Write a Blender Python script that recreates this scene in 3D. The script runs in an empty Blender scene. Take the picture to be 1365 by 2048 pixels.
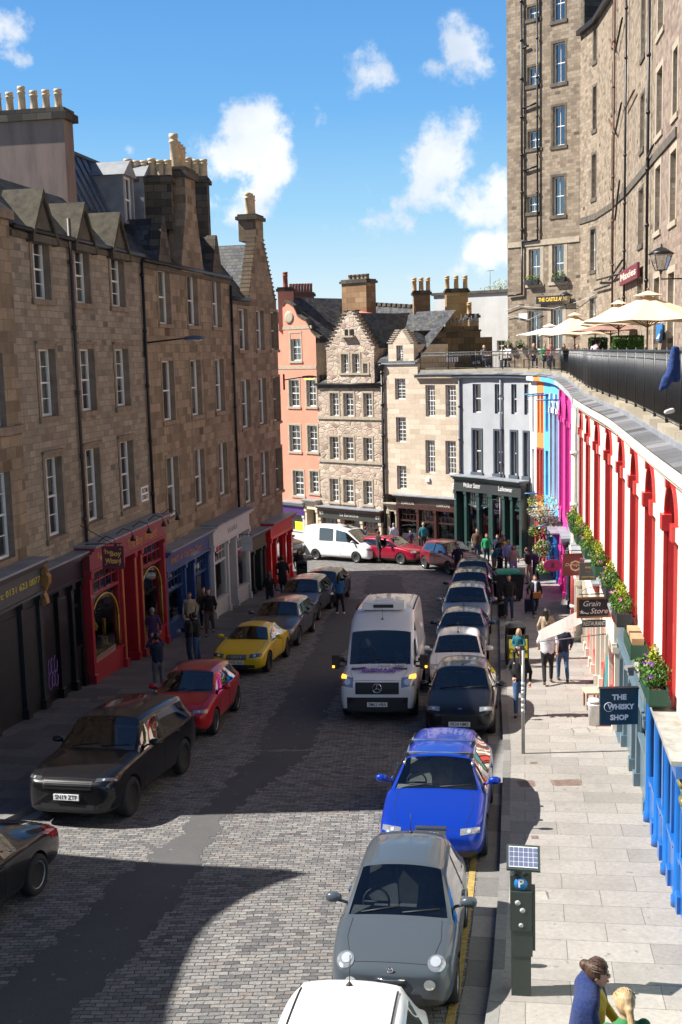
import bpy, bmesh, math, random
from mathutils import Vector, Matrix, Quaternion
from mathutils.bvhtree import BVHTree
random.seed(7)
rad = math.radians
S = bpy.context.scene
COL = S.collection
# ---------------------------------------------------------------- camera
FPX = 2287.0; PITCH = rad(7.9); ROLL = rad(1.46); EYE = Vector((0, 0, 10))
_f = Vector((0, math.cos(PITCH), -math.sin(PITCH)))
_d = Vector((0, -math.sin(PITCH), -math.cos(PITCH)))
_r = Vector((1, 0, 0))
_R = _r*math.cos(ROLL) + _d*math.sin(ROLL)
_D = _d*math.cos(ROLL) - _r*math.sin(ROLL)
cd = bpy.data.cameras.new('camera'); cam = bpy.data.objects.new('camera', cd); COL.objects.link(cam)
cd.sensor_fit = 'VERTICAL'; cd.sensor_height = 36; cd.sensor_width = 24
cd.lens = FPX*36/2048; cd.clip_start = 0.1; cd.clip_end = 5000
_m = Matrix((_R, -_D, -_f)).transposed().to_4x4(); _m.translation = EYE
cam.matrix_world = _m
S.camera = cam
# ---------------------------------------------------------------- light
SUN_EL = 46.0; SUN_AZ = 180.0          # the sun stands to the left (-X) of the street
sv = Vector((math.cos(rad(SUN_EL))*math.cos(rad(SUN_AZ)), math.cos(rad(SUN_EL))*math.sin(rad(SUN_AZ)), math.sin(rad(SUN_EL))))
sl = bpy.data.lights.new('sun', 'SUN'); sl.energy = 5.0; sl.angle = rad(0.5); sl.color = (1, .955, .89)
so = bpy.data.objects.new('sun', sl); COL.objects.link(so); so.rotation_euler = sv.to_track_quat('Z', 'Y').to_euler()
S.view_settings.view_transform = 'Standard'; S.view_settings.look = 'None'
S.view_settings.exposure = 1.1; S.view_settings.gamma = 1
W = bpy.data.worlds.new('World'); S.world = W; W.use_nodes = True
def ray(x, y): return _f + _R*((x-682.5)/FPX) + _D*((y-1024)/FPX)
def atY(x, y, Y):
    v = ray(x, y); p = v*(Y/v.y) + EYE; return p
def atZ(x, y, z):
    v = ray(x, y); return v*((z-10)/v.z) + EYE
def gz(Y):
    if Y < 45: return 2.71 - .075*Y
    if Y < 75: return -.665 - .055*(Y-45)
    return -2.315 - .03*(min(Y, 120)-75)
def onG(x, y, off=0):
    v = ray(x, y); lo, hi = 5.0, 300.0
    for _ in range(50):
        m = (lo+hi)/2; z = 10 + v.z*m/v.y
        if z > gz(m)+off: lo = m
        else: hi = m
    p = v*(lo/v.y) + EYE; return p
# sky with broken cumulus, laid out by direction
def build_world():
    nt = W.node_tree; N = nt.nodes; L = nt.links; N.clear()
    def nd(t, **k):
        n = N.new(t)
        for a, b in k.items(): setattr(n, a, b)
        return n
    def mth(op, a, b=None, c=None):
        n = nd('ShaderNodeMath', operation=op)
        for i, v in enumerate((a, b, c)):
            if v is None: continue
            if isinstance(v, (int, float)): n.inputs[i].default_value = v
            else: L.new(v, n.inputs[i])
        return n.outputs[0]
    sky = nd('ShaderNodeTexSky', sky_type='NISHITA', sun_disc=False)
    sky.sun_elevation = rad(SUN_EL); sky.sun_rotation = rad(270); sky.air_density = 1.15; sky.dust_density = .35; sky.ozone_density = 2.2; sky.altitude = 50
    tc = nd('ShaderNodeTexCoord')
    gen = tc.outputs['Generated']
    # bend the direction with noise so blob edges billow
    n1 = nd('ShaderNodeTexNoise'); n1.inputs['Scale'].default_value = 16; n1.inputs['Detail'].default_value = 9; n1.inputs['Roughness'].default_value = .68
    L.new(gen, n1.inputs['Vector']); n1.inputs['Scale'].default_value = 19; n1.inputs['Detail'].default_value = 14; n1.inputs['Roughness'].default_value = .62
    n2 = nd('ShaderNodeTexNoise'); n2.inputs['Scale'].default_value = 7; n2.inputs['Detail'].default_value = 4
    L.new(gen, n2.inputs['Vector'])
    total = None
    for (px, py, rx, ry, amp) in CLOUDS:
        d = ray(px, py).normalized(); right = _R; up = _D
        vr = nd('ShaderNodeVectorMath', operation='DOT_PRODUCT'); L.new(gen, vr.inputs[0]); vr.inputs[1].default_value = right
        vu = nd('ShaderNodeVectorMath', operation='DOT_PRODUCT'); L.new(gen, vu.inputs[0]); vu.inputs[1].default_value = up
        vf = nd('ShaderNodeVectorMath', operation='DOT_PRODUCT'); L.new(gen, vf.inputs[0]); vf.inputs[1].default_value = d
        a = mth('MULTIPLY', mth('SUBTRACT', vr.outputs['Value'], d.dot(right)), FPX/rx)
        b = mth('MULTIPLY', mth('SUBTRACT', vu.outputs['Value'], d.dot(up)), FPX/ry)
        q = mth('ADD', mth('MULTIPLY', a, a), mth('MULTIPLY', b, b))
        g = mth('MULTIPLY', mth('EXPONENT', mth('MULTIPLY', q, -.72)), amp)
        g = mth('MULTIPLY', g, mth('GREATER_THAN', vf.outputs['Value'], .3))
        total = g if total is None else mth('MAXIMUM', total, g)
    bk = mth('MULTIPLY', mth('SUBTRACT', n2.outputs['Fac'], .60), .0)
    dens = mth('ADD', mth('ADD', total, bk), mth('MULTIPLY', mth('SUBTRACT', n1.outputs['Fac'], .5), 2.6))
    mr = nd('ShaderNodeMapRange', interpolation_type='SMOOTHSTEP'); mr.inputs['From Min'].default_value = .50; mr.inputs['From Max'].default_value = 1.0
    L.new(dens, mr.inputs['Value'])
    gate = nd('ShaderNodeMapRange'); gate.inputs['From Min'].default_value = .1; gate.inputs['From Max'].default_value = .34; L.new(total, gate.inputs['Value'])
    fac = mth('MULTIPLY', mth('MULTIPLY', mr.outputs[0], gate.outputs[0]), .93)
    # cloud tone : bright body, slightly grey folds
    cr = nd('ShaderNodeValToRGB'); cr.color_ramp.elements[0].position = .38; cr.color_ramp.elements[0].color = (5.6, 6.3, 7.3, 1); cr.color_ramp.elements[1].position = .62; cr.color_ramp.elements[1].color = (8.6, 8.7, 8.8, 1)
    n3 = nd('ShaderNodeTexNoise'); n3.inputs['Scale'].default_value = 11; n3.inputs['Detail'].default_value = 6; L.new(gen, n3.inputs['Vector'])
    L.new(n3.outputs['Fac'], cr.inputs[0])
    sx = nd('ShaderNodeSeparateXYZ'); L.new(gen, sx.inputs[0])
    er = nd('ShaderNodeValToRGB'); e = er.color_ramp.elements
    while len(e) < 7: e.new(.5)
    for q, (p, col) in zip(e, [(0, (5.8, 7.2, 8.0)), (.05, (5.4, 7.1, 8.2)), (.12, (2.7, 5.5, 8.0)), (.20, (1.2, 3.8, 7.5)), (.30, (.7, 2.8, 6.7)), (.45, (.25, .8, 2.2)), (1, (.12, .42, 1.3))]): q.position = p; q.color = col+(1,)
    L.new(sx.outputs['Z'], er.inputs[0])
    hs = nd('ShaderNodeMix', data_type='RGBA'); hs.inputs['Factor'].default_value = .8; L.new(sky.outputs[0], hs.inputs['A']); L.new(er.outputs[0], hs.inputs['B'])
    mx = nd('ShaderNodeMix', data_type='RGBA'); L.new(fac, mx.inputs['Factor']); L.new(hs.outputs['Result'], mx.inputs['A']); L.new(cr.outputs[0], mx.inputs['B'])
    bg = nd('ShaderNodeBackground'); bg.inputs['Strength'].default_value = .0605; L.new(mx.outputs['Result'], bg.inputs['Color'])
    out = nd('ShaderNodeOutputWorld'); L.new(bg.outputs[0], out.inputs[0])
CLOUDS = [(500, 265, 70, 60, 1.0), (545, 330, 75, 90, 1.0), (440, 330, 90, 70, .9), (470, 410, 90, 60, .95), (400, 300, 60, 30, .6), (265, 305, 28, 22, .75),
          (735, 150, 60, 50, .9), (690, 185, 40, 30, .7), (637, 235, 22, 30, .65), (745, 120, 40, 30, .8),
          (925, 100, 62, 60, .95), (915, 25, 45, 45, .85), (880, 130, 30, 25, .8),
          (900, 320, 75, 85, 1.05), (860, 400, 110, 55, 1.0), (960, 400, 90, 75, 1.0), (800, 440, 120, 35, .85), (690, 455, 60, 22, .7), (965, 490, 70, 45, .9), (940, 545, 60, 26, .6), (990, 355, 50, 40, .8),
          (10, 50, 40, 40, .8), (45, 118, 45, 22, .7), (560, 480, 120, 22, .45), (760, 560, 200, 22, .42)]
build_world()
# ---------------------------------------------------------------- objects, tags
def tag(o, label=None, cat=None, group=None, kind=None):
    if label: o['label'] = label
    if cat: o['category'] = cat
    if group: o['group'] = group
    if kind: o['kind'] = kind
    return o
def wloc(o):
    v = Vector((0, 0, 0))
    while o is not None: v = v + o.location; o = o.parent
    return v
def thing(name, label, cat, loc=(0, 0, 0), group=None, kind=None):
    o = bpy.data.objects.new(name, None); COL.objects.link(o); o.location = loc; o.empty_display_size = .2
    return tag(o, label, cat, group, kind)
def copy_tree(o, parent=None):
    c = o.copy(); COL.objects.link(c)
    if parent is not None: c.parent = parent
    for ch in [x for x in bpy.data.objects if x.parent == o]: copy_tree(ch, c)
    return c
class MB:
    """mesh builder: world (or local) coordinates, a material slot per face, UVs in metres"""
    def __init__(s): s.v = []; s.f = []; s.m = []; s.uv = []; s.sm = []
    def face(s, pts, mat=0, uv=None, smooth=False):
        b = len(s.v); s.v += [Vector(p) for p in pts]; s.f.append(list(range(b, b+len(pts)))); s.m.append(mat); s.uv.append(uv); s.sm.append(smooth)
    def mesh(s, verts, faces, mat=0, smooth=False):
        b = len(s.v); s.v += [Vector(p) for p in verts]
        for f in faces: s.f.append([b+i for i in f]); s.m.append(mat); s.uv.append(None); s.sm.append(smooth)
    def box(s, c, size, mat=0, ax=None, rz=0):
        """box centred at c; ax = (x,y,z) axes or rz rotation"""
        c = Vector(c); hx, hy, hz = [q/2 for q in size]
        if ax is None:
            cc, ss = math.cos(rz), math.sin(rz); ax = (Vector((cc, ss, 0)), Vector((-ss, cc, 0)), Vector((0, 0, 1)))
        X, Y, Z = ax
        V = [c+X*(a*hx)+Y*(b*hy)+Z*(d*hz) for a in (-1, 1) for b in (-1, 1) for d in (-1, 1)]
        F = [(0, 1, 3, 2), (4, 6, 7, 5), (0, 4, 5, 1), (2, 3, 7, 6), (0, 2, 6, 4), (1, 5, 7, 3)]
        if X.cross(Y).dot(Z) < 0: F = [tuple(reversed(f)) for f in F]
        s.mesh(V, F, mat)
    def tube(s, pts, r, n=8, mat=0, caps=True, smooth=True):
        pts = [Vector(p) for p in pts]; rr = r if isinstance(r, (list, tuple)) else [r]*len(pts)
        V = []; F = []; prev = None
        for i, p in enumerate(pts):
            t = (pts[min(i+1, len(pts)-1)]-pts[max(i-1, 0)])
            if t.length < 1e-9: t = Vector((0, 0, 1))
            t.normalize()
            if prev is None:
                a = t.orthogonal().normalized()
            else:
                a = prev - t*prev.dot(t)
                a = a.normalized() if a.length > 1e-6 else t.orthogonal().normalized()
            prev = a; b = t.cross(a)
            for k in range(n):
                an = 2*math.pi*k/n; V.append(p+(a*math.cos(an)+b*math.sin(an))*rr[i])
        for i in range(len(pts)-1):
            for k in range(n):
                k2 = (k+1) % n; F.append((i*n+k, i*n+k2, (i+1)*n+k2, (i+1)*n+k))
        if caps: F.append(tuple(reversed(range(n)))); F.append(tuple(range((len(pts)-1)*n, len(pts)*n)))
        s.mesh(V, F, mat, smooth)
    def lathe(s, prof, c=(0, 0, 0), n=16, mat=0, ax=None, smooth=True):
        """prof: (radius, height) pairs round the Z axis (or ax)"""
        c = Vector(c); X, Y, Z = ax if ax else (Vector((1, 0, 0)), Vector((0, 1, 0)), Vector((0, 0, 1)))
        V = []; F = []
        for (r, h) in prof:
            for k in range(n):
                a = 2*math.pi*k/n; V.append(c+X*(r*math.cos(a))+Y*(r*math.sin(a))+Z*h)
        for i in range(len(prof)-1):
            for k in range(n):
                k2 = (k+1) % n; F.append((i*n+k, i*n+k2, (i+1)*n+k2, (i+1)*n+k))
        if prof[0][0] > 1e-4: F.append(tuple(reversed(range(n))))
        if prof[-1][0] > 1e-4: F.append(tuple(range((len(prof)-1)*n, len(prof)*n)))
        s.mesh(V, F, mat, smooth)
    def extrude(s, poly, vec, mat=0, side=None):
        """closed solid: polygon (3D pts) swept by vec"""
        vec = Vector(vec); P = [Vector(p) for p in poly]; n = len(P)
        nrm = Vector((0, 0, 0))
        for i in range(n): nrm += (P[i]-P[0]).cross(P[(i+1) % n]-P[0])
        if nrm.dot(vec) > 0: P.reverse()
        s.face(P, mat); s.face([p+vec for p in reversed(P)], mat)
        for i in range(n):
            a, b = P[i], P[(i+1) % n]; s.face([b, a, a+vec, b+vec], mat if side is None else side)
    def add(s, o, M=None):
        b = len(s.v); s.v += [(M @ v if M else v.copy()) for v in o.v]
        for f, m, u, k in zip(o.f, o.m, o.uv, o.sm): s.f.append([b+i for i in f]); s.m.append(m); s.uv.append(u); s.sm.append(k)
    def build(s, name, mats, parent=None, smooth=None, local=False):
        if not isinstance(mats, (list, tuple)): mats = [mats]
        off = Vector((0, 0, 0)) if (parent is None or local) else wloc(parent)
        me = bpy.data.meshes.new(name); me.from_pydata([v-off for v in s.v], [], s.f)
        for m in mats: me.materials.append(m)
        uvl = me.uv_layers.new(name='uv').data
        for p, m, u, k in zip(me.polygons, s.m, s.uv, s.sm):
            p.material_index = min(m, len(mats)-1); p.use_smooth = k if smooth is None else smooth
            if u is not None:
                for li, q in zip(p.loop_indices, u): uvl[li].uv = q
            else:
                n = p.normal
                if abs(n.z) > .75:
                    for li in p.loop_indices: c = me.vertices[me.loops[li].vertex_index].co + off; uvl[li].uv = (c.x, c.y)
                else:
                    t = Vector((-n.y, n.x)); t = t.normalized() if t.length > 1e-6 else Vector((1, 0))
                    for li in p.loop_indices: c = me.vertices[me.loops[li].vertex_index].co + off; uvl[li].uv = (c.x*t.x+c.y*t.y, c.z)
        me.update()
        o = bpy.data.objects.new(name, me); COL.objects.link(o)
        if parent is not None: o.parent = parent
        return o
WS_ = bpy.data.scenes.new('work')      # a small side scene so that evaluating one mesh does not update everything
def evalmesh(o, others=()):
    for q in (o,)+tuple(others): WS_.collection.objects.link(q)
    vl = WS_.view_layers[0]; vl.update(); dg = vl.depsgraph; dg.update()
    me = bpy.data.meshes.new_from_object(o.evaluated_get(dg), preserve_all_data_layers=True, depsgraph=dg)
    for q in (o,)+tuple(others): WS_.collection.objects.unlink(q)
    return me
def text_mesh(s, size=1, extrude=.004, bold=0.0, space=1.0, shear=0, res=2):
    cu = bpy.data.curves.new('t', 'FONT'); cu.body = s; cu.size = size; cu.extrude = extrude; cu.offset = bold; cu.resolution_u = res
    cu.space_character = space; cu.shear = shear; cu.align_x = 'CENTER'; cu.align_y = 'CENTER'
    o = bpy.data.objects.new('t', cu)
    me = evalmesh(o); bpy.data.objects.remove(o, do_unlink=True); bpy.data.curves.remove(cu); return me
def text(s, parent, M, size, mat, extrude=.004, bold=0.0, space=1.0, shear=0, name='lettering', fit=None, label=None):
    """M: world matrix of the text plane (x right, y up, z toward reader); fit = target width"""
    if not s: return None
    me = text_mesh(s, size, extrude, bold, space, shear)
    if fit:
        xs = [v.co.x for v in me.vertices]; k = fit/max(1e-6, max(xs)-min(xs))
        for v in me.vertices: v.co.x *= k
    me.transform(M); off = wloc(parent) if parent else Vector((0, 0, 0)); me.transform(Matrix.Translation(-off))
    me.materials.clear(); me.materials.append(mat)
    o = bpy.data.objects.new(name, me); COL.objects.link(o); o.parent = parent
    return o
def frame_matrix(o, x, y):
    x = Vector(x).normalized(); y = Vector(y).normalized(); z = x.cross(y)
    m = Matrix((x, y, z)).transposed().to_4x4(); m.translation = Vector(o); return m
# ---------------------------------------------------------------- materials
_mc = {}
class NT:
    def __init__(s, name):
        s.m = bpy.data.materials.new(name); s.m.use_nodes = True; s.t = s.m.node_tree; s.N = s.t.nodes; s.L = s.t.links
        s.b = s.N['Principled BSDF']
    def n(s, t, **k):
        x = s.N.new(t)
        for a, b in k.items():
            if a.startswith('i_'):
                key = a[2:].replace('_', ' '); x.inputs[key].default_value = b
            else: setattr(x, a, b)
        return x
    def l(s, a, b): s.L.new(a, b)
    def math(s, op, a, b=None):
        n = s.n('ShaderNodeMath', operation=op)
        for i, v in enumerate((a, b)):
            if v is None: continue
            if isinstance(v, (int, float)): n.inputs[i].default_value = v
            else: s.l(v, n.inputs[i])
        return n.outputs[0]
    def mix(s, fac, a, b, mode='MIX'):
        n = s.n('ShaderNodeMix', data_type='RGBA', blend_type=mode)
        for k, v in (('Factor', fac), ('A', a), ('B', b)):
            if isinstance(v, (int, float)): n.inputs[k].default_value = v
            elif isinstance(v, tuple): n.inputs[k].default_value = v if len(v) == 4 else v+(1,)
            else: s.l(v, n.inputs[k])
        return n.outputs['Result']
    def ramp(s, inp, stops):
        r = s.n('ShaderNodeValToRGB'); e = r.color_ramp.elements
        while len(e) < len(stops): e.new(.5)
        for q, (p, c) in zip(e, stops): q.position = p; q.color = c if len(c) == 4 else tuple(c)+(1,)
        s.l(inp, r.inputs[0]); return r.outputs[0]
    def noise(s, vec, scale, detail=4, rough=.6):
        n = s.n('ShaderNodeTexNoise'); n.inputs['Scale'].default_value = scale; n.inputs['Detail'].default_value = detail; n.inputs['Roughness'].default_value = rough
        s.l(vec, n.inputs['Vector']); return n.outputs['Fac']
    def bump(s, h, strength=.3, dist=.01, prev=None):
        b = s.n('ShaderNodeBump'); b.inputs['Strength'].default_value = strength; b.inputs['Distance'].default_value = dist; s.l(h, b.inputs['Height'])
        if prev is not None: s.l(prev, b.inputs['Normal'])
        return b.outputs[0]
    def geo(s): return s.n('ShaderNodeNewGeometry').outputs['Position']
    def uv(s): return s.n('ShaderNodeTexCoord').outputs['UV']
    def setb(s, **k):
        for a, b in k.items():
            key = a.replace('_', ' ')
            if hasattr(b, 'links') or isinstance(b, bpy.types.NodeSocket): s.l(b, s.b.inputs[key])
            else: s.b.inputs[key].default_value = (b+(1,)) if isinstance(b, tuple) and len(b) == 3 else b
def plain(name, col, rough=.6, metal=0, var=.12, scale=3, bump=0, coat=0, spec=.5, emit=None):
    if name in _mc: return _mc[name]
    t = NT(name); g = t.geo()
    if var > 0:
        nz = t.noise(g, scale, 6, .65)
        c = t.ramp(nz, [(.3, tuple(x*(1-var) for x in col)), (.7, tuple(min(1, x*(1+var)) for x in col))]); t.setb(Base_Color=c)
    else: t.setb(Base_Color=tuple(col))
    t.setb(Roughness=rough, Metallic=metal, Coat_Weight=coat, Specular_IOR_Level=spec)
    if coat: t.setb(Coat_Roughness=.03)
    if bump: t.setb(Normal=t.bump(t.noise(g, scale*12, 4), bump, .004))
    if emit: t.setb(Emission_Color=tuple(col), Emission_Strength=emit)
    _mc[name] = t.m; return t.m
def ashlar(name, c1, c2, mortar, bw=.62, bh=.30, stain=.5, dark=(.06, .05, .045), patch=None, rough=.9, mort=.012, zst=None):
    """squared stone in courses; every block its own tone, sooty stains and streaks"""
    if name in _mc: return _mc[name]
    t = NT(name); uv = t.uv(); g = t.geo()
    br = t.n('ShaderNodeTexBrick', offset=.5, squash=1.0)
    for k, v in (('Scale', 1), ('Brick Width', bw), ('Row Height', bh), ('Mortar Size', mort), ('Mortar Smooth', .3), ('Bias', 0)): br.inputs[k].default_value = v
    # jitter lookups slightly so joints are not ruler straight
    nj = t.n('ShaderNodeTexNoise'); nj.inputs['Scale'].default_value = 2.2; t.l(uv, nj.inputs['Vector'])
    vm = t.n('ShaderNodeVectorMath', operation='MULTIPLY_ADD'); t.l(nj.outputs['Color'], vm.inputs[0]); vm.inputs[1].default_value = (.03, .03, 0); t.l(uv, vm.inputs[2])
    t.l(vm.outputs[0], br.inputs['Vector'])
    br.inputs['Color1'].default_value = (0, 0, 0, 1); br.inputs['Color2'].default_value = (1, 1, 1, 1); br.inputs['Mortar'].default_value = (.5, .5, .5, 1)
    mid = tuple((a+b)/2 for a, b in zip(c1, c2))
    extra = patch or tuple(x*.62 for x in c1)
    bc = t.ramp(br.outputs['Color'], [(0, tuple(x*.88 for x in c1)), (.12, c1), (.45, mid), (.82, c2), (.95, tuple(min(1, x*1.05) for x in c2)), (1, extra)])
    fine = t.noise(g, 9, 7, .7)
    c = t.mix(.35, bc, t.ramp(fine, [(.3, (.32, .3, .28)), (.7, (.72, .7, .68))]), 'OVERLAY')
    big = t.noise(g, .55, 5, .62)
    st = t.ramp(big, [(.5, (0, 0, 0)), (.72, (1, 1, 1))])
    # vertical streaks
    mp = t.n('ShaderNodeMapping'); mp.inputs['Scale'].default_value = (2.4, 2.4, .16); t.l(g, mp.inputs['Vector'])
    sk = t.ramp(t.noise(mp.outputs[0], 1.4, 5, .6), [(.52, (0, 0, 0)), (.74, (1, 1, 1))])
    fac = t.math('MULTIPLY', t.math('MAXIMUM', st, sk), stain)
    c = t.mix(fac, c, t.mix(.5, dark, bc, 'MIX'))
    c = t.mix(t.math('MULTIPLY', br.outputs['Fac'], .8), c, mortar)
    t.setb(Base_Color=c, Roughness=rough, Specular_IOR_Level=.25)
    h = t.math('SUBTRACT', t.math('MULTIPLY', fine, .5), br.outputs['Fac'])
    t.setb(Normal=t.bump(h, .55, .014)); _mc[name] = t.m; return t.m
def rubble(name, cols, mortar, sc=(2.6, 4.2), stain=.4):
    if name in _mc: return _mc[name]
    t = NT(name); uv = t.uv(); g = t.geo()
    mp = t.n('ShaderNodeMapping'); mp.inputs['Scale'].default_value = (sc[0], sc[1], 1); t.l(uv, mp.inputs['Vector'])
    vo = t.n('ShaderNodeTexVoronoi', feature='F1'); vo.inputs['Scale'].default_value = 1; vo.inputs['Randomness'].default_value = .85; t.l(mp.outputs[0], vo.inputs['Vector'])
    ve = t.n('ShaderNodeTexVoronoi', feature='DISTANCE_TO_EDGE'); ve.inputs['Scale'].default_value = 1; ve.inputs['Randomness'].default_value = .85; t.l(mp.outputs[0], ve.inputs['Vector'])
    sp = t.n('ShaderNodeSeparateColor'); t.l(vo.outputs['Color'], sp.inputs[0])
    c = t.ramp(sp.outputs[0], [(i/(len(cols)-1), q) for i, q in enumerate(cols)])
    fine = t.noise(g, 8, 7, .7); c = t.mix(.4, c, t.ramp(fine, [(.3, (.3, .3, .3)), (.7, (.72, .7, .68))]), 'OVERLAY')
    ed = t.ramp(ve.outputs[0], [(.02, (1, 1, 1)), (.09, (0, 0, 0))])
    c = t.mix(t.math('MULTIPLY', ed, .85), c, mortar)
    st = t.ramp(t.noise(g, .6, 5), [(.5, (0, 0, 0)), (.75, (1, 1, 1))]); c = t.mix(t.math('MULTIPLY', st, stain), c, (.1, .085, .07))
    t.setb(Base_Color=c, Roughness=.92, Specular_IOR_Level=.2); t.setb(Normal=t.bump(t.math('SUBTRACT', t.math('MULTIPLY', fine, .6), ed), .8, .03))
    _mc[name] = t.m; return t.m
def plaster(name, col, dirt=(.25, .23, .2), amt=.35, rough=.8):
    if name in _mc: return _mc[name]
    t = NT(name); g = t.geo()
    mp = t.n('ShaderNodeMapping'); mp.inputs['Scale'].default_value = (1.6, 1.6, .25); t.l(g, mp.inputs['Vector'])
    a = t.ramp(t.noise(mp.outputs[0], 1.3, 6, .65), [(.45, (0, 0, 0)), (.75, (1, 1, 1))]); b = t.noise(g, 1.2, 6, .6)
    c = t.ramp(b, [(.3, tuple(x*.9 for x in col)), (.7, tuple(min(1, x*1.06) for x in col))])
    c = t.mix(t.math('MULTIPLY', a, amt), c, dirt); t.setb(Base_Color=c, Roughness=rough, Specular_IOR_Level=.3)
    t.setb(Normal=t.bump(t.noise(g, 30, 5), .25, .004)); _mc[name] = t.m; return t.m
def tiles(name, c1, c2, gap, bw, bh, mort=.006, rough=.7, bump=.5, dist=.012, moss=None, jit=.02, spec=.4, off=.5, noise_amt=.35, vary=.3):
    if name in _mc: return _mc[name]
    t = NT(name); uv = t.uv(); g = t.geo()
    nj = t.n('ShaderNodeTexNoise'); nj.inputs['Scale'].default_value = 2.5; nj.inputs['Detail'].default_value = 3; t.l(uv, nj.inputs['Vector'])
    vm = t.n('ShaderNodeVectorMath', operation='MULTIPLY_ADD'); t.l(nj.outputs['Color'], vm.inputs[0]); vm.inputs[1].default_value = (jit*2, jit*2, 0); t.l(uv, vm.inputs[2])
    br = t.n('ShaderNodeTexBrick', offset=off)
    for k, v in (('Scale', 1), ('Brick Width', bw), ('Row Height', bh), ('Mortar Size', mort), ('Mortar Smooth', .5), ('Bias', 0)): br.inputs[k].default_value = v
    br.inputs['Color1'].default_value = (0, 0, 0, 1); br.inputs['Color2'].default_value = (1, 1, 1, 1); t.l(vm.outputs[0], br.inputs['Vector'])
    c = t.ramp(br.outputs['Color'], [(0, tuple(x*(1-vary) for x in c1)), (.2, c1), (.8, c2), (1, tuple(min(1, x*(1+vary*.8)) for x in c2))])
    fine = t.noise(g, 14, 6, .7); c = t.mix(noise_amt, c, t.ramp(fine, [(.3, (.3, .3, .3)), (.7, (.7, .7, .7))]), 'OVERLAY')
    c = t.mix(br.outputs['Fac'], c, gap)
    if 'flags' in name:   # gum spots and damp stains
        c = t.mix(t.math('MULTIPLY', t.math('GREATER_THAN', t.noise(g, 9, 1, .4), .74), .45), c, (.06, .06, .06)); st = t.ramp(t.noise(g, .9, 7, .7), [(.48, (0, 0, 0)), (.7, (1, 1, 1))]); c = t.mix(t.math('MULTIPLY', st, .38), c, tuple(x*.55 for x in c1))
    if moss:
        mm = t.ramp(t.noise(g, 1.3, 6, .7), [(.5, (0, 0, 0)), (.66, (1, 1, 1))]); c = t.mix(t.math('MULTIPLY', mm, .7), c, moss)
    t.setb(Base_Color=c, Roughness=rough, Specular_IOR_Level=spec)
    h = t.math('SUBTRACT', t.math('MULTIPLY', fine, .35), br.outputs['Fac'])
    h = t.math('ADD', h, t.math('MULTIPLY', br.outputs['Color'], .25))
    t.setb(Normal=t.bump(h, bump, dist)); _mc[name] = t.m; return t.m
def glassy(name, tint=(.7, .75, .75), refl=.12, rough=.015):
    """window glass: see-through, with a mirror reflection rising at grazing angles"""
    if name in _mc: return _mc[name]
    t = NT(name); t.N.remove(t.b)
    tr = t.n('ShaderNodeBsdfTransparent'); tr.inputs[0].default_value = tint+(1,)
    gl = t.n('ShaderNodeBsdfGlossy'); gl.inputs['Roughness'].default_value = rough; gl.inputs['Color'].default_value = (.95, .97, 1, 1)
    fr = t.n('ShaderNodeFresnel'); fr.inputs[0].default_value = 1.55
    bn = t.bump(t.noise(t.geo(), 1.6, 2), .12, .02); t.l(bn, gl.inputs['Normal']) if not name.startswith('car') else None
    f = t.math('MINIMUM', t.math('ADD', t.math('MULTIPLY', fr.outputs[0], 1.6), refl), 1.0)
    mx = t.n('ShaderNodeMixShader'); t.l(f, mx.inputs[0]); t.l(tr.outputs[0], mx.inputs[1]); t.l(gl.outputs[0], mx.inputs[2])
    t.l(mx.outputs[0], t.N['Material Output'].inputs[0]); _mc[name] = t.m; return t.m
def carpaint(name, col, metallic=.35, flake=.0):
    if name in _mc: return _mc[name]
    t = NT(name); g = t.geo(); t.setb(Base_Color=tuple(col), Metallic=metallic, Roughness=.3, Coat_Weight=.65, Coat_Roughness=.015, Specular_IOR_Level=.25)
    d = t.ramp(t.noise(g, 2.5, 6, .7), [(.45, (.01, .01, .01)), (.85, (.045, .045, .045))]); sp = t.n('ShaderNodeSeparateColor'); t.l(d, sp.inputs[0]); t.l(sp.outputs[0], t.b.inputs['Coat Roughness'])
    _mc[name] = t.m; return t.m
def fabric(name, col, var=.2, sc=14):
    if name in _mc: return _mc[name]
    t = NT(name); g = t.n('ShaderNodeTexCoord').outputs['Object']; nz = t.noise(g, sc, 5, .7)
    c = t.ramp(nz, [(.3, tuple(x*(1-var) for x in col)), (.7, tuple(min(1, x*(1+var)) for x in col))])
    t.setb(Base_Color=c, Roughness=.88, Specular_IOR_Level=.2, Sheen_Weight=.15); t.setb(Normal=t.bump(nz, .6, .02)); _mc[name] = t.m; return t.m
BLACK = plain('black_iron', (.012, .012, .013), .42, var=.3)
DARK = plain('dark_void', (.006, .006, .006), .95, var=0)
WHITEP = plain('white_paint', (.78, .78, .76), .4, var=.05)
CREAMP = plain('cream_paint', (.74, .68, .56), .5, var=.07)
LEAD = plain('lead_sheet', (.26, .28, .31), .5, var=.25, scale=2, metal=.15)
SLATE = tiles('roof_slate', (.035, .036, .04), (.075, .077, .085), (.012, .012, .013), .26, .19, .008, .6, .8, .02, moss=(.09, .085, .05))
CLAY = plain('clay_pot', (.55, .42, .26), .8, var=.25, scale=5)
REDCLAY = plain('red_clay_pot', (.27, .07, .045), .8, var=.25, scale=5)
MOSS = plain('mossy_stone', (.062, .053, .036), .95, var=.5, scale=4, bump=.5)
SOOT = ashlar('sooty_stone', (.06, .052, .045), (.13, .11, .085), (.03, .028, .025), .5, .28, .5)
GLASS = glassy('window_glass', (.55, .6, .6), .20)
SHOPGLASS = glassy('shop_glass', (.7, .74, .73), .05)
CURTAIN = plain('curtain_cloth', (.62, .58, .48), .9, var=.15, scale=6)
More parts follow.
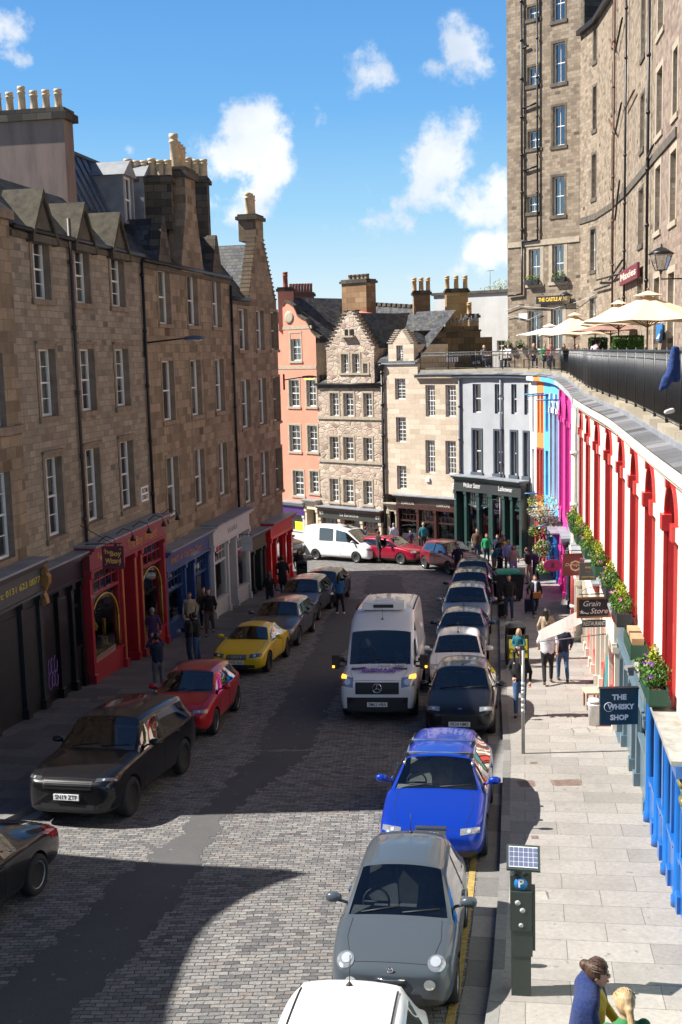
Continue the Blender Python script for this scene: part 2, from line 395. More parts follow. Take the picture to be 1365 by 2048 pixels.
BLIND = plain('window_blind', (.5, .5, .47), .9, var=.1, scale=6)
GILT = plain('gilt_lettering', (.75, .48, .08), .4, var=.1)
# ---------------------------------------------------------------- street surfaces
def lerp_poly(P, y):
    for a, b in zip(P, P[1:]):
        if (a[1] <= y <= b[1]): return a[0]+(b[0]-a[0])*(y-a[1])/max(1e-6, b[1]-a[1])
    return P[0][0] if y < P[0][1] else P[-1][0]
def resample(P, n):
    P = [Vector(p) for p in P]; L = [0]
    for a, b in zip(P, P[1:]): L.append(L[-1]+(b-a).length)
    out = []
    for i in range(n):
        s = L[-1]*i/(n-1); j = 0
        while j < len(L)-2 and L[j+1] < s: j += 1
        out.append(P[j].lerp(P[j+1], (s-L[j])/max(1e-9, L[j+1]-L[j])))
    return out
LB = [(-9.75, 22.5), (-9.0, 27.2), (-7.95, 33.55), (-6.78, 39.9), (-5.6, 46.5), (-4.4, 52), (-3.3, 56), (-2.9, 57.6)]
LK = [(-7.2, 18.5), (-6.7, 21.0), (-6.2, 22), (-4.65, 28.2), (-4.05, 35.9), (-3.4, 45), (-2.85, 53), (-2.2, 59)]
RB = [(3.2, 8), (4.47, 14.5), (5.12, 18.84), (5.83, 23.3), (6.15, 25.3), (6.85, 29.7), (7.55, 34.4), (8.75, 41.8), (9.6, 46.5), (10.35, 51.4), (11.0, 56.5), (11.15, 59.2), (10.95, 61.0), (10.4, 62.3)]
RK = [(.2, 6), (1.59, 12.94), (1.85, 14.2), (2.44, 17.7), (3.57, 25.1), (4.21, 30), (5.9, 42.3), (7.1, 51), (7.9, 57), (7.8, 60.3), (6.6, 62.6), (2.0, 66.3), (-2.5, 69.8), (-9, 74)]
FB = [(10.4, 62.3), (9.2, 64.0), (7.05, 66.4), (2.65, 70), (-1.35, 73.4), (-8, 78)]
def road_mat():
    t = NT('granite_setts'); uv = t.uv(); g = t.geo()
    nj = t.n('ShaderNodeTexNoise'); nj.inputs['Scale'].default_value = 2.6; nj.inputs['Detail'].default_value = 5; nj.inputs['Roughness'].default_value = .62; t.l(uv, nj.inputs['Vector'])
    vm = t.n('ShaderNodeVectorMath', operation='MULTIPLY_ADD'); t.l(nj.outputs['Color'], vm.inputs[0]); vm.inputs[1].default_value = (.14, .12, 0); t.l(uv, vm.inputs[2])
    br = t.n('ShaderNodeTexBrick', offset=.5)
    for k, v in (('Scale', 1), ('Brick Width', .205), ('Row Height', .10), ('Mortar Size', .008), ('Mortar Smooth', .6), ('Bias', 0)): br.inputs[k].default_value = v
    br.inputs['Color1'].default_value = (0, 0, 0, 1); br.inputs['Color2'].default_value = (1, 1, 1, 1); t.l(vm.outputs[0], br.inputs['Vector'])
    c = t.ramp(br.outputs['Color'], [(0, (.10, .102, .106)), (.25, (.17, .17, .17)), (.6, (.225, .22, .213)), (.85, (.275, .267, .255)), (1, (.21, .18, .16))])
    fine = t.noise(g, 11, 7, .72); c = t.mix(.5, c, t.ramp(fine, [(.3, (.28, .28, .28)), (.7, (.74, .72, .7))]), 'OVERLAY')
    w = t.ramp(t.noise(g, .35, 4), [(.42, (0, 0, 0)), (.7, (1, 1, 1))]); c = t.mix(t.math('MULTIPLY', w, .25), c, (.16, .15, .14))
    gp = t.ramp(t.noise(g, 1.1, 5, .7), [(.35, (.55, .55, .55)), (.65, (1, 1, 1))]); sg = t.n('ShaderNodeSeparateColor'); t.l(gp, sg.inputs[0])
    sp_ = t.ramp(t.noise(g, 45, 3, .6), [(.35, (.62, .62, .62)), (.5, (1, 1, 1))]); c = t.mix(.55, c, sp_, 'MULTIPLY')
    c = t.mix(t.math('MULTIPLY', br.outputs['Fac'], sg.outputs[0]), c, (.05, .045, .04))
    t.setb(Base_Color=c, Roughness=.78, Specular_IOR_Level=.35)
    h = t.math('ADD', t.math('SUBTRACT', t.math('MULTIPLY', fine, .9), br.outputs['Fac']), t.math('MULTIPLY', br.outputs['Color'], .35))
    t.setb(Normal=t.bump(h, 1.0, .035)); return t.m
SETTS = road_mat()
def asphalt_mat():
    t = NT('asphalt'); g = t.geo(); n = t.noise(g, 60, 4, .7); b = t.noise(g, .8, 5)
    c = t.ramp(n, [(.3, (.055, .055, .058)), (.75, (.11, .107, .105))]); c = t.mix(t.math('MULTIPLY', t.math('GREATER_THAN', t.noise(g, 7, 1, .4), .73), .4), c, (.3, .3, .3)); c = t.mix(.4, c, t.ramp(b, [(.3, (.35, .35, .35)), (.7, (.65, .65, .65))]), 'OVERLAY')
    t.setb(Base_Color=c, Roughness=.85); t.setb(Normal=t.bump(n, .5, .006)); return t.m
ASPHALT = asphalt_mat()
FLAG = tiles('paving_flags', (.27, .25, .225), (.31, .288, .26), (.12, .108, .095), 1.15, .62, .007, .8, .3, .006, jit=.01, noise_amt=.4, vary=.12)
KERB = tiles('kerb_granite', (.17, .165, .155), (.24, .23, .215), (.07, .07, .065), .9, 3, .008, .8, .35, .01, jit=.0, noise_amt=.4)
GUTTER = tiles('gutter_slabs', (.19, .185, .175), (.25, .24, .225), (.08, .075, .07), 3.0, .75, .008, .8, .35, .01, jit=.0, noise_amt=.4)
YEL = plain('yellow_road_paint', (.33, .235, .07), .8, var=.45, scale=14)
def sheet(name, Pl, Pr, n, off, mat, kind='structure', parts=1):
    A = resample(Pl, n); B = resample(Pr, n); mb = MB(); s = 0
    for i in range(n-1):
        if i: s = s1
        s1 = s + ((A[i+1]-A[i]).length+(B[i+1]-B[i]).length)/2
        for k in range(parts):
            q0, q1 = k/parts, (k+1)/parts
            p = [A[i].lerp(B[i], q0), A[i].lerp(B[i], q1), A[i+1].lerp(B[i+1], q1), A[i+1].lerp(B[i+1], q0)]
            w0 = (B[i]-A[i]).length; w1 = (B[i+1]-A[i+1]).length
            uv = [(w0*q0, s), (w0*q1, s), (w1*q1, s1), (w1*q0, s1)]
            mb.face([(v.x, v.y, gz(v.y)+off) for v in p], 0, [(v.x*.987-v.y*.16, v.y*.987+v.x*.16) for v in p] if mat in (FLAG, LFLAG) else uv)
    o = mb.build(name, mat); tag(o, kind=kind); return o
# terrain under everything, reaching the horizon
mb = MB(); ys = [-200, -40, 0, 5, 10, 15, 20, 25, 30, 35, 40, 45, 50, 55, 60, 65, 70, 75, 80, 100, 160, 400, 3000]
for a, b in zip(ys, ys[1:]):
    za, zb = [min(9, gz(min(max(q, -200), 120)))-.03 for q in (a, b)]
    mb.face([(-2500, a, za), (2500, a, za), (2500, b, zb), (-2500, b, zb)])
tag(mb.build('ground', plain('earth', (.14, .12, .1), .95, var=.3)), kind='structure')
# carriageway of granite setts
mb = MB(); NY = 90; NX = 14
cx = lambda y: -2.3+.055*(y-10)
for j in range(NY):
    y0, y1 = 4+j*.87, 4+(j+1)*.87
    for i in range(NX):
        x0, x1 = -14+i*2, -12+i*2
        crown = lambda x, y: gz(y)+.0
        mb.face([(x0, y0, crown(x0, y0)), (x1, y0, crown(x1, y0)), (x1, y1, crown(x1, y1)), (x0, y1, crown(x0, y1))], 0, [(x0-cx(y0), y0), (x1-cx(y0), y0), (x1-cx(y1), y1), (x0-cx(y1), y1)])
tag(mb.build('road', SETTS), kind='structure')
def off_curve(P, d):
    out = []
    for i, p in enumerate(P):
        a = Vector(P[max(0, i-1)]); b = Vector(P[min(len(P)-1, i+1)]); t = (b-a).normalized(); out.append((p[0]+t.y*d, p[1]-t.x*d))
    return out
# pavements : raised slabs with kerb stones and a gutter of flat slabs
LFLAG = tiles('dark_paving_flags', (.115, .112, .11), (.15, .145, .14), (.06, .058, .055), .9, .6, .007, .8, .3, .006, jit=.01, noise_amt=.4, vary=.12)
def pavement(name, K, B, n, side):
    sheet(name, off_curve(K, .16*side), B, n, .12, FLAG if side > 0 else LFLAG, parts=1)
    mb = MB(); A = resample(K, n*2); C = resample(off_curve(K, .16*side), n*2); s = 0
    for i in range(len(A)-1):
        s1 = s+(A[i+1]-A[i]).length
        a0, a1, c0, c1 = A[i], A[i+1], C[i], C[i+1]
        mb.face([(a0.x, a0.y, gz(a0.y)-.05), (a1.x, a1.y, gz(a1.y)-.05), (a1.x, a1.y, gz(a1.y)+.125), (a0.x, a0.y, gz(a0.y)+.125)], 0, [(s, .1), (s1, .1), (s1, .3), (s, .3)])
        mb.face([(a0.x, a0.y, gz(a0.y)+.125), (a1.x, a1.y, gz(a1.y)+.125), (c1.x, c1.y, gz(c1.y)+.125), (c0.x, c0.y, gz(c0.y)+.125)], 0, [(s, .3), (s1, .3), (s1, .5), (s, .5)])
        s = s1
    tag(mb.build(name+'_kerb', KERB), kind='structure')
pavement('right_pavement', RK[:9], off_curve(RB, .7)[:11], 60, 1)
# the far pavement continues round the bend in front of the far shops
sheet('far_pavement', off_curve(RK, .16)[8:], [RB[10], RB[11], RB[12]]+FB, 40, .12, FLAG)
mbk = MB(); A = resample(RK[8:], 50)
C = resample(off_curve(RK, .16)[8:], 50)
for i in range(49):
    a0, a1, c0, c1 = A[i], A[i+1], C[i], C[i+1]
    mbk.face([(a0.x, a0.y, gz(a0.y)-.05), (a1.x, a1.y, gz(a1.y)-.05), (a1.x, a1.y, gz(a1.y)+.125), (a0.x, a0.y, gz(a0.y)+.125)])
    mbk.face([(a0.x, a0.y, gz(a0.y)+.125), (a1.x, a1.y, gz(a1.y)+.125), (c1.x, c1.y, gz(c1.y)+.125), (c0.x, c0.y, gz(c0.y)+.125)])
tag(mbk.build('far_pavement_kerb', KERB), kind='structure')
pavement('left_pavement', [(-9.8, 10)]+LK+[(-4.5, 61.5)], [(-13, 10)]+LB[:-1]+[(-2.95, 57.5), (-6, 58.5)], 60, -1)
sheet('gutter', off_curve(RK, -.36)[:8], RK[:8], 60, .006, GUTTER)
sheet('left_gutter', LK, off_curve(LK, .33), 50, .006, GUTTER)
# single yellow line, right kerb
a = [p for p in off_curve(RK, -.50)[:5]]; b = off_curve(RK, -.39)[:5]
a = [(lerp_poly(a, y), y) for y in (8, 11, 14, 17, 20.5)]; b = [(lerp_poly(b, y), y) for y in (8, 11, 14, 17, 20.5)]
tag(sheet('yellow_line', a, b, 20, .012, YEL), kind='structure')
# asphalt trench repairs with toothed edges
def patch(name, Lp, Rp, off=.005, jag=.1):
    """Lp/Rp: pixel outlines of the left and right edge, near to far"""
    Lg = sorted([tuple(onG(*p)[:2]) for p in Lp], key=lambda q: q[1]); Rg = sorted([tuple(onG(*p)[:2]) for p in Rp], key=lambda q: q[1])
    y0 = max(Lg[0][1], Rg[0][1]); y1 = min(Lg[-1][1], Rg[-1][1]); mb = MB(); y = y0; jl = jr = 0
    while y < y1:
        h = .135; jl = jl*.55+random.uniform(-jag, jag); jr = jr*.55+random.uniform(-jag, jag); l = lerp_poly(Lg, y)+jl; r = lerp_poly(Rg, y)+jr
        if r > l+.02: mb.face([(l, y, gz(y)+off), (r, y, gz(y)+off), (r, y+h, gz(y+h)+off), (l, y+h, gz(y+h)+off)])
        y += h
    tag(mb.build(name, ASPHALT), kind='structure')
patch('asphalt_patch', [(-160, 2150), (0, 1985), (120, 1870), (245, 1760), (330, 1690), (395, 1640), (440, 1590), (470, 1545), (520, 1505)],
      [(60, 2150), (130, 2048), (230, 1960), (330, 1830), (390, 1745), (425, 1680), (455, 1640), (540, 1565), (600, 1525), (640, 1490), (560, 1470)])
patch('asphalt_patch', [(515, 1500), (520, 1470), (560, 1420), (575, 1380), (610, 1330), (640, 1280), (650, 1240), (690, 1200)], [(600, 1520), (625, 1490), (640, 1450), (660, 1410), (680, 1370), (690, 1330), (700, 1280), (720, 1240), (735, 1195)])
patch('asphalt_patch', [(735, 1240), (730, 1180), (740, 1150)], [(800, 1240), (810, 1180), (800, 1150)])
# covers let into the pavements
def cover(px, py, w, l, mat, label, rim=True):
    p = onG(px, py, .12); z = p.z; mb = MB(); 
    mb.box((p.x, p.y, z+.004), (w, l, .008), 0); mb.box((p.x, p.y, z+.009), (w*.82, l*.82, .006), 1)
    for i in range(int(w/.06)): 
        if mat is IRONC: mb.box((p.x-w*.38+i*.055, p.y, z+.0135), (.018, l*.74, .004), 0)
    o = mb.build('access_cover', [IRONC2, mat]); tag(o, label, 'cover', 'covers let into the pavement'); return o
IRONC = plain('cast_iron_cover', (.16, .11, .09), .7, var=.3, scale=8); IRONC2 = plain('cover_frame', (.2, .15, .12), .7, var=.3, scale=8)
CONC = plain('concrete_infill', (.33, .31, .275), .85, var=.1, scale=8)
cover(1134, 1567, .62, .42, IRONC, 'large rusty rectangular iron cover in the sunny pavement')
cover(1054, 1569, .34, .42, IRONC, 'small rusty square iron cover left of the large one')
cover(1163, 1462, .42, .42, CONC, 'pale infilled square cover in front of the white bucket')
cover(1078, 1793, .3, .36, CONC, 'pale square cover behind the parking meter')
cover(1070, 1675, .13, .13, IRONC, 'tiny iron cover at the edge of the car shadow'); cover(1068, 1526, .16, .1, IRONC, 'tiny iron cover just below the street pole')
cover(1137, 1268, .4, .4, CONC, 'pale square cover beside the walking couple')
cover(160, 1402, .5, .4, IRONC, 'dark iron cover in the shaded left pavement'); cover(213, 1397, .5, .4, IRONC, 'rust red iron cover in the shaded left pavement')
# ---------------------------------------------------------------- facade tools
class Pan:
    """vertical wall plane from A to B; u along, z up, w out toward the street (A->B runs clockwise: street on the right hand)"""
    def __init__(s, A, B, u0=0):
        s.A = Vector((A[0], A[1])); s.B = Vector((B[0], B[1])); s.L = (s.B-s.A).length; t = (s.B-s.A)/s.L
        s.t = Vector((t.x, t.y, 0)); s.n = Vector((t.y, -t.x, 0)); s.u0 = u0; s.Z = Vector((0, 0, 1)); s.ax = (s.t, s.n, s.Z)
    def P(s, u, z, w=0): return Vector((s.A.x, s.A.y, 0))+s.t*u+s.n*w+Vector((0, 0, z))
    def uz(s, px, py):
        v = ray(px, py); M = Matrix(((v.x, -s.t.x), (v.y, -s.t.y))); r = M.inverted() @ Vector((s.A.x, s.A.y)); return r[1], 10+r[0]*v.z
    def uzw(s, px, py, w): q = Pan(tuple((s.A+Vector((s.n.x, s.n.y))*w)), tuple((s.B+Vector((s.n.x, s.n.y))*w))); return q.uz(px, py)
    def u(s, px, py): return s.uz(px, py)[0]
    def z(s, px, py): return s.uz(px, py)[1]
    def gnd(s, u=0): return gz(s.P(u, 0).y)+.12
    def box(s, mb, u0, u1, z0, z1, w0, w1, mat=0): mb.box(s.P((u0+u1)/2, (z0+z1)/2, (w0+w1)/2), (u1-u0, abs(w1-w0), z1-z0), mat, ax=s.ax)
    def text(s, st, parent, u, z, size, mat, w=.02, **k): return text(st, parent, frame_matrix(s.P(u, z, w), s.t, s.Z), size, mat, **k)
def chain(pts, u0=0):
    out = []; u = u0
    for a, b in zip(pts, pts[1:]):
        p = Pan(a, b, u); out.append(p); u += p.L
    return out
def wall(mb, pn, u0, u1, z0, z1, holes=(), depth=.2, mat=0, rmat=0):
    """flat wall with rectangular openings and reveals. z0 may follow the ground"""
    us = sorted(set([u0, u1]+[q for h in holes for q in (h[0], h[1]) if u0 < q < u1])); zs = sorted(set([z0, z1]+[q for h in holes for q in (h[2], h[3]) if z0 < q < z1]))
    for a, b in zip(us, us[1:]):
        for c, d in zip(zs, zs[1:]):
            mu, mz = (a+b)/2, (c+d)/2
            if any(h[0] < mu < h[1] and h[2] < mz < h[3] for h in holes): continue
            mb.face([pn.P(a, c), pn.P(b, c), pn.P(b, d), pn.P(a, d)], mat, [(pn.u0+a, c), (pn.u0+b, c), (pn.u0+b, d), (pn.u0+a, d)])
    for (a, b, c, d) in [h[:4] for h in holes]:
        for (p, q, uvs) in (((a, c), (a, d), 0), ((b, d), (b, c), 0), ((b, c), (a, c), 1), ((a, d), (b, d), 1)):
            mb.face([pn.P(*p), pn.P(*q), pn.P(q[0], q[1], -depth), pn.P(p[0], p[1], -depth)], rmat)
def sash(parent, pn, h, w=-.17, cols=2, rows=2, fcol=None, glass=None, curtain=None, sill=None, split=.5, fw=.055, dark=None, bar=.022, label=None):
    """sash window filling opening h=(u0,u1,z0,z1)"""
    a, b, c, d = h; fcol = fcol or WHITEP; glass = glass or GLASS; zm = c+(d-c)*split; mb = MB()
    B = lambda *k: pn.box(mb, *k)
    B(a, a+fw, c, d, w-.04, w+.02); B(b-fw, b, c, d, w-.04, w+.02); B(a+fw, b-fw, c, c+fw*1.3, w-.04, w+.025); B(a+fw, b-fw, d-fw, d, w-.04, w+.02)
    if rows > 0: B(a+fw, b-fw, zm-.025, zm+.025, w-.035, w+.022)
    for (q0, q1) in ((c+fw*1.3, zm-.025), (zm+.025, d-fw)):
        for i in range(1, cols): u = a+fw+(b-a-2*fw)*i/cols; B(u-bar/2, u+bar/2, q0, q1, w-.02, w+.012)
        for j in range(1, rows): z = q0+(q1-q0)*j/rows; B(a+fw, b-fw, z-bar/2, z+bar/2, w-.018, w+.010)
    o = mb.build('window', fcol, parent)
    if label: o['label'] = label
    m2 = MB(); m2.face([pn.P(a+fw, c+fw, w-.03), pn.P(b-fw, c+fw, w-.03), pn.P(b-fw, d-fw, w-.03), pn.P(a+fw, d-fw, w-.03)]); m2.build('pane', glass, o)
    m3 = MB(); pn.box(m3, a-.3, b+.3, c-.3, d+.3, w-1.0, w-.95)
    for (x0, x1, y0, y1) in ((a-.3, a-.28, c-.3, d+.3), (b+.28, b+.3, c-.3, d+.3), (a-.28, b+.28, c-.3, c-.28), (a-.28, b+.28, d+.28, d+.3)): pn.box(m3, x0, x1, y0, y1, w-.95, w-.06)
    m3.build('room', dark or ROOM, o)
    if curtain:
        m4 = MB()
        for (x0, x1, y0, y1) in curtain:
            n = 10; U0, U1 = a+fw+(b-a-2*fw)*x0, a+fw+(b-a-2*fw)*x1; Z0, Z1 = c+fw+(d-c-2*fw)*y0, c+fw+(d-c-2*fw)*y1
            for i in range(n):
                p, q = U0+(U1-U0)*i/n, U0+(U1-U0)*(i+1)/n; wa, wb = (w-.10+.015*(i % 2)), (w-.10+.015*((i+1) % 2)); m4.face([pn.P(p, Z0, wa), pn.P(q, Z0, wb), pn.P(q, Z1, wb), pn.P(p, Z1, wa)])
        m4.build('curtain', CURTAIN if random.random() < .6 else BLIND, o)
    if sill:
        m5 = MB(); pn.box(m5, a-.08, b+.08, c-.14, c-.002, -.02, .07); m5.build('sill', sill, o)
    return o
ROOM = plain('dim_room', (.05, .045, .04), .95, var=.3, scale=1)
def architrave(mb, pn, h, t=.14, out=.035, mat=0, sill=.16, hood=False):
    a, b, c, d = h
    pn.box(mb, a-t, a-.003, c, d, -.05, out, mat); pn.box(mb, b+.003, b+t, c, d, -.05, out, mat); pn.box(mb, a-t, b+t, d+.002, d+t, -.05, out, mat); pn.box(mb, a-t-.04, b+t+.04, c-sill, c-.003, -.05, out+.05, mat)
    if hood: pn.box(mb, a-t-.03, b+t+.03, d+t, d+t+.06, -.05, out+.06, mat)
def pot(mb, p, h=.9, r=.14, mat=0, n=12):
    mb.lathe([(r*1.08, 0), (r*1.0, .05), (r*.92, h*.72), (r*1.12, h*.74), (r*1.12, h*.79), (r*.9, h*.81), (r*.9, h*.86), (r*1.05, h*.88), (r*1.02, h), (r*.72, h), (r*.7, h*.8)], p, n, mat)
def stack(parent, c, size, z0, z1, ax_t, pots, mat, potmat=None, cap=.16, name='chimney', ph=.9, pr=.14):
    """chimney stack: box with a coping and a row of pots (sub-parts)"""
    t = Vector((ax_t[0], ax_t[1], 0)).normalized(); n = Vector((t.y, -t.x, 0)); Z = Vector((0, 0, 1)); mb = MB()
    L, D = size; cc = Vector((c[0], c[1], 0))
    mb.box(cc+Z*((z0+z1)/2), (L, D, z1-z0), 0, ax=(t, n, Z)); mb.box(cc+Z*(z1+cap/2), (L+.22, D+.22, cap), 1, ax=(t, n, Z)); mb.box(cc+Z*(z1+cap+.05), (L+.06, D+.06, .1), 1, ax=(t, n, Z))
    o = mb.build(name, [mat, SOOT], parent)
    for q in pots:
        off, hh = q if isinstance(q, tuple) else (q, ph)
        m = MB(); pot(m, cc+t*off+Z*(z1+cap+.09), hh, pr*random.uniform(.93, 1.05)); m.build('chimney_pot', potmat or CLAY, o)
    return o
def drain(parent, pn, u, z0, z1, w=.09, r=.055, mat=None, name='drainpipe'):
    mb = MB(); mb.tube([pn.P(u, z0, w), pn.P(u, z1, w)], r, 8)
    z = z0+.8
    while z < z1-.2: mb.lathe([(r*1.35, -.06), (r*1.35, .06)], pn.P(u, z, w), 8); z += 1.9
    return mb.build(name, mat or BLACK, parent)
def quadroof(mb, a, b, c, d, mat=0):
    """a,b eaves; c,d ridge (c above b, d above a); UV in metres along the slope"""
    a, b, c, d = [Vector(q) for q in (a, b, c, d)]; L = (b-a).length; H = ((d-a).length+(c-b).length)/2; L2 = (c-d).length; o = (L-L2)/2
    mb.face([a, b, c, d], mat, [(0, 0), (L, 0), (L-o, H), (o, H)])
# ---------------------------------------------------------------- shopfronts
INTERIOR = plain('shop_interior', (.10, .085, .07), .9, var=.5, scale=3)
def goods_mat(name, cols, sc=5):
    if name in _mc: return _mc[name]
    t = NT(name); vo = t.n('ShaderNodeTexVoronoi'); vo.inputs['Scale'].default_value = sc; t.l(t.geo(), vo.inputs['Vector'])
    sp = t.n('ShaderNodeSeparateColor'); t.l(vo.outputs['Color'], sp.inputs[0])
    t.setb(Base_Color=t.ramp(sp.outputs[0], [(i/(len(cols)-1), c) for i, c in enumerate(cols)]), Roughness=.8); _mc[name] = t.m; return t.m
def goods(o, pn, a, b, z0, z1, w, mat, n=9, seed=0):
    """things on display behind the glass: stands, boxes, hung garments"""
    R = random.Random(seed+int(a*100)); mb = MB()
    pn.box(mb, a, b, z0-.1, z0, w-.6, w-.05)
    for i in range(n):
        u = R.uniform(a+.12, b-.12); s = R.uniform(.08, .2); h = R.uniform(.15, .7); zz = z0 if R.random() < .55 else R.uniform(z0+.3, z1-.5)
        if R.random() < .5: mb.lathe([(s*.5, 0), (s*.8, h*.3), (s*.55, h*.6), (s*.25, h*.8), (s*.4, h*.9), (.02, h)], pn.P(u, zz, w-.3-R.random()*.25), 9)
        else: mb.box(pn.P(u, zz+h*.4, w-.3-R.random()*.2), (s*1.6, s, h*.8), 0, ax=pn.ax)
    return mb.build('display', mat, o)
def shopfront(parent, pn, u0, u1, ztop, col, bays, label, frame=None, fasc=None, glasstop=True, letters=(), goodsm=None, proj=.30, fh=.62, riser=.62, lead=True, trim=None, door=None, w0=0, arch=False, cw=.22):
    """bays: list of (kind, width share) with kind 'w' glass, 'd' door, 'p' panel"""
    frame = frame or col; fasc = fasc or col; g0 = min(pn.gnd(u0), pn.gnd(u1))-.1; zf = ztop-fh-.16
    mb = MB(); B = lambda *k: pn.box(mb, *k)
    B(u0-.06, u1+.06, ztop-.16, ztop-.06, w0-.1, w0+proj+cw); B(u0-.1, u1+.1, ztop-.06, ztop, w0-.1, w0+proj+cw*1.35, 1 if lead else 0)
    B(u0, u1, ztop-.26, ztop-.16, w0, w0+proj+cw*.5)
    o = mb.build('shopfront', [frame, LEAD], parent); o['label'] = label
    f = MB(); pn.box(f, u0+.02, u1-.02, zf, ztop-.26, w0, w0+proj+.02); pn.box(f, u0, u1, zf-.07, zf, w0, w0+proj+.07); fo = f.build('fascia', [fasc], o)
    for L in letters:
        st, uu, size, m = L[:4]; k = L[4] if len(L) > 4 else {}
        pn.text(st, o, u0+(u1-u0)*uu, (zf+ztop-.26)/2+k.pop('dz', 0), size, m, w=w0+proj+.026, **k)
    tot = sum(b[1] for b in bays); u = u0; pil = MB(); edges = [u0]
    for b in bays: u += (u1-u0)*b[1]/tot; edges.append(u)
    for e in edges:
        pil = MB(); a = max(u0, e-.09); b = min(u1, e+.09)
        if b-a < .15: a, b = (u0, u0+.18) if e == u0 else (u1-.18, u1)
        g = pn.gnd((a+b)/2)
        pn.box(pil, a, b, g0, zf-.07, w0-.05, w0+proj); pn.box(pil, a-.03, b+.03, g0, g+.28, w0-.05, w0+proj+.05); pn.box(pil, a-.02, b+.02, zf-.24, zf-.075, w0-.05, w0+proj+.06)
        pil.build('pilaster', col, o)
    if trim:
        tm = MB()
        for e in edges[1:-1]: pn.box(tm, e-.022, e+.022, pn.gnd(e)+.35, zf-.3, w0+proj, w0+proj+.012)
        tm.build('gilt_trim', trim, o)
    for (k, _), a, b in zip(bays, edges, edges[1:]):
        a += .09; b -= .09; g = pn.gnd((a+b)/2); m = MB(); zt = zf-.07
        if k == 'w':
            pn.box(m, a, b, g0, g+riser, w0-.02, w0+proj-.08); pn.box(m, a, b, g+riser, g+riser+.07, w0-.02, w0+proj-.02)
            pn.box(m, a, a+.06, g+riser+.07, zt, w0+.05, w0+proj-.1); pn.box(m, b-.06, b, g+riser+.07, zt, w0+.05, w0+proj-.1)
            zl = zt-.75
            if glasstop:
                pn.box(m, a+.06, b-.06, zl-.04, zl+.04, w0+.05, w0+proj-.1)
                for i in range(1, 5): uu = a+(b-a)*i/5; pn.box(m, uu-.015, uu+.015, zl+.04, zt, w0+proj-.2, w0+proj-.15)
                pn.box(m, a+.06, b-.06, (zl+zt)/2-.012, (zl+zt)/2+.018, w0+proj-.2, w0+proj-.15)
            if arch:
                am = MB(); uc = (a+b)/2; rr = (b-a)/2-.1; zc = zl-.12-rr*.8
                am.tube([pn.P(uc+rr*math.cos(q*math.pi/14), zc+rr*.8*math.sin(q*math.pi/14), w0+proj-.14) for q in range(15)], .028, 6)
                am.tube([pn.P(uc-rr, g+riser+.1, w0+proj-.14), pn.P(uc-rr, zc, w0+proj-.14)], .028, 6); am.tube([pn.P(uc+rr, g+riser+.1, w0+proj-.14), pn.P(uc+rr, zc, w0+proj-.14)], .028, 6)
                am.build('arched_beading', trim or GILT, o)
            m.build('window_frame', frame, o)
            q = MB(); q.face([pn.P(a+.06, g+riser+.07, w0+proj-.17), pn.P(b-.06, g+riser+.07, w0+proj-.17), pn.P(b-.06, zt, w0+proj-.17), pn.P(a+.06, zt, w0+proj-.17)]); q.build('shop_window', SHOPGLASS, o)
            goods(o, pn, a+.06, b-.06, g+riser+.1, zt, w0+proj-.2, goodsm or goods_mat('goods_mixed', [(.5, .4, .2), (.1, .1, .12), (.6, .55, .5), (.3, .1, .08), (.08, .12, .2)]))
        elif k == 'd':
            dc = door or col
            pn.box(m, a, a+.1, g0, zt, w0-.4, w0-.3); pn.box(m, b-.1, b, g0, zt, w0-.4, w0-.3); pn.box(m, a+.1, b-.1, g+2.2, g+2.28, w0-.4, w0-.3); pn.box(m, a+.1, b-.1, g0, g+.75, w0-.38, w0-.32)
            pn.box(m, a, b, g0, g+.03, w0-.3, w0+.2)
            dr = m.build('door', dc, o); q = MB(); q.face([pn.P(a+.1, g+.75, w0-.35), pn.P(b-.1, g+.75, w0-.35), pn.P(b-.1, zt, w0-.35), pn.P(a+.1, zt, w0-.35)]); q.build('door_glass', SHOPGLASS, o)
            [(lambda s: (pn.box(s, x0, x1, g0, zt, w0-.4, w0-.051), s.build('door_reveal', dc, o)))(MB()) for x0, x1 in ((a-.06, a-.003), (b+.003, b+.06))]
        else:
            pn.box(m, a, b, g0, zt, w0-.02, w0+proj-.12); pn.box(m, a+.12, b-.12, g+.3, zt-.3, w0+proj-.12, w0+proj-.09); m.build('panelling', col, o)
    bk = MB(); pn.box(bk, u0, u1, g0, ztop, w0-2.4, w0-2.3); pn.box(bk, u0, u0+.05, g0, ztop, w0-2.3, w0-.1); pn.box(bk, u1-.05, u1, g0, ztop, w0-2.3, w0-.1); pn.box(bk, u0, u1, zf+.1, zf+.15, w0-2.3, w0-.06); pn.box(bk, u0, u1, g0, g0+.05, w0-2.3, w0-.1)
    bk.build('shop_interior', INTERIOR, o)
    return o, zf
# ---------------------------------------------------------------- left row
def corner(px, py, poly):
    v = ray(px, py); best = None
    for a, b in zip(poly, poly[1:]):
        p = Pan(a, b); u, z = p.uz(px, py)
        if -.02 <= u <= p.L+.02: return tuple(p.P(u, 0)[:2])
    return None
C0 = (-9.9, 21.4); C1 = corner(47, 900, LB); C2 = corner(297, 850, LB); C3 = corner(468, 800, LB); C4 = (-2.95, 57.6)
ST1 = ashlar('grey_ashlar', (.235, .20, .16), (.33, .285, .225), (.19, .165, .135), .40, .19, .5, patch=(.13, .12, .11))
ST2 = ashlar('brown_ashlar', (.19, .145, .10), (.32, .25, .175), (.18, .15, .115), .55, .30, .85, dark=(.07, .05, .035), patch=(.12, .07, .04))
ST2L = plain('brown_dressing', (.26, .2, .14), .9, var=.25, scale=3, bump=.3)
ST1L = plain('grey_dressing', (.22, .175, .13), .9, var=.3, scale=3, bump=.3)
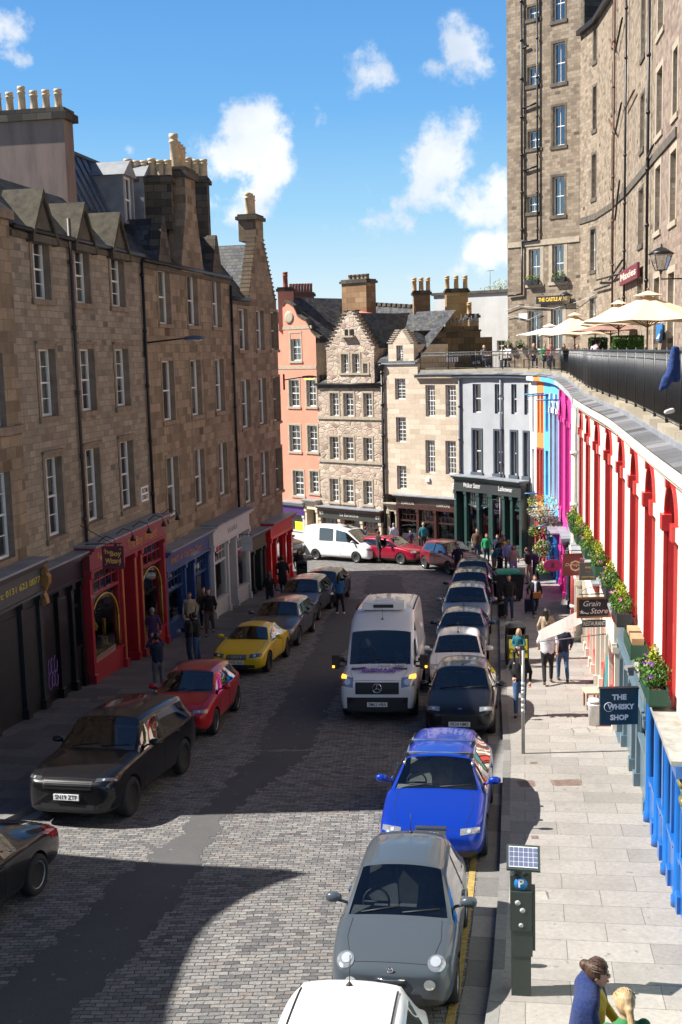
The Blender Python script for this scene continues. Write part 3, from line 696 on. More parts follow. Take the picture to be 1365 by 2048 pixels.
SOOTD = plain('sooty_dressing', (.1, .085, .065), .95, var=.4, scale=3, bump=.4)
HARL = plaster('pink_harling', (.26, .19, .155), (.10, .08, .07), .7)
LEADB = plain('blue_lead', (.07, .10, .15), .45, var=.25, scale=2, metal=.1)
def bshell(parent, pn, z1, z0=-4, depth=9, mat=None):
    """side and back walls of a building"""
    m = MB()
    for (a, b) in (((0, 0), (0, -depth)), ((pn.L, -depth), (pn.L, 0)), ((0, -depth), (pn.L, -depth))):
        p = [pn.P(b[0], z0, b[1]), pn.P(a[0], z0, a[1]), pn.P(a[0], z1, a[1]), pn.P(b[0], z1, b[1])]; m.face(p)
    return m.build('outer_walls', mat, parent)
def gutter(parent, pn, u0, u1, z, w=.12, mat=None):
    m = MB(); m.tube([pn.P(u0, z, w), pn.P(u1, z, w)], .075, 8); pn.box(m, u0, u1, z-.25, z-.09, -.04, .07, 1); return m.build('gutter', [mat or BLACK, SOOTD], parent)
p0 = Pan(C0, C1, 0); p1 = Pan(C1, C2, 10); p2 = Pan(C2, C3, 30); p3 = Pan(C3, C4, 50)
CUR = [[(0, 1, .55, 1)], [(0, 1, .0, 1)], [(0, .4, 0, 1)], [(0, 1, .35, 1)], None, [(0, 1, .1, .9)], [(.0, 1, .45, 1)], [(0, 1, 0, .5), (0, .3, .5, 1)]]
def rows(pn, cols, zs, holes):
    for (z0, z1) in zs:
        for (a, b) in cols: holes.append((a, b, z0, z1))
# -- building 1 (grey ashlar, three stone pediments)
B1 = thing('tenement', 'grey stone tenement with three mossy stone pediments above a red toy shop', 'building', p1.P(p1.L/2, gz(34), 0))
ztop1 = p1.z(145, 482); zr = [(p1.z(172, 607), p1.z(157, 483)), (p1.z(178, 822), p1.z(163, 698)), (p1.z(190, 1043), p1.z(173, 900))]
cols1 = [(p1.u(79, 760), p1.u(112, 760)), (p1.u(161, 760), p1.u(190, 760)), (p1.u(232, 760), p1.u(258, 760))]
zsh1 = p1.z(235, 1062)
holes = []; rows(p1, cols1, zr, holes)
holes = [(a, b, c, min(d, ztop1-.12)) for a, b, c, d in holes]
mb = MB(); wall(mb, p1, 0, p1.L, zsh1-.05, ztop1, holes, .24, 0, 1)
mb.build('wall', [ST1, ST1L], B1)
for i, h in enumerate(holes):
    am_ = MB(); architrave(am_, p1, h, .15, .03, 0, .16, hood=h[3] < ztop1-1); wo_ = sash(B1, p1, h, -.2, 2, 2, WHITEP, GLASS, CUR[(i*5+2) % 8], None); am_.build('architrave', ST1L, wo_)
bshell(B1, p1, ztop1, mat=ST1L)
gutter(B1, p1, 0, p1.L, ztop1+.02)
zr1 = ztop1+1.75; rf = MB(); quadroof(rf, p1.P(-.0, ztop1, .1), p1.P(p1.L, ztop1, .1), p1.P(p1.L, zr1, -1.7), p1.P(0, zr1, -1.7)); rf.face([p1.P(0, zr1, -1.7), p1.P(p1.L, zr1, -1.7), p1.P(p1.L, zr1+.1, -9), p1.P(0, zr1+.1, -9)], 1)
ro = rf.build('roof', [SLATE, LEADB], B1)
for (a, b), (ax_, ay_) in zip(cols1, ((83, 365), (159, 392), (232, 413))):
    uc = (a+b)/2; hw = .72; za = p1.z(ax_, ay_)-.2; zb = ztop1-.05; m = MB()
    m.extrude([p1.P(uc-hw, zb, .12), p1.P(uc+hw, zb, .12), p1.P(uc, za-.12, .12)], p1.n*-.35, 0)
    for s in (-1, 1):
        e = Vector(p1.P(uc+s*(hw+.12), zb-.05, .22)); r = Vector(p1.P(uc, za, .22)); th = Vector((0, 0, .2))
        m.extrude([e, r, r-th*1.1, e-th], p1.n*-1.2, 1)
    pn_ = p1; pn_.box(m, uc-hw-.1, uc+hw+.1, zb-.22, zb-.02, -.2, .2, 0)
    m.build('pediment', [SOOTD, MOSS], B1)
drain(B1, p1, p1.u(150, 760), zsh1, ztop1+.6, mat=plain('brown_pipe', (.06, .045, .04), .5)); drain(B1, p1, p1.L-.12, zsh1, ztop1-.1)
# harled chimney gable and the lead mansard behind
ug = p1.uzw(146, 300, -1.5)[0]; zg = p1.uzw(146, 236, -1.5)[1]-.62
m = MB(); m.box(p1.P(ug-.25, (ztop1+zg)/2+.3, -4.6), (.75, 6.2, zg-ztop1+.3), 0, ax=p1.ax); cs = m.build('chimney_gable', [HARL], B1)
m = MB(); m.box(p1.P(ug-.25, zg+.57, -4.6), (1.0, 6.5, .24), 0, ax=p1.ax); m.box(p1.P(ug-.25, zg+.75, -4.6), (.85, 6.3, .14), 0, ax=p1.ax); m.build('coping', SOOT, cs)
for k in range(9):
    q = MB(); pot(q, p1.P(ug-.25, zg+.8, -1.8-k*.42), .66 if k != 3 else .82, .125); q.build('chimney_pot', CLAY, cs)
mzt = p1.uzw(215, 335, -2.6)[1]; ma = ug+.12; mbz = p1.uzw(338, 400, -2.6)[0]
m = MB(); m.face([p1.P(ma, zr1-.3, -1.5), p1.P(mbz, zr1-.3, -1.5), p1.P(mbz, mzt, -2.6), p1.P(ma, mzt, -2.6)]); m.face([p1.P(ma, mzt, -2.6), p1.P(mbz, mzt, -2.6), p1.P(mbz, mzt+.3, -6), p1.P(ma, mzt+.3, -6)]); m.face([p1.P(ma, zr1-.3, -1.5), p1.P(ma, mzt, -2.6), p1.P(ma, mzt+.3, -6), p1.P(ma, zr1-.3, -6)]); m.face([p1.P(mbz, mzt, -2.6), p1.P(mbz, zr1-.3, -1.5), p1.P(mbz, zr1-.3, -6), p1.P(mbz, mzt+.3, -6)])
m.tube([p1.P(ma, mzt, -2.55), p1.P(mbz, mzt, -2.55)], .07, 8); u = ma+.6
while u < mbz: m.tube([p1.P(u, zr1-.2, -1.49), p1.P(u, mzt, -2.58)], .028, 6); u += .62
m.build('mansard', LEADB, B1)
for px in (258, 297):
    u, zc = p1.uzw(px, 438, -1.2); zc += .1; m = MB(); h = (u-.42, u+.42, zc-.2, zc+1.35)
    for (a, b) in ((u-.55, u-.43), (u+.43, u+.55)): p1.box(m, a, b, zc-.3, zc+1.45, -3.2, -1.15)
    p1.box(m, u-.43, u+.43, zc-.3, zc-.2, -3.2, -1.15); m.extrude([p1.P(u-.68, zc+1.4, -1.05), p1.P(u+.68, zc+1.4, -1.05), p1.P(u, zc+1.95, -1.05)], p1.n*-2.3, 0)
    d = m.build('dormer', plain('grey_dormer', (.25, .26, .27), .6, var=.2), B1)
    m = MB(); 
    for (a, b, c, e) in ((u-.43, u-.36, zc-.2, zc+1.4), (u+.36, u+.43, zc-.2, zc+1.4), (u-.36, u+.36, zc-.2, zc-.12), (u-.36, u+.36, zc+1.32, zc+1.4), (u-.36, u+.36, zc+.55, zc+.62), (u-.015, u+.015, zc-.12, zc+1.32)): p1.box(m, a, b, c, e, -1.35, -1.25)
    m.build('dormer_window', WHITEP, d); m = MB(); m.face([p1.P(u-.4, zc-.15, -1.3), p1.P(u+.4, zc-.15, -1.3), p1.P(u+.4, zc+1.35, -1.3), p1.P(u-.4, zc+1.35, -1.3)]); m.build('pane', plain('dark_glass', (.03, .035, .04), .08, var=.1), d)
# shops of building 1 : black shop, red toy shop
ub = p1.u(158, 1240); RED = plain('deep_red_paint', (.33, .022, .03), .32, var=.12, coat=.4); BLK = plain('black_paint', (.009, .0095, .011), .35, var=.25, coat=.3); BLKG = plain('charcoal_paint', (.02, .023, .026), .45, var=.2)
GILT2 = plain('dull_gilt', (.5, .28, .05), .45, var=.15)
RF = plain('maroon_fascia', (.24, .035, .045), .4, var=.1)
GY = goods_mat('toy_goods', [(.9, .65, .05), (.03, .03, .04), (.85, .6, .04), (.05, .05, .06), (.8, .5, .04), (.5, .5, .48)], 4)
shopfront(B1, p1, .05, ub-.05, zsh1-.02, BLK, [('p', 1.1), ('p', .9), ('w', .7)], 'black shopfront of timber doors with graffiti', riser=1.2, goodsm=INTERIOR, proj=.2)
o, zf = shopfront(B1, p1, ub, p1.L-.03, zsh1+.1, RED, [('w', 1.25), ('d', .55), ('p', .28), ('w', 1.15)], 'bright red toy shop front with gilt beading and arched windows', fasc=RF, trim=GILT2, arch=True, goodsm=GY, proj=.42,
    letters=[('The Boy Wizard', .66, .42, GILT2), ('✦', .13, .3, GILT2), ('*', .1, .5, GILT2, {'dz': .02}), ('*', .31, .5, GILT2, {'dz': -.1})])
for t in range(5): # gooseneck fascia lights
    u = ub+.6+t*(p1.L-ub-1)/4; m = MB(); z = zsh1+.12
    m.tube([p1.P(u, z, .5), p1.P(u, z+.18, .75), p1.P(u, z+.1, 1.0), p1.P(u, z-.05, 1.05)], .014, 6); m.lathe([(.02, .06), (.05, 0), (.1, -.12), (.085, -.12)], p1.P(u, z-.08, 1.05), 10)
    m.build('fascia_lamp', BLACK, o)
# graffiti on the black shutter
PURP = plain('purple_spray', (.32, .16, .5), .6, var=.05); uu, zz = p1.uz(95, 1350)
m = MB(); R_ = random.Random(4)
for row in range(2):
    for k in range(4):
        u = uu-.28+k*.2; z = zz+.25-row*.42; r = .1+R_.random()*.04
        m.tube([p1.P(u+r*math.cos(a)*(.8 if k % 2 else 1), z+r*1.7*math.sin(a), .125+.0) for a in [j*.5+R_.random()*.2 for j in range(3, 14 if k % 2 else 12)]], .012, 4)
tag(m.build('graffiti', PURP, B1), None)
# -- building 0 (partly out of the picture)
B0 = thing('tenement', 'brown stone tenement cut by the picture edge above a telephone number', 'building', p0.P(p0.L/2, gz(25), 0))
zt0 = p0.z(20, 430)+.1; zs0 = p0.z(20, 1150)+.25; mb = MB(); hs = []
uc = [p0.u(-22, 1000), p0.u(-110, 1000)]
for u in uc: 
    for (c, d) in zr: hs.append((u, u+1.3, c-.1, d-.1))
wall(mb, p0, 0, p0.L, zs0-.05, zt0, hs, .24, 0, 1); p0.box(mb, 0, p0.L, p0.z(20, 868), p0.z(20, 868)+.2, -.04, .12, 1); p0.box(mb, 0, p0.L, zt0-.25, zt0, -.04, .16, 1)
mb.build('wall', [ST2, ST1L], B0)
for h in hs: sash(B0, p0, h, -.2, 2, 2, WHITEP, GLASS, None)
bshell(B0, p0, zt0, mat=ST2L)
rf = MB(); quadroof(rf, p0.P(0, zt0, .1), p0.P(p0.L, zt0, .1), p0.P(p0.L, zt0+3.2, -4), p0.P(0, zt0+3.2, -4)); quadroof(rf, p0.P(p0.L, zt0, -9), p0.P(0, zt0, -9), p0.P(0, zt0+3.2, -4), p0.P(p0.L, zt0+3.2, -4)); rf.face([p0.P(p0.L, zt0, .1), p0.P(p0.L, zt0, -9), p0.P(p0.L, zt0+3.2, -4)]); rf.face([p0.P(0, zt0, .1), p0.P(0, zt0+3.2, -4), p0.P(0, zt0, -9)])
rf.build('roof', SLATE, B0)
o, zf0 = shopfront(B0, p0, .05, p0.L-.05, zs0, BLKG, [('w', 1), ('w', 1), ('p', .6), ('p', .4)], 'dark grey shopfront with a yellow telephone number', fasc=plain('grey_fascia', (.07, .075, .08), .5, var=.1), letters=[('t: 0131 623 0077', .86, .24, plain('yellow_vinyl', (.6, .5, .03), .5, var=.0), {'fit': 2.4})], proj=.28, fh=.75, riser=.8)
m = MB(); uu = p0.L-.05
for (u_, w_) in ((0, 0),):
    prof = [(.02, 0), (.12, .06), (.1, .2), (.05, .35), (.12, .5), (.2, .62), (.22, .8), (.12, .95), (.2, 1.05), (.05, 1.1)]
    m.extrude([p0.P(uu, zs0-1.35+h, .3+w) for (w, h) in prof]+[p0.P(uu, zs0-1.35+h, .25) for (w, h) in reversed(prof)], p0.t*.2, 0)
    m.tube([p0.P(uu-.01, zs0-.42+.1*math.sin(a), .42+.1*math.cos(a)) for a in [k*.5 for k in range(12)]], .03, 6); m.tube([p0.P(uu-.01, zs0-.9+.07*math.sin(a), .36+.07*math.cos(a)) for a in [k*.5 for k in range(12)]], .025, 6)
m.build('scroll_bracket', plain('brown_gilt', (.34, .17, .05), .5, var=.3), B0)
# -- building 2
B2 = thing('tenement', 'brown stained stone tenement with a tall wallhead chimney and two sharp dormer heads', 'building', p2.P(p2.L/2, gz(44), 0))
zt2 = p2.z(350, 535); zs2 = p2.z(360, 1082)+.1
zr2 = [(p2.z(332, 648), p2.z(320, 533)-.05), (p2.z(336, 842), p2.z(325, 722)), (p2.z(345, 1035), p2.z(334, 917))]
cols2 = [(p2.u(326, 780), p2.u(349, 780)), (p2.u(383, 780), p2.u(403, 780)), (p2.u(432, 780), p2.u(449, 780))]
holes = []; rows(p2, cols2, zr2, holes); holes = [(a, b, c, min(d, zt2-.15)) for a, b, c, d in holes]
mb = MB(); wall(mb, p2, 0, p2.L, zs2-.05, zt2, holes, .24, 0, 1)
mb.build('wall', [ST2, ST2L], B2)
for i, h in enumerate(holes):
    am_ = MB(); architrave(am_, p2, h, .13, .02, 0, .14); wo_ = sash(B2, p2, h, -.2, 1, 1, WHITEP, GLASS, CUR[(i*3+1) % 8], None); am_.build('architrave', ST2L, wo_)
bshell(B2, p2, zt2, mat=ST2L); gutter(B2, p2, 0, p2.L, zt2+.02)
zr_ = zt2+4.0; rf = MB(); quadroof(rf, p2.P(0, zt2, .1), p2.P(p2.L, zt2, .1), p2.P(p2.L, zr_, -4.2), p2.P(0, zr_, -4.2)); quadroof(rf, p2.P(p2.L, zt2, -9), p2.P(0, zt2, -9), p2.P(0, zr_, -4.2), p2.P(p2.L, zr_, -4.2))
rf.face([p2.P(0, zt2, .1), p2.P(0, zr_, -4.2), p2.P(0, zt2, -9)], 1); rf.face([p2.P(p2.L, zt2, .1), p2.P(p2.L, zt2, -9), p2.P(p2.L, zr_, -4.2)], 1); rf.build('roof', [SLATE, ST2L], B2)
for (a, b), (x, y) in zip((cols2[0], cols2[2]), ((319, 432), (426, 470))):
    u = (a+b)/2; za = p2.z(x, y); m = MB(); m.extrude([p2.P(u-.75, zt2-.1, .1), p2.P(u+.75, zt2-.1, .1), p2.P(u+.12, za, .1), p2.P(u-.12, za, .1)], p2.n*-.4, 0)
    for s in (-1, 1):
        e = p2.P(u+s*.85, zt2-.1, .02); r = p2.P(u, za-.05, .02); m.extrude([e, r, r-Vector((0, 0, .16)), e-Vector((0, 0, .16))], p2.n*-2.2, 1)
    m.build('dormer_head', [SOOT, SLATE], B2)
a, b = cols2[1]; u = (a+b)/2; zc = p2.z(370, 412); zc1 = p2.z(360, 352); m = MB()
m.extrude([p2.P(u-1.55, zt2-.1, .1), p2.P(u+1.35, zt2-.1, .1), p2.P(u+.62, zc, .1), p2.P(u-.62, zc, .1)], p2.n*-.6, 0); m.extrude([p2.P(u-.62, zc, .1), p2.P(u+.62, zc, .1), p2.P(u+.62, zc1, .1), p2.P(u-.62, zc1, .1)], p2.n*-.95, 0)
pn_ = p2; p2.box(m, u-.74, u+.74, zc1, zc1+.3, -.97, .22, 1); p2.box(m, u-.66, u+.66, zc1+.3, zc1+.4, -.9, .14, 1)
for s, q in ((-1, -1.5), (1, 1.3)):
    e = p2.P(u+q, zt2, -.2); r = p2.P(u+s*.55, zc+.05, -.2); m.extrude([e, r, r-Vector((0, 0, .2)), e-Vector((0, 0, .2))], p2.n*-3, 2)
wc = m.build('wallhead_chimney', [ST2, SOOT, SLATE], B2)
for k, (du, hh) in enumerate(((-.42, 1.25), (-.12, 1.0), (.2, .95), (.45, .9))):
    q = MB(); pot(q, p2.P(u+du, zc1+.4, -.35), hh, .17); q.build('chimney_pot', CLAY, wc)
def rstack(B, pn, px0, px1, ytop, wback, pots, lenw, mat=SOOT, z0=None):
    """stack standing across the ridge, its long side at right angles to the street"""
    u = pn.u((px0+px1)/2, ytop)
    return u
# ridge stacks: measured along sight lines at their own distance
def ridgestack(B, px0, px1, pytop, Y, npots, z0, D=.9, mat=None, ph=.95, pr=.15, jitter=0):
    a = atY(px0, pytop, Y); b = atY(px1, pytop, Y); c = (a+b)/2; L = (b-a).length
    return stack(B, (c.x, c.y), (L, D), z0, c.z-.25, (1, 0), [(-L/2+L*(k+.5)/npots, ph*(1+(.12 if (k+jitter) % 3 == 0 else 0))) for k in range(npots)], mat or SOOT, ph=ph, pr=pr)
ridgestack(B2, 250, 345, 355, 45, 6, zt2+1.5, ph=.62, pr=.16)
ridgestack(B2, 370, 416, 356, 50, 3, zt2+1.5, ph=.75, pr=.17)
drain(B2, p2, p2.L-.1, zs2, zt2-.3, mat=BLACK)
BLU = plain('navy_shop_paint', (.022, .06, .19), .38, var=.12, coat=.3); WHS = plain('white_shop_paint', (.50, .50, .49), .5, var=.06); GRN = plain('dark_shopfront', (.025, .03, .028), .5, var=.3)
ua, ubb, uc_ = .05, p2.u(405, 1160), p2.u(486, 1130)
OR = plain('orange_lettering', (.5, .22, .05), .5)
shopfront(B2, p2, ua, ubb-.1, zs2, BLU, [('w', 1), ('d', .5), ('w', .9)], 'navy blue shopfront with copper lettering', proj=.38, frame=BLU, letters=[("SPIRIT  of  Old  Scot Town", .45, .3, OR, {'fit': 3.6})], trim=None, door=plain('brown_door', (.12, .05, .025), .5), goodsm=goods_mat('dim_goods', [(.05, .04, .03), (.12, .08, .05), (.03, .03, .03)]))
# -- building 3
B3 = thing('tenement', 'brown stone tenement at the end of the left row with a crow-stepped chimney gable', 'building', p3.P(p3.L/2, gz(54), 0))
zt3 = p3.z(470, 598); zs3 = p3.z(500, 1075)+.3
zr3 = [(p3.z(488, 700), p3.z(478, 612)-.1), (p3.z(492, 856), p3.z(485, 760)), (p3.z(493, 1009), p3.z(490, 915))]
cols3 = [(p3.u(484, 800), p3.u(501, 800)), (p3.u(518, 800), p3.u(533, 800)), (p3.u(547, 800), p3.u(560, 800))]
holes = []; rows(p3, cols3, zr3, holes); ug0, ug1 = p3.u(497, 600), p3.L; zt3g = zt3+.0
holes = [(a, b, c, min(d, zt3-.05)) for a, b, c, d in holes]
mb = MB(); wall(mb, p3, 0, p3.L, zs3-.05, zt3, holes, .24, 0, 1)
# crow-stepped gable
za = p3.z(515, 478); zc = p3.z(515, 440); um = (ug0+ug1)/2-.2; n = 15; gw = (ug1-ug0)/2
for k in range(n):
    q0 = k/n; x0, x1 = ug0+(um-.55-ug0)*q0, ug1-(ug1-um-.55)*q0; z0_, z1_ = zt3+(za-zt3)*k/n, zt3+(za-zt3)*(k+1)/n
    p3.box(mb, x0, x1, z0_, z1_, -.45, 0, 0); p3.box(mb, x0, x0+.2, z1_, z1_+.05, -.46, .01, 2); p3.box(mb, x1-.3, x1+.04, z1_, z1_+.06, -.5, .03, 2)
mb.build('wall', [ST2, ST2L, SOOTD], B3)
stack(B3, tuple(p3.P(um, 0, -.4)[:2]), (1.15, .85), za-.1, zc, tuple(p3.t[:2]), [(-.3, 1.0), (0.0, 1.0), (.3, .95)], ST2, ph=1.0, pr=.15)
for i, h in enumerate(holes):
    am_ = MB(); architrave(am_, p3, h, .12, .02, 0, .14); wo_ = sash(B3, p3, h, -.2, 1, 1, WHITEP, GLASS, CUR[(i*7+3) % 8], None); am_.build('architrave', ST2L, wo_)
bshell(B3, p3, zt3, mat=ST2L); gutter(B3, p3, 0, ug0, zt3+.02)
rf = MB(); zr_ = zt3+4.3; quadroof(rf, p3.P(0, zt3, .1), p3.P(p3.L, zt3, -.3), p3.P(p3.L, zr_, -4.2), p3.P(0, zr_, -4.2)); quadroof(rf, p3.P(p3.L, zt3, -9), p3.P(0, zt3, -9), p3.P(0, zr_, -4.2), p3.P(p3.L, zr_, -4.2))
quadroof(rf, p3.P(ug0+.2, zt3, -.3), p3.P(ug0+.2, zt3, -5), p3.P(um, za-.2, -5), p3.P(um, za-.2, -.3)); quadroof(rf, p3.P(ug1-.1, zt3, -5), p3.P(ug1-.1, zt3, -.3), p3.P(um, za-.2, -.3), p3.P(um, za-.2, -5))
rf.face([p3.P(p3.L, zt3, -.3), p3.P(p3.L, zt3, -9), p3.P(p3.L, zr_, -4.2)], 1); rf.face([p3.P(0, zt3, .1), p3.P(0, zr_, -4.2), p3.P(0, zt3, -9)], 1); rf.build('roof', [SLATE, ST2L], B3)
o, z_ = shopfront(B2, p2, ubb+.05, p2.L-.02, zs2+.12, WHS, [('w', 1), ('d', .6), ('w', 1)], 'white painted shopfront', proj=.5, lead=True, letters=[('SAHARA', .5, .34, plain('grey_letters', (.28, .28, .29), .5, var=0), {'fit': 1.5})], goodsm=goods_mat('pale_goods', [(.4, .4, .36), (.2, .2, .18), (.5, .48, .4)]), fh=.7)
ur = p3.u(524, 1100); REDB = plain('scarlet_paint', (.62, .018, .02), .3, var=.08, coat=.5)
shopfront(B3, p3, .05, ur-.3, zs3, GRN, [('p', 1), ('d', 1), ('p', .7)], 'near black shopfront with leafy panels', proj=.3, fasc=plain('olive_fascia', (.09, .08, .04), .6))
shopfront(B3, p3, ur, p3.L, zs3+.15, REDB, [('d', .6), ('w', 1), ('w', .7)], 'scarlet shopfront at the corner', proj=.45, glasstop=False, goodsm=goods_mat('red_goods', [(.5, .03, .02), (.05, .03, .03), (.4, .3, .1)]))
# end wall of the row faces the bend
# ---- building nearer than the picture's left edge: it throws the foreground shadow
BN = thing('tenement', 'stone tenement standing wholly beyond the left edge of the picture', 'building', (-15, 12, gz(12)))
def shz(px, py, X): p = onG(px, py); return p.y, p.z+(p.x-X)*math.tan(rad(SUN_EL))
XN = -12.4; pts = [shz(*q, XN) for q in ((100, 1706), (330, 1727), (560, 1738), (622, 1746), (560, 1765), (500, 1790), (430, 1835), (400, 1870), (370, 1930), (345, 2000), (330, 2080))]
mb = MB(); poly = [(XN, pts[0][0]+.15, -1)]+[(XN, y, z) for y, z in pts]+[(XN, 9, pts[-1][1]-.2), (XN, 2, pts[-1][1]-.2), (XN, 2, -1)]
mb.extrude(poly, (-6, 0, 0), 0); mb.build('wall', ST2, BN)
# ---------------------------------------------------------------- right row
def dfun(y): return .3 if y < 28 else (.3*(40-y)/12 if y < 40 else 0)
def offv(P, f):
    out = []
    for i, p in enumerate(P):
        a = Vector(P[max(0, i-1)]); b = Vector(P[min(len(P)-1, i+1)]); t = (b-a).normalized(); d = f(p[1]); out.append((p[0]+t.y*d, p[1]-t.x*d))
    return out
RBd = [tuple(v) for v in resample(RB[:13], 60)]
UR = offv(RBd, dfun)
cum = [0]
for a, b in zip(UR, UR[1:]): cum.append(cum[-1]+(Vector(b)-Vector(a)).length)
def urat(s):
    for i in range(len(cum)-1):
        if cum[i] <= s <= cum[i+1]+1e-6: return tuple(Vector(UR[i]).lerp(Vector(UR[i+1]), (s-cum[i])/(cum[i+1]-cum[i])))
    return UR[-1]
def zg(y): return 8.25 if y < 50 else 8.25+.35*min(1, (y-50)/14)
REDW = plain('signal_red_paint', (.56, .035, .035), .38, var=.12, scale=2, coat=.2); CRW = plaster('cream_render', (.74, .66, .54), (.5, .4, .3), .3); MINT = plaster('mint_render', (.62, .72, .66), (.5, .5, .45), .15)
MAG = plain('magenta_paint', (.60, .03, .26), .4, var=.08); MAGW = plaster('magenta_render', (.56, .04, .26), (.35, .05, .2), .25)
SKYB = plaster('sky_blue_render', (.12, .42, .76), (.1, .3, .5), .2); LIL = plain('pale_lilac_paint', (.62, .66, .80), .5, var=.06); ORG = plaster('orange_render', (.84, .25, .07), (.5, .2, .1), .2)
WHR = plaster('white_render', (.74, .74, .72), (.5, .5, .46), .25); GRR = plaster('pale_grey_render', (.38, .395, .41), (.25, .27, .28), .3); GRD = plain('slate_grey_paint', (.07, .085, .105), .45, var=.1); STB = plain('mid_blue_paint', (.008, .11, .38), .35, var=.1, coat=.3)
DRED = plain('dusky_red_paint', (.30, .045, .045), .5, var=.2)
def arched_bay(B, pn, ua, ub, zb, zt, zs, wmat, rmat, depth=.30, winm=None, keyst=True, sill=4.1, impost=None, mid=None, cort=None):
    """one bay: flat piers, an arched recess with painted reveals, sash deep inside"""
    r = (ub-ua)/2; uc = (ua+ub)/2; n = 14; mb = MB(); L = pn.L
    q = lambda a, b, c, d: mb.face([pn.P(a, c), pn.P(b, c), pn.P(b, d), pn.P(a, d)], 0, [(pn.u0+a, c), (pn.u0+b, c), (pn.u0+b, d), (pn.u0+a, d)])
    q(0, ua, zb, zt); q(ub, L, zb, zt); q(ua, ub, zb, sill)
    A = [(uc-r*math.cos(math.pi*k/n), zs+r*math.sin(math.pi*k/n)) for k in range(n+1)]
    for a, b in zip(A, A[1:]):
        mb.face([pn.P(a[0], a[1]), pn.P(b[0], b[1]), pn.P(b[0], zt), pn.P(a[0], zt)]); mb.face([pn.P(*a), pn.P(a[0], a[1], -depth), pn.P(b[0], b[1], -depth), pn.P(*b)], 1)
    for (u, s) in ((ua, 1), (ub, -1)):
        f = [pn.P(u, sill), pn.P(u, zs), pn.P(u, zs, -depth), pn.P(u, sill, -depth)]; mb.face(f if s > 0 else list(reversed(f)), 1)
    mb.face([pn.P(ua, sill), pn.P(ub, sill), pn.P(ub, sill, -depth), pn.P(ua, sill, -depth)], 1)
    mb.build('wall', [wmat, rmat], B)
    m = MB()   # painted margin standing a little proud round the arch
    for a, b in zip(A, A[1:]):
        ca = ((a[0]-uc)*1.13+uc, (a[1]-zs)*1.13+zs); cb = ((b[0]-uc)*1.13+uc, (b[1]-zs)*1.13+zs)
        m.extrude([pn.P(a[0], a[1], -.02), pn.P(b[0], b[1], -.02), pn.P(cb[0], cb[1], -.02), pn.P(ca[0], ca[1], -.02)], pn.n*.07, 0)
    pn.box(m, ua-.07, ua, sill, zs, -.02, .05); pn.box(m, ub, ub+.07, sill, zs, -.02, .05)
    for u in (ua, ub): pn.box(m, u-.17, u+.13, zs-.22, zs+.05, -.06, .10)
    if keyst: m.extrude([pn.P(uc-.08, zs+r*.93, .02), pn.P(uc+.08, zs+r*.93, .02), pn.P(uc+.13, zs+r+.42, .02), pn.P(uc-.13, zs+r+.42, .02)], pn.n*.1, 0)
    m.build('arch_surround', rmat, B)
    if mid:
        for x0, x1 in ((0, ua-.17), (ub+.13, L)): m = MB(); pn.box(m, x0, x1, zs-.2, zs+.02, -.02, .05); m.build('string_course', mid, B)
    sash(B, pn, (ua, ub, sill, zs+r), -depth, 2, 1, winm or rmat, GLASS, random.choice(CUR), None, split=.62)
# ---- red arched row
TR = thing('terraced_building', 'cream terraced building with a long row of tall red arched windows', 'building', (7.5, 25, gz(25)))
uf = [11.05, 13.98, 17.0, 20.1, 23.25, 26.4, 29.55, 32.7]; edges = [8.75]+[u+.78 for u in uf]
# convert measured u (on the sparse path) to the dense path by distance: both start at the same point
off_s = 0
redpans = []; BOXZ = [4.34, 4.3, 4.18, 4.08, 4.0, 3.9, 3.8, 3.7]
for i in range(8):
    pn = Pan(urat(edges[i+1]), urat(edges[i]), 100-edges[i+1]); redpans.append(pn)
    L = pn.L; ub_ = L-(uf[i]-1.22-edges[i]); ua_ = L-(uf[i]-edges[i])
    zb = 3.4 if i < 5 else 2.6
    arched_bay(TR, pn, ua_, ub_, zb, 8.25, 7.17, CRW, REDW, mid=CREAMP, sill=BOXZ[i]-.06)
pnm = Pan(urat(edges[0]), urat(2.0), 120)
mb = MB(); wall(mb, pnm, 0, pnm.L, 2, 8.25, [(1.6, 3.1, 4, 7.6)], .3); mb.build('wall', MINT, TR); sash(TR, pnm, (1.6, 3.1, 4, 7.6), -.3, 2, 1)
# cornice band under the gutter, cream along the red row
def band(name, parent, s0, s1, f, mat, n=None, zf=zg):
    """sweep a rectangle: f = (w0, w1, dz0, dz1) relative to the upper wall line and the gutter height"""
    n = n or max(2, int((s1-s0)/1.0)); mb = MB(); w0, w1, d0, d1 = f; P = []
    for i in range(n+1):
        s = s0+(s1-s0)*i/n; p = Vector(urat(s)); a = Vector(urat(max(0, s-.3))); b = Vector(urat(min(cum[-1], s+.3))); t = (b-a).normalized(); nn = Vector((-t.y, t.x)); z = zf(p.y)
        P.append([Vector((p.x+nn.x*w, p.y+nn.y*w, z+d)) for w, d in ((w0, d0), (w1, d0), (w1, d1), (w0, d1))])
    acc = 0
    for a, b in zip(P, P[1:]):
        l = (b[0]-a[0]).length
        for k in range(4):
            k2 = (k+1) % 4; h = (a[k2]-a[k]).length
            mb.face([a[k], b[k], b[k2], a[k2]], 0, [(acc, 0), (acc+l, 0), (acc+l, h), (acc, h)])
        acc += l
    mb.face(P[0]); mb.face(list(reversed(P[-1]))); return mb.build(name, mat, parent)
sE = edges[-1]; sTot = cum[-1]
band('cornice', TR, 2, sE, (-.05, .22, -.24, -.01), CREAMP); band('cornice_moulding', TR, 2, sE, (-.05, .12, -.36, -.24), CREAMP)
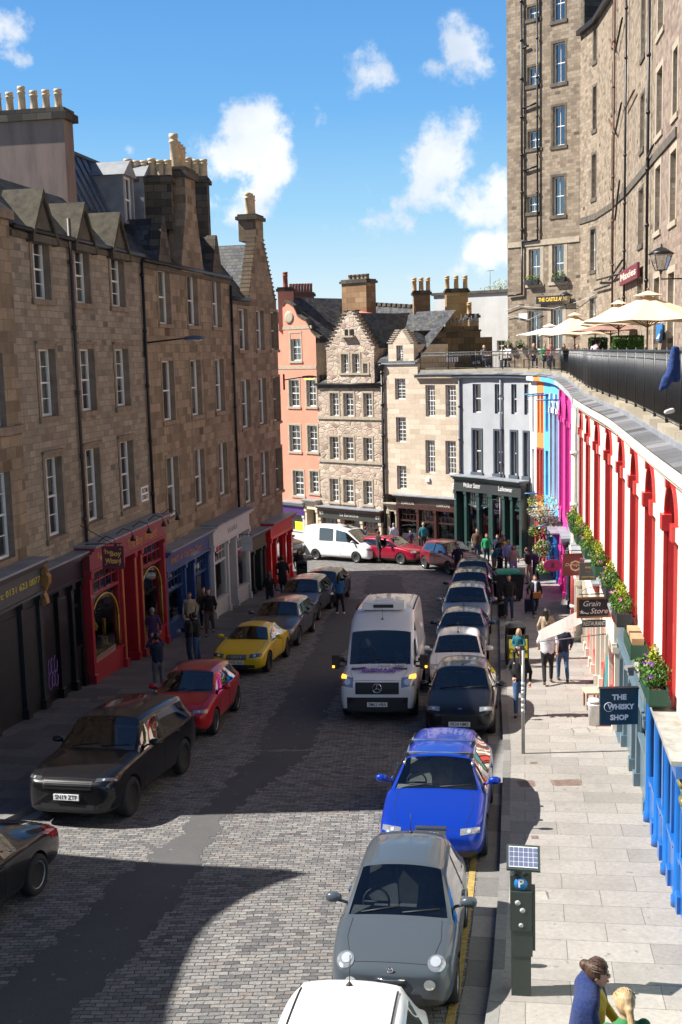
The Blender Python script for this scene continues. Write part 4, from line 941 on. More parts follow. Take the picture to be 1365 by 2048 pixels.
# roofs between gutter and parapet: heavy stone slates
RSL = tiles('grey_roof_slabs', (.10, .10, .105), (.185, .185, .19), (.04, .04, .04), .62, 3.0, .012, .7, .8, .03, jit=.01, off=0, noise_amt=.6)
def terr(d0, d1, z0, z1, name, mat, kind=None, s0=0, s1=None, flip=False, parent=None):
    """ribbon between offsets d0,d1 behind the upper wall line with heights above the gutter level"""
    s1 = s1 or sTot; n = 70; mb = MB(); prev = None; acc = 0
    for i in range(n+1):
        s = s0+(s1-s0)*i/n; p = Vector(urat(s)); a = Vector(urat(max(0, s-.6))); b = Vector(urat(min(sTot, s+.6))); t = (b-a).normalized(); nn = Vector((-t.y, t.x)); z = zg(p.y)
        cur = [Vector((p.x-nn.x*d0, p.y-nn.y*d0, z+z0)), Vector((p.x-nn.x*d1, p.y-nn.y*d1, z+z1))]
        if prev:
            l = (cur[0]-prev[0]).length; H = (cur[1]-cur[0]).length
            mb.face([prev[0], cur[0], cur[1], prev[1]] if not flip else [prev[1], cur[1], cur[0], prev[0]], 0, [(acc, 0), (acc+l, 0), (acc+l, H), (acc, H)]); acc += l
        prev = cur
    o = mb.build(name, mat, parent)
    return o
FARX = [(10.6, 65.4), (9.0, 65.9), (7.05, 66.4), (4.7, 68.3)]   # the terrace runs on over the grey and cream buildings
def addfar(P): return P
TERR = thing('terrace_wall', 'stone parapet wall of the upper terrace above the coloured shops', 'wall', (9, 35, 8))
# extend the dense path round the bend so that roofs, coping and railing run on
EXT = [(10.75, 61.7), (10.4, 62.3), (9.2, 64.0), (7.05, 66.45), (4.55, 68.45)]
UR2 = UR[:-1]+[(10.93, 61.1)]+EXT
def smooth(P, it=2):
    for _ in range(it):
        Q = [P[0]]
        for a, b in zip(P, P[1:]): Q += [(a[0]*.75+b[0]*.25, a[1]*.75+b[1]*.25), (a[0]*.25+b[0]*.75, a[1]*.25+b[1]*.75)]
        Q.append(P[-1]); P = Q
    return P
UR = smooth(UR2, 2); cum = [0]
for a, b in zip(UR, UR[1:]): cum.append(cum[-1]+(Vector(b)-Vector(a)).length)
sTot = cum[-1]
terr(-.28, .16, .02, .10, 'roof_slope', RSL, s0=1.5, parent=TERR)
COP = ashlar('lichen_coping', (.24, .21, .16), (.36, .32, .25), (.12, .1, .08), 1.3, 2.0, .7, dark=(.14, .12, .06), patch=(.30, .22, .06))
def prism_ribbon(name, d0, d1, z0, z1, mat, parent, s0=1.5, s1=None, n=90):
    s1 = s1 or sTot; mb = MB(); prev = None; acc = 0
    for i in range(n+1):
        s = s0+(s1-s0)*i/n; p = Vector(urat(s)); a = Vector(urat(max(0, s-.6))); b = Vector(urat(min(sTot, s+.6))); t = (b-a).normalized(); nn = Vector((-t.y, t.x)); z = zg(p.y)
        c = [Vector((p.x-nn.x*d, p.y-nn.y*d, z+q)) for d, q in ((d0, z0), (d1, z0), (d1, z1), (d0, z1))]
        if prev:
            l = (c[0]-prev[0]).length
            for k in range(4):
                k2 = (k+1) % 4; h = (c[k2]-c[k]).length; mb.face([prev[k], prev[k2], c[k2], c[k]], 0, [(acc, 0), (acc, h), (acc+l, h), (acc+l, 0)])
            acc += l
        prev = c
    return mb.build(name, mat, parent)
prism_ribbon('parapet', .14, .52, -.3, .30, COP, TERR)
prism_ribbon('lead_flashing', .10, .14, .0, .18, LEAD, TERR)
# terrace deck
T = [(x, y) for x, y in [(12.3, 2), (11.9, 20), (11.9, 30), (12.0, 38), (12.3, 41.5), (12.6, 45), (13.2, 50), (14.4, 59), (14.9, 66), (13.1, 69.5), (10.4, 72)]]
mb = MB(); Kp = []
for i in range(61):
    s = 1.5+(sTot-1.5)*i/60; p = Vector(urat(s)); a = Vector(urat(max(0, s-.6))); b = Vector(urat(min(sTot, s+.6))); t = (b-a).normalized(); Kp.append(Vector((p.x+t.y*.5, p.y-t.x*.5, zg(p.y)+.27)))
Tr = resample(T+[(2, 74)], 61)
for i in range(60): mb.face([Kp[i], (Tr[i].x+1, Tr[i].y+1, Kp[i].z), (Tr[i+1].x+1, Tr[i+1].y+1, Kp[i+1].z), Kp[i+1]])
tag(mb.build('terrace_pavement', FLAG), kind='structure')
# railing : panels of bars between posts
RA = thing('railing', 'long black iron railing along the terrace parapet', 'railing', (9, 35, 8.7))
def rline(d):
    out = []; 
    for i in range(int((sTot-2)/.11)):
        s = 2+i*.11; p = Vector(urat(s)); a = Vector(urat(max(0, s-.6))); b = Vector(urat(min(sTot, s+.6))); t = (b-a).normalized(); out.append(Vector((p.x+t.y*d, p.y-t.x*d, zg(p.y)+.30)))
    return out
Q = rline(.32)
IRON = plain('railing_iron', (.018, .02, .023), .4, var=.3, scale=6)
i = 0
while i < len(Q)-1:
    j = min(i+18, len(Q)-1); m = MB()
    top = [Vector((q.x, q.y, 9.88)) for q in Q[i:j+1]]; m.tube(top, .032, 6); m.tube([q+Vector((0, 0, -.16)) for q in top], .018, 5); m.tube([q+Vector((0, 0, .09)) for q in Q[i:j+1]], .016, 5)
    for q in Q[i:j+1]: m.tube([q+Vector((0, 0, .09)), Vector((q.x, q.y, 9.88))], .012, 4)
    m.tube([Q[i], Vector((Q[i].x, Q[i].y, 9.96))], .03, 6)
    m.build('railing_panel', IRON, RA); i = j
# ---- coloured houses beyond the red row
UR_u = UR
def seg(pxa, pxb, y=800): return corner(pxa, y, UR_u), corner(pxb, y, UR_u)
def pan_px(pxfar, pxnear): a, b = seg(pxfar, pxnear); return Pan(a, b, pxfar*.1)
RE = urat(edges[-1])
# corners along the bend
cM0, cM1 = corner(1143, 800, UR_u), corner(1118, 800, UR_u); cB1 = corner(1100, 800, UR_u); cB2 = corner(1088, 800, UR_u); cO = corner(1074, 800, UR_u)
# grey strip + cream pipe
GS = thing('terraced_building', 'narrow grey strip of house between the magenta and red fronts', 'building', (10, 47, gz(47)))
pg = Pan(cM0, RE, 60); mb = MB(); wall(mb, pg, 0, pg.L, 0, 8.3); mb.build('wall', GRR, GS); band_top = 8.25
drain(GS, pg, pg.L-.5, -0.3, 7.8, .16, .11, CREAMP, 'cream_downpipe')
m = MB(); m.tube([pg.P(pg.L-.5, -.5, .16), pg.P(pg.L-.5, 2.6, .16)], .125, 8); m.build('red_pipe_base', DRED, GS)
pz = lambda pn, px, py: pn.z(px, py)
MG = thing('terraced_building', 'magenta house with two arched bays', 'building', (11, 54, gz(54)))
pm = Pan(cM1, cM0, 70); h = pm.L/2; zbm = 1.4
for k in range(2):
    pn = Pan(tuple(pm.P(h*k, 0)[:2]), tuple(pm.P(h*(k+1), 0)[:2]), 70+h*k); arched_bay(MG, pn, pn.L/2-.85, pn.L/2+.85, zbm, 8.35, 6.7, MAGW, MAG, sill=2.2, mid=MAG)
BLH = thing('terraced_building', 'bright blue house with pale lilac arched bays', 'building', (11.3, 60, gz(58)))
pb = Pan(cB1, cM1, 80); h = pb.L/2
for k in range(2):
    pn = Pan(tuple(pb.P(h*k, 0)[:2]), tuple(pb.P(h*(k+1), 0)[:2]), 80+h*k); w_ = min(.7, pn.L/2-.25); arched_bay(BLH, pn, pn.L/2-w_, pn.L/2+w_, 1.2, 8.4, 6.9, SKYB, LIL, sill=2.2, mid=LIL)
pb2 = Pan(cB2, cB1, 90); mb = MB(); hl = [(pb2.L*.3, pb2.L*.75, 5.6, 7.6), (pb2.L*.3, pb2.L*.75, 2.2, 4.6)]; wall(mb, pb2, 0, pb2.L, 0, 8.5, hl, .2); mb.build('wall', SKYB, BLH)
for q in hl: sash(BLH, pb2, q, -.16, 1, 1)
OH = thing('terraced_building', 'orange house on the bend with maroon window surrounds', 'building', (11.2, 63, gz(62)))
po = Pan(cO, cB2, 95); mb = MB(); L = po.L; hl = [(L*.12, L*.4, 5.5, 7.6), (L*.6, L*.88, 5.5, 7.6), (L*.12, L*.4, 2.0, 4.6), (L*.6, L*.88, 2.0, 4.6)]; wall(mb, po, 0, L, 0, 8.55, hl, .2); mb.build('wall', ORG, OH)
for i, q in enumerate(hl):
    wo = sash(OH, po, q, -.16, 1, 1, WHITEP if i < 2 else DRED)
    if i > 1: m = MB(); architrave(m, po, q, .1, .03); m.build('architrave', DRED, wo)
WH = thing('terraced_building', 'narrow white house on the bend beside the orange one', 'building', (10.9, 64.5, gz(64)))
cG = corner(1060, 800, UR_u) or (10.4, 62.4)
pw = Pan(cG, cO, 99); mb = MB(); L = pw.L; hl = [(L*.3, L*.62, 5.5, 7.6), (L*.3, L*.62, 2.0, 4.6)]; wall(mb, pw, 0, L, 0, 8.6, hl, .2); mb.build('wall', WHR, WH)
for q in hl: sash(WH, pw, q, -.16, 1, 1)
# cornice colours follow the houses
def s_of(c):
    best = min(range(len(UR)), key=lambda i: (Vector(UR[i])-Vector(c)).length); return cum[best]
for P_, (a, b), mt in ((GS, (RE, cM0), GRR), (MG, (cM0, cM1), GRR), (BLH, (cM1, cB2), SKYB), (OH, (cB2, cO), ORG), (WH, (cO, cG), WHR)):
    s0, s1 = sorted((s_of(a), s_of(b)))
    if s1-s0 > .2: band('cornice', P_, s0, s1, (-.05, .24, -.26, .01), mt)
# ---- grey house with the dark green shopfront
GH = thing('terraced_building', 'pale grey rendered house with charcoal window surrounds over a dark green shop', 'building', (9, 66, gz(66)))
gx = [cG, (9.85, 63.1), (9.2, 64.0), (8.15, 65.2), (7.05, 66.45)]; gx = list(reversed(gx))
gp = chain(gx, 110)
wins = [(946, 967, 769, 826, 857, 950), (990, 1008, 770, 826, 862, 955), (1023, 1037, 771, 831, 865, 960), (1049, 1057, 773, 835, 868, 965)]
holes = {id(p): [] for p in gp}
zz1 = (gp[0].z(955, 826), gp[0].z(955, 768)); zz2 = (gp[0].z(955, 944), gp[0].z(955, 860))
for w_ in wins:
    for p in gp:
        u0, u1 = p.u(w_[0], 800), p.u(w_[1], 800)
        if 0 <= (u0+u1)/2 <= p.L:
            u0 = max(u0, .06); u1 = min(u1, p.L-.06)
            if u1-u0 > .15:
                for z0, z1 in (zz1, zz2): holes[id(p)].append((u0, u1, z0, z1))
zgs = gp[0].z(935, 948)
for p in gp:
    mb = MB(); wall(mb, p, 0, p.L, zgs-.1, 8.62, holes[id(p)], .22, 0, 1); mb.build('wall', [GRR, GRD], GH)
    for k, q in enumerate(holes[id(p)]):
        wo = sash(GH, p, q, -.18, 1, 1, WHITEP, GLASS, CUR[k % 3], None)
        if k % 2 == 1: m = MB(); architrave(m, p, q, .11, .04, 0, .2); m.build('architrave', GRD, wo)
drain(GH, gp[1], gp[1].L*.93, zgs, 8.3, .1, .06, plain('grey_pipe', (.2, .22, .24), .5)); drain(GH, gp[0], .05, -1.6, 8.3, .1, .07, GRD)
s0, s1 = s_of(cG), sTot
band('cornice', GH, s0, s_of((7.05, 66.45)), (-.05, .2, -.16, .0), GRD)
DGR = plain('bottle_green_paint', (.02, .05, .045), .38, var=.12, coat=.3); DGD = plain('green_black_fascia', (.03, .035, .035), .5, var=.1); LET = plain('white_lettering', (.75, .75, .72), .5, var=0)
SG = goods_mat('tweed_goods', [(.35, .28, .18), (.55, .52, .45), (.12, .14, .12), (.45, .32, .15), (.2, .22, .25)])
gsA = Pan((6.9, 66.3), (8.75, 64.2), 130); gsB = Pan((8.75, 64.2), (10.2, 62.2), 132)
shopfront(GH, gsA, 0, gsA.L, zgs, DGR, [('d', .9), ('w', 1), ('w', 1)], 'bottle green shopfront with white gothic lettering', fasc=DGD, proj=.4, letters=[('Walker Slater', .5, .42, LET, {'fit': 1.3})], goodsm=SG, glasstop=True, fh=.7)
shopfront(GH, gsB, 0, gsB.L, zgs-.02, DGR, [('w', 1.2), ('d', .7), ('w', .9)], 'bottle green shopfront on the curve', fasc=DGD, proj=.4, letters=[('Ladieswear', .5, .38, LET, {'fit': 1.1})], goodsm=SG, fh=.7)
# ---- shops under the coloured houses
zlB = 1.15
BSH = STB
def simple_shop(B, A_, B_, ztop, col, bays, label, **k):
    pn = Pan(A_, B_, 140); return shopfront(B, pn, 0, pn.L, ztop, col, bays, label, **k)
rb = lambda y: (lerp_poly(RB, y), y)
shopfront(OH, Pan(rb(61.3), rb(59.0), 140), 0, 2.2, 1.15, DRED, [('w', 1), ('d', .6), ('w', .8)], 'maroon shopfront in the bend', proj=.35)
p_ = Pan(rb(58.8), rb(52.6), 146); shopfront(BLH, p_, 0, p_.L, 1.45, BSH, [('w', 1), ('w', 1), ('d', .6), ('w', 1)], 'bright blue shopfront under the flowers', fasc=BSH, proj=.45, frame=STB, letters=[('BAR  CAFE', .5, .3, GILT)] if False else ())
p_ = Pan(rb(52.4), rb(48.2), 153); shopfront(MG, p_, 0, p_.L, 1.75, MAG, [('w', 1), ('d', .7), ('w', 1)], 'magenta shopfront', fasc=MAG, proj=.35, cw=.08)
p_ = Pan(rb(48.0), rb(45.8), 158); shopfront(GS, p_, 0, p_.L, 2.2, GRD, [('d', 1)], 'grey doorway', proj=.25)
p_ = Pan(rb(45.6), rb(38.6), 161); o, z_ = shopfront(TR, p_, 0, p_.L, 2.9, CREAMP, [('w', 1), ('w', 1), ('d', .6), ('w', 1)], 'cream shopfront with dusky red stallriser', fasc=CREAMP, proj=.2, frame=DRED, cw=.08)
p_ = Pan(rb(38.4), rb(31.6), 168); o, z_ = shopfront(TR, p_, 0, p_.L, 3.4, CREAMP, [('p', 1), ('d', .6), ('w', 1), ('d', .6), ('w', 1)], 'cream shopfront with red doors and gilt edges', fasc=CREAMP, proj=.2, frame=REDW, door=DRED, w0=-0.2, cw=.08)
p_ = Pan(rb(31.4), rb(26.6), 175); o, z_ = shopfront(TR, p_, 0, p_.L, 3.75, CREAMP, [('w', 1), ('d', .7), ('w', 1)], 'cream restaurant front with red posts', fasc=CREAMP, proj=.2, frame=REDW, w0=-0.3, cw=.08)
PGR = plain('slate_blue_paint', (.10, .155, .19), .4, var=.08, coat=.2)
p_ = Pan(rb(26.4), rb(20.4), 180); o, z_ = shopfront(TR, p_, 0, p_.L, 4.0, PGR, [('d', .7), ('w', 1.1), ('p', .6), ('w', 1.1)], 'slate blue whisky shopfront', fasc=PGR, proj=.12, glasstop=False, riser=1.0, w0=-0.3, cw=.08)
p_ = Pan(rb(20.4), rb(13.8), 186); uL = p_.u(1352, 1520); pe_ = p_
m = MB(); p_.box(m, uL+.03, p_.L+.5, .9, 8.2, -.6, -.32); m.build('wall', MINT, TR)
m = MB(); p_.box(m, uL+.12, p_.L+.4, p_.gnd(p_.L)-.1, p_.gnd(p_.L)+.75, -.32, -.2); m.build('stallriser', STB, TR)
m = MB(); p_.box(m, uL+.2, p_.L+.4, p_.gnd(p_.L)+.75, 3.7, -.32, -.27); m.build('mesh_window', plain('brown_mesh', (.13, .08, .06), .5, var=.3, scale=30), TR)
p_ = Pan(rb(20.4), tuple(p_.P(uL, 0)[:2]), 186); o, z_ = shopfront(TR, p_, 0, p_.L, 4.2, STB, [('w', 1), ('w', 1), ('w', 1), ('w', 1), ('w', .8)], 'strong blue shopfront with round columns and a stone ledge', fasc=STB, proj=.10, w0=-.3, glasstop=False, lead=False, riser=.7, fh=.12, goodsm=goods_mat('maroon_goods', [(.12, .03, .04), (.06, .03, .03), (.2, .05, .05)]), cw=.08)
for k in range(6):   # round columns standing before the blue front
    u = .3+k*1.28
    if u < p_.L: m = MB(); g = p_.gnd(u); m.lathe([(.11, 0), (.11, .16), (.075, .2), (.07, 4.02-g-.2), (.09, 4.02-g-.05), (.09, 4.02-g)], p_.P(u, g, -.21), 12); m.build('column', STB, o)
for k in range(7):
    m = MB(); u = k*p_.L/7; g = p_.gnd(u+.5); p_.box(m, u, u+p_.L/7-.004, g-.1, g+.78, -.36, -.20); p_.box(m, u, u+p_.L/7-.004, g+.78, g+.86, -.36, -.17); m.build('stallriser', STB, o)
LEDG = plain('worn_stone_ledge', (.30, .28, .25), .9, var=.3, scale=5, bump=.5)
uL = p_.L
m = MB(); p_.box(m, -.1, uL, 4.2, 4.27, -.45, .06); m.build('stone_ledge', LEDG, o)
m = MB(); p_.box(m, -.1, uL+.02, 4.02, 4.2, -.35, .0); m.build('blue_cornice', STB, o)
m = MB(); uu = uL-.2
for (w, z, r) in ((-.12, 3.9, .07), (-.15, 3.76, .05), (-.14, 3.62, .06), (-.16, 3.5, .04), (-.16, 3.42, .03)): m.tube([p_.P(uu-.1, z, w), p_.P(uu+.12, z, w)], r, 12)
m.build('scroll_bracket', plain('olive_gilt', (.16, .15, .05), .4, var=.5, scale=12, coat=.3), o)
# red triangular brackets under the window boxes
for i, pn in enumerate(redpans):
    for u in (pn.L-(uf[i]-edges[i])+.1, pn.L-(uf[i]-1.5-edges[i])-.1):
        m = MB(); m.extrude([pn.P(u-.06, 3.85, .0), pn.P(u-.06, 3.85, .2), pn.P(u-.06, 3.35, 0)], pn.t*.12, 0); m.build('bracket', DRED, TR)
# ---------------------------------------------------------------- the old houses at the bend
def crowline(mb, pn, ua, ub, z0, um, z1, n, depth=.4, mat=0, cap=1, d0=0):
    """crow-stepped gable as stacked courses"""
    hw = .3
    for k in range(n):
        q = k/n; x0 = ua+(um-hw-ua)*q; x1 = ub-(ub-um-hw)*q; a, b = z0+(z1-z0)*k/n, z0+(z1-z0)*(k+1)/n
        mb_uv = lambda *f: None
        pn.box(mb, x0, x1, a, b, -depth, d0, mat); pn.box(mb, x0-.06, x0+.3, b, b+.06, -depth-.04, d0+.05, cap); pn.box(mb, x1-.3, x1+.06, b, b+.06, -depth-.04, d0+.05, cap)
QA = tuple(atY(556, 900, 76.2)[:2]); QB = tuple(atY(638, 900, 73.4)[:2]); QC = tuple(atY(768, 900, 70)[:2]); QD = (7.05, 66.45)
f1, f2, f3 = Pan(QA, QB, 200), Pan(QB, QC, 210), Pan(QC, QD, 220)
PINK = plaster('salmon_render', (.70, .27, .18), (.45, .28, .2), .3); SAND = plain('sandstone_dressing', (.38, .32, .24), .9, var=.2, scale=4, bump=.3)
RUB = rubble('rubble_stone', [(.26, .19, .15), (.42, .32, .25), (.54, .45, .34), (.46, .33, .27), (.6, .51, .41)], (.42, .36, .29), (2.2, 3.8), .35)
CRM = ashlar('cream_ashlar', (.52, .43, .33), (.62, .53, .42), (.42, .35, .27), .75, .30, .25, dark=(.3, .24, .17), patch=(.45, .36, .25), mort=.006)
# -- salmon pink house with a curly gable
PH = thing('townhouse', 'salmon pink house with a curved Dutch gable and a round attic window', 'building', f1.P(2, gz(74), 0))
hs = []
for (x0, x1, y0, y1) in ((582, 602, 667, 722), (579, 599, 760, 813), (614, 636, 760, 813), (580, 601, 850, 902), (616, 637, 851, 903), (587, 608, 941, 990), (621, 638, 942, 985)):
    u0, u1 = f1.u(x0, (y0+y1)/2), f1.u(x1, (y0+y1)/2); hs.append((u0, min(u1, f1.L-.1), f1.z(x0, y1), f1.z(x0, y0)))
ze = f1.z(639, 690); zs = f1.z(600, 1003)
gp_ = [(567, 612), (572, 604), (578, 606), (588, 614), (592, 622), (596, 632), (602, 636), (612, 641), (618, 651), (624, 664), (634, 674), (641, 676)]
mb = MB(); wall(mb, f1, 0, f1.L, zs-.1, f1.z(600, 735), hs[1:], .22, 0, 1)
zmid = f1.z(600, 735); prof = [f1.uz(*q) for q in gp_]; zlow = min(p[1] for p in prof)
wall(mb, f1, 0, f1.L, zmid, zlow, [hs[0]], .22, 0, 1) if hs[0][3] < zlow else None
if hs[0][3] >= zlow:
    h0 = hs[0]; zt_ = h0[3]+.02
    wall(mb, f1, 0, f1.L, zmid, zlow, [(h0[0], h0[1], h0[2], zlow)], .22, 0, 1)
    # above the shoulder the gable narrows
poly = [(0, zlow)]+[(max(0, min(f1.L, u)), z) for u, z in prof]+[(f1.L, zlow)]
for (a, b) in zip(poly, poly[1:]):
    if abs(a[0]-b[0]) > 1e-4: mb.face([f1.P(a[0], zlow), f1.P(b[0], zlow), f1.P(b[0], b[1]), f1.P(a[0], a[1])])
mb.build('wall', [PINK, SAND], PH)
mb = MB()
for a, b in zip(prof, prof[1:]): mb.extrude([f1.P(a[0], a[1]-.02, .06), f1.P(b[0], b[1]-.02, .06), f1.P(b[0], b[1]+.12, .06), f1.P(a[0], a[1]+.12, .06)], f1.n*-.35)
mb.build('gable_coping', MOSS, PH)
for y in (735, 655):
    m = MB(); f1.box(m, 0, f1.L if y > 700 else f1.u(624, 660), f1.z(600, y)-.1, f1.z(600, y)+.1, -.05, .03); m.build('string_course', SAND, PH)
for q in hs: 
    wo = sash(PH, f1, q, -.18, 2, 2, WHITEP, GLASS, random.choice(CUR)); m = MB(); architrave(m, f1, (q[0], q[1], q[2], q[3]), .13, .025, 0, .14); m.build('architrave', SAND, wo)
m = MB(); u, z = f1.uz(579, 635); m.lathe([(.24, .03), (.42, .03), (.42, -.1), (.24, -.1)], f1.P(u, z, .02), 20, ax=(f1.t, f1.Z, f1.n)); ow = m.build('round_window', SAND, PH)
m = MB(); m.lathe([(0.0, .02), (.25, .02)], f1.P(u, z, .02), 20, ax=(f1.t, f1.Z, f1.n)); m.build('pane', plain('dark_glass', (.03, .035, .04), .08), ow)
zr = f1.z(620, 600)+.3; rf = MB()
quadroof(rf, f1.P(f1.L, zlow-.3, -.4), f1.P(f1.L, zlow-.3, -8), f1.P(1.0, zr, -8), f1.P(1.0, zr, -.4))
quadroof(rf, f1.P(-2.2, zlow-.3, -8), f1.P(-2.2, zlow-.3, -.4), f1.P(1.0, zr, -.4), f1.P(1.0, zr, -8))
# slate roof of the wing behind runs parallel to the street
a = atY(588, 676, 80); b = atY(700, 700, 77); zr2 = atY(690, 615, 80).z
quadroof(rf, f1.P(.4, zlow-1, -3.0), f2.P(2.8, zlow-1, -3.0), f2.P(2.8, zr2-.25, -7.5), f1.P(.4, zr2+.25, -7.5)); rf.build('roof', SLATE, PH)
m = MB()
for k in range(14): 
    q = k/13; p = f1.P(.4, zr2+.25, -7.5).lerp(f2.P(2.8, zr2-.25, -7.5), q); m.box(p+Vector((0, 0, .08)), (.3, .3, .22), 0, ax=f1.ax)
m.tube([f1.P(.4, zr2+.25, -7.5), f2.P(2.8, zr2-.25, -7.5)], .1, 6); m.build('ridge_tiles', SOOTD, PH)
bshell(PH, f1, zlow-.3, mat=SAND, depth=8)
cA = atY(572, 590, 76.0); st = stack(PH, (cA.x, cA.y), (1.0, .9), ze+1, atY(572, 583, 76).z, (1, 0), [(-.0, 1.0)], PINK, REDCLAY, ph=.9, pr=.16)
cB = atY(603, 590, 79.5); st = stack(PH, (cB.x, cB.y), (1.75, .8), ze+1, atY(603, 593, 79.5).z, (1, 0), [-.72+.2*k for k in range(8)], REDCLAY, REDCLAY, ph=.62, pr=.10)
VIO = plain('violet_fascia', (.06, .02, .13), .5, var=.05); SSH = plain('stone_shop_surround', (.55, .46, .34), .8, var=.12, scale=3)
o, z_ = shopfront(PH, f1, 0, f1.u(614, 1000), zs, WHS, [('w', 1)], 'white shopfront with a violet fascia and a yellow poster', fasc=VIO, proj=.25, glasstop=False, goodsm=goods_mat('dim_goods', [(.2, .25, .25), (.1, .12, .12)]))
pp = f1.uz(602, 1065); m = MB(); f1.box(m, pp[0]-.36, pp[0]+.4, pp[1]-.75, pp[1]+.75, .13, .15); po_ = m.build('poster', plain('yellow_poster', (.85, .68, .02), .6, var=.03), o)
f1.text('FREE', po_, pp[0], pp[1]-.05, .3, plain('orange_print', (.75, .2, .02), .6, var=0), w=.16, fit=.55)
o, z_ = shopfront(PH, f1, f1.u(614, 1000)+.05, f1.L, zs+.25, SSH, [('d', 1)], 'stone doorway with a heavy lead hood', proj=.25, fh=.4)
# -- rubble stone house with a crow-stepped gable
RH = thing('townhouse', 'old rubble stone house with a crow-stepped gable above a brown cafe front', 'building', f2.P(2.5, gz(72), 0))
zj = f2.z(650, 770); zs = f2.z(680, 1012); hs = []
for y0, y1 in ((786, 832), (873, 918), (957, 1003)):
    za_, zb_ = f2.z(662, y1), f2.z(662, y0)
    for x0, x1 in ((660, 677), (687, 707), (727, 744)): hs.append((f2.u(x0, y0), f2.u(x1, y0), za_, zb_))
mb = MB(); wall(mb, f2, 0, f2.L, zs-.1, zj, hs, .25, 0, 1)
ga, gb = f2.u(654, 740), f2.u(749, 740); gm = f2.u(700, 640); zt = f2.z(700, 622)
g1, g2 = f2.u(684, 700), f2.u(698, 700); h2 = [(f2.u(683, 720), f2.u(697, 720), f2.z(690, 746), f2.z(690, 708)), (f2.u(705, 720), f2.u(719, 720), f2.z(690, 746), f2.z(690, 708)), (f2.u(727, 735), f2.u(736, 735), f2.z(728, 746), f2.z(728, 727))]
zsh = f2.z(690, 698)
wall(mb, f2, ga, gb, zj, zsh, h2, .25, 0, 1)
crowline(mb, f2, ga-.05, gb+.05, zsh, gm, zt, 11, .4, 0, 2)
mb.face([f2.P(ga, zj), f2.P(ga, zsh), f2.P(ga, zsh, -4), f2.P(ga, zj, -4)]); mb.face([f2.P(gb, zj), f2.P(gb, zj, -4), f2.P(gb, zsh, -4), f2.P(gb, zsh)])
mb.build('wall', [RUB, SAND, SOOTD], RH)
for y in (836, 923):
    m = MB(); z = f2.z(690, y); f2.box(m, 0, f2.L, z-.08, z+.08, -.05, .09); m.build('string_course', SAND, RH)
for i, q in enumerate(hs+h2):
    wo = sash(RH, f2, q, -.2, 2 if i < 9 else 2, 2, WHITEP, GLASS, ([(0, 1, 0, 1)] if i % 3 == 0 and i < 3 or 5 < i < 9 else None), bar=.03)
    m = MB(); architrave(m, f2, q, .12, .03, 0, .12); m.build('architrave', SAND, wo)
m = MB(); u, z = f2.uz(699, 665); f2.box(m, u-.35, u-.12, z-.18, z+.2, -.1, .04); f2.box(m, u+.12, u+.35, z-.18, z+.2, -.1, .04); f2.box(m, u-.05, u+.05, z-.18, z+.2, -.05, .05, 1); f2.box(m, u-.5, u+.5, z-.3, z-.2, -.05, .3, 1); m.build('attic_vents', [DARK, SAND], RH)
gutter(RH, f2, 0, f2.L, zj+.05, .2)
rf = MB(); quadroof(rf, f2.P(gb-.1, zsh, -6), f2.P(gb-.1, zsh, -.35), f2.P(gm, zt-.1, -.35), f2.P(gm, zt-.1, -6)); quadroof(rf, f2.P(ga+.1, zsh, -.35), f2.P(ga+.1, zsh, -6), f2.P(gm, zt-.1, -6), f2.P(gm, zt-.1, -.35))
zr3 = atY(720, 632, 76).z
quadroof(rf, f2.P(0, zj, .1), f2.P(f2.L+.2, zj, .1), f2.P(f2.L+.2, zr3, -6), f2.P(0, zr3, -6)); rf.build('roof', SLATE, RH)
# ridge with red tiles runs on behind
m = MB(); a = atY(705, 625, 76); b = atY(773, 634, 76); m.tube([a, b], .14, 8); m.build('ridge_tiles', plain('salmon_ridge', (.6, .2, .15), .7), RH)
m = MB(); LS = tiles('pale_slate', (.15, .15, .155), (.26, .26, .265), (.06, .06, .06), .26, .16, .008, .7, .6, .02)
quadroof(m, Vector((a.x-.3, 73.2, zj+1.0)), Vector((b.x+2.4, 72.2, zj+.8)), b+Vector((2.2, 0, -.1)), a, 0); m.build('roof_rear', LS, RH)
bshell(RH, f2, zj, mat=SAND, depth=7)
cc = atY(718, 590, 77.5); TALLC = ashlar('tall_stack_stone', (.26, .15, .08), (.36, .24, .14), (.15, .1, .07), .7, .35, .6, patch=(.14, .09, .05))
st = stack(RH, (cc.x, cc.y), (2.0, 1.1), zj+2, atY(718, 567, 77.5).z, (.8, -.6), [-.65, -.3, .05, .4, .7], TALLC, plain('stone_pot', (.24, .2, .14), .9, var=.3), ph=.35, pr=.16)
BRN = plain('chestnut_paint', (.13, .045, .025), .4, var=.15, coat=.3); BFS = plain('dark_fascia', (.045, .04, .035), .5, var=.1); CRL = plain('pale_lettering', (.65, .62, .52), .6, var=0)
o, z_ = shopfront(RH, f2, .15, f2.L-.05, zs, SSH, [('w', 1), ('d', 1.05), ('w', .9)], 'cafe front with pale arched window surrounds', fasc=BFS, frame=BRN, proj=.35, letters=[('89', .05, .34, CRL), ('La Barantine', .5, .3, CRL, {'fit': 1.5}), ('89', .95, .34, CRL)], goodsm=goods_mat('bread_goods', [(.55, .35, .12), (.5, .48, .42), (.2, .1, .05), (.6, .58, .5)]), fh=.55, door=BRN)
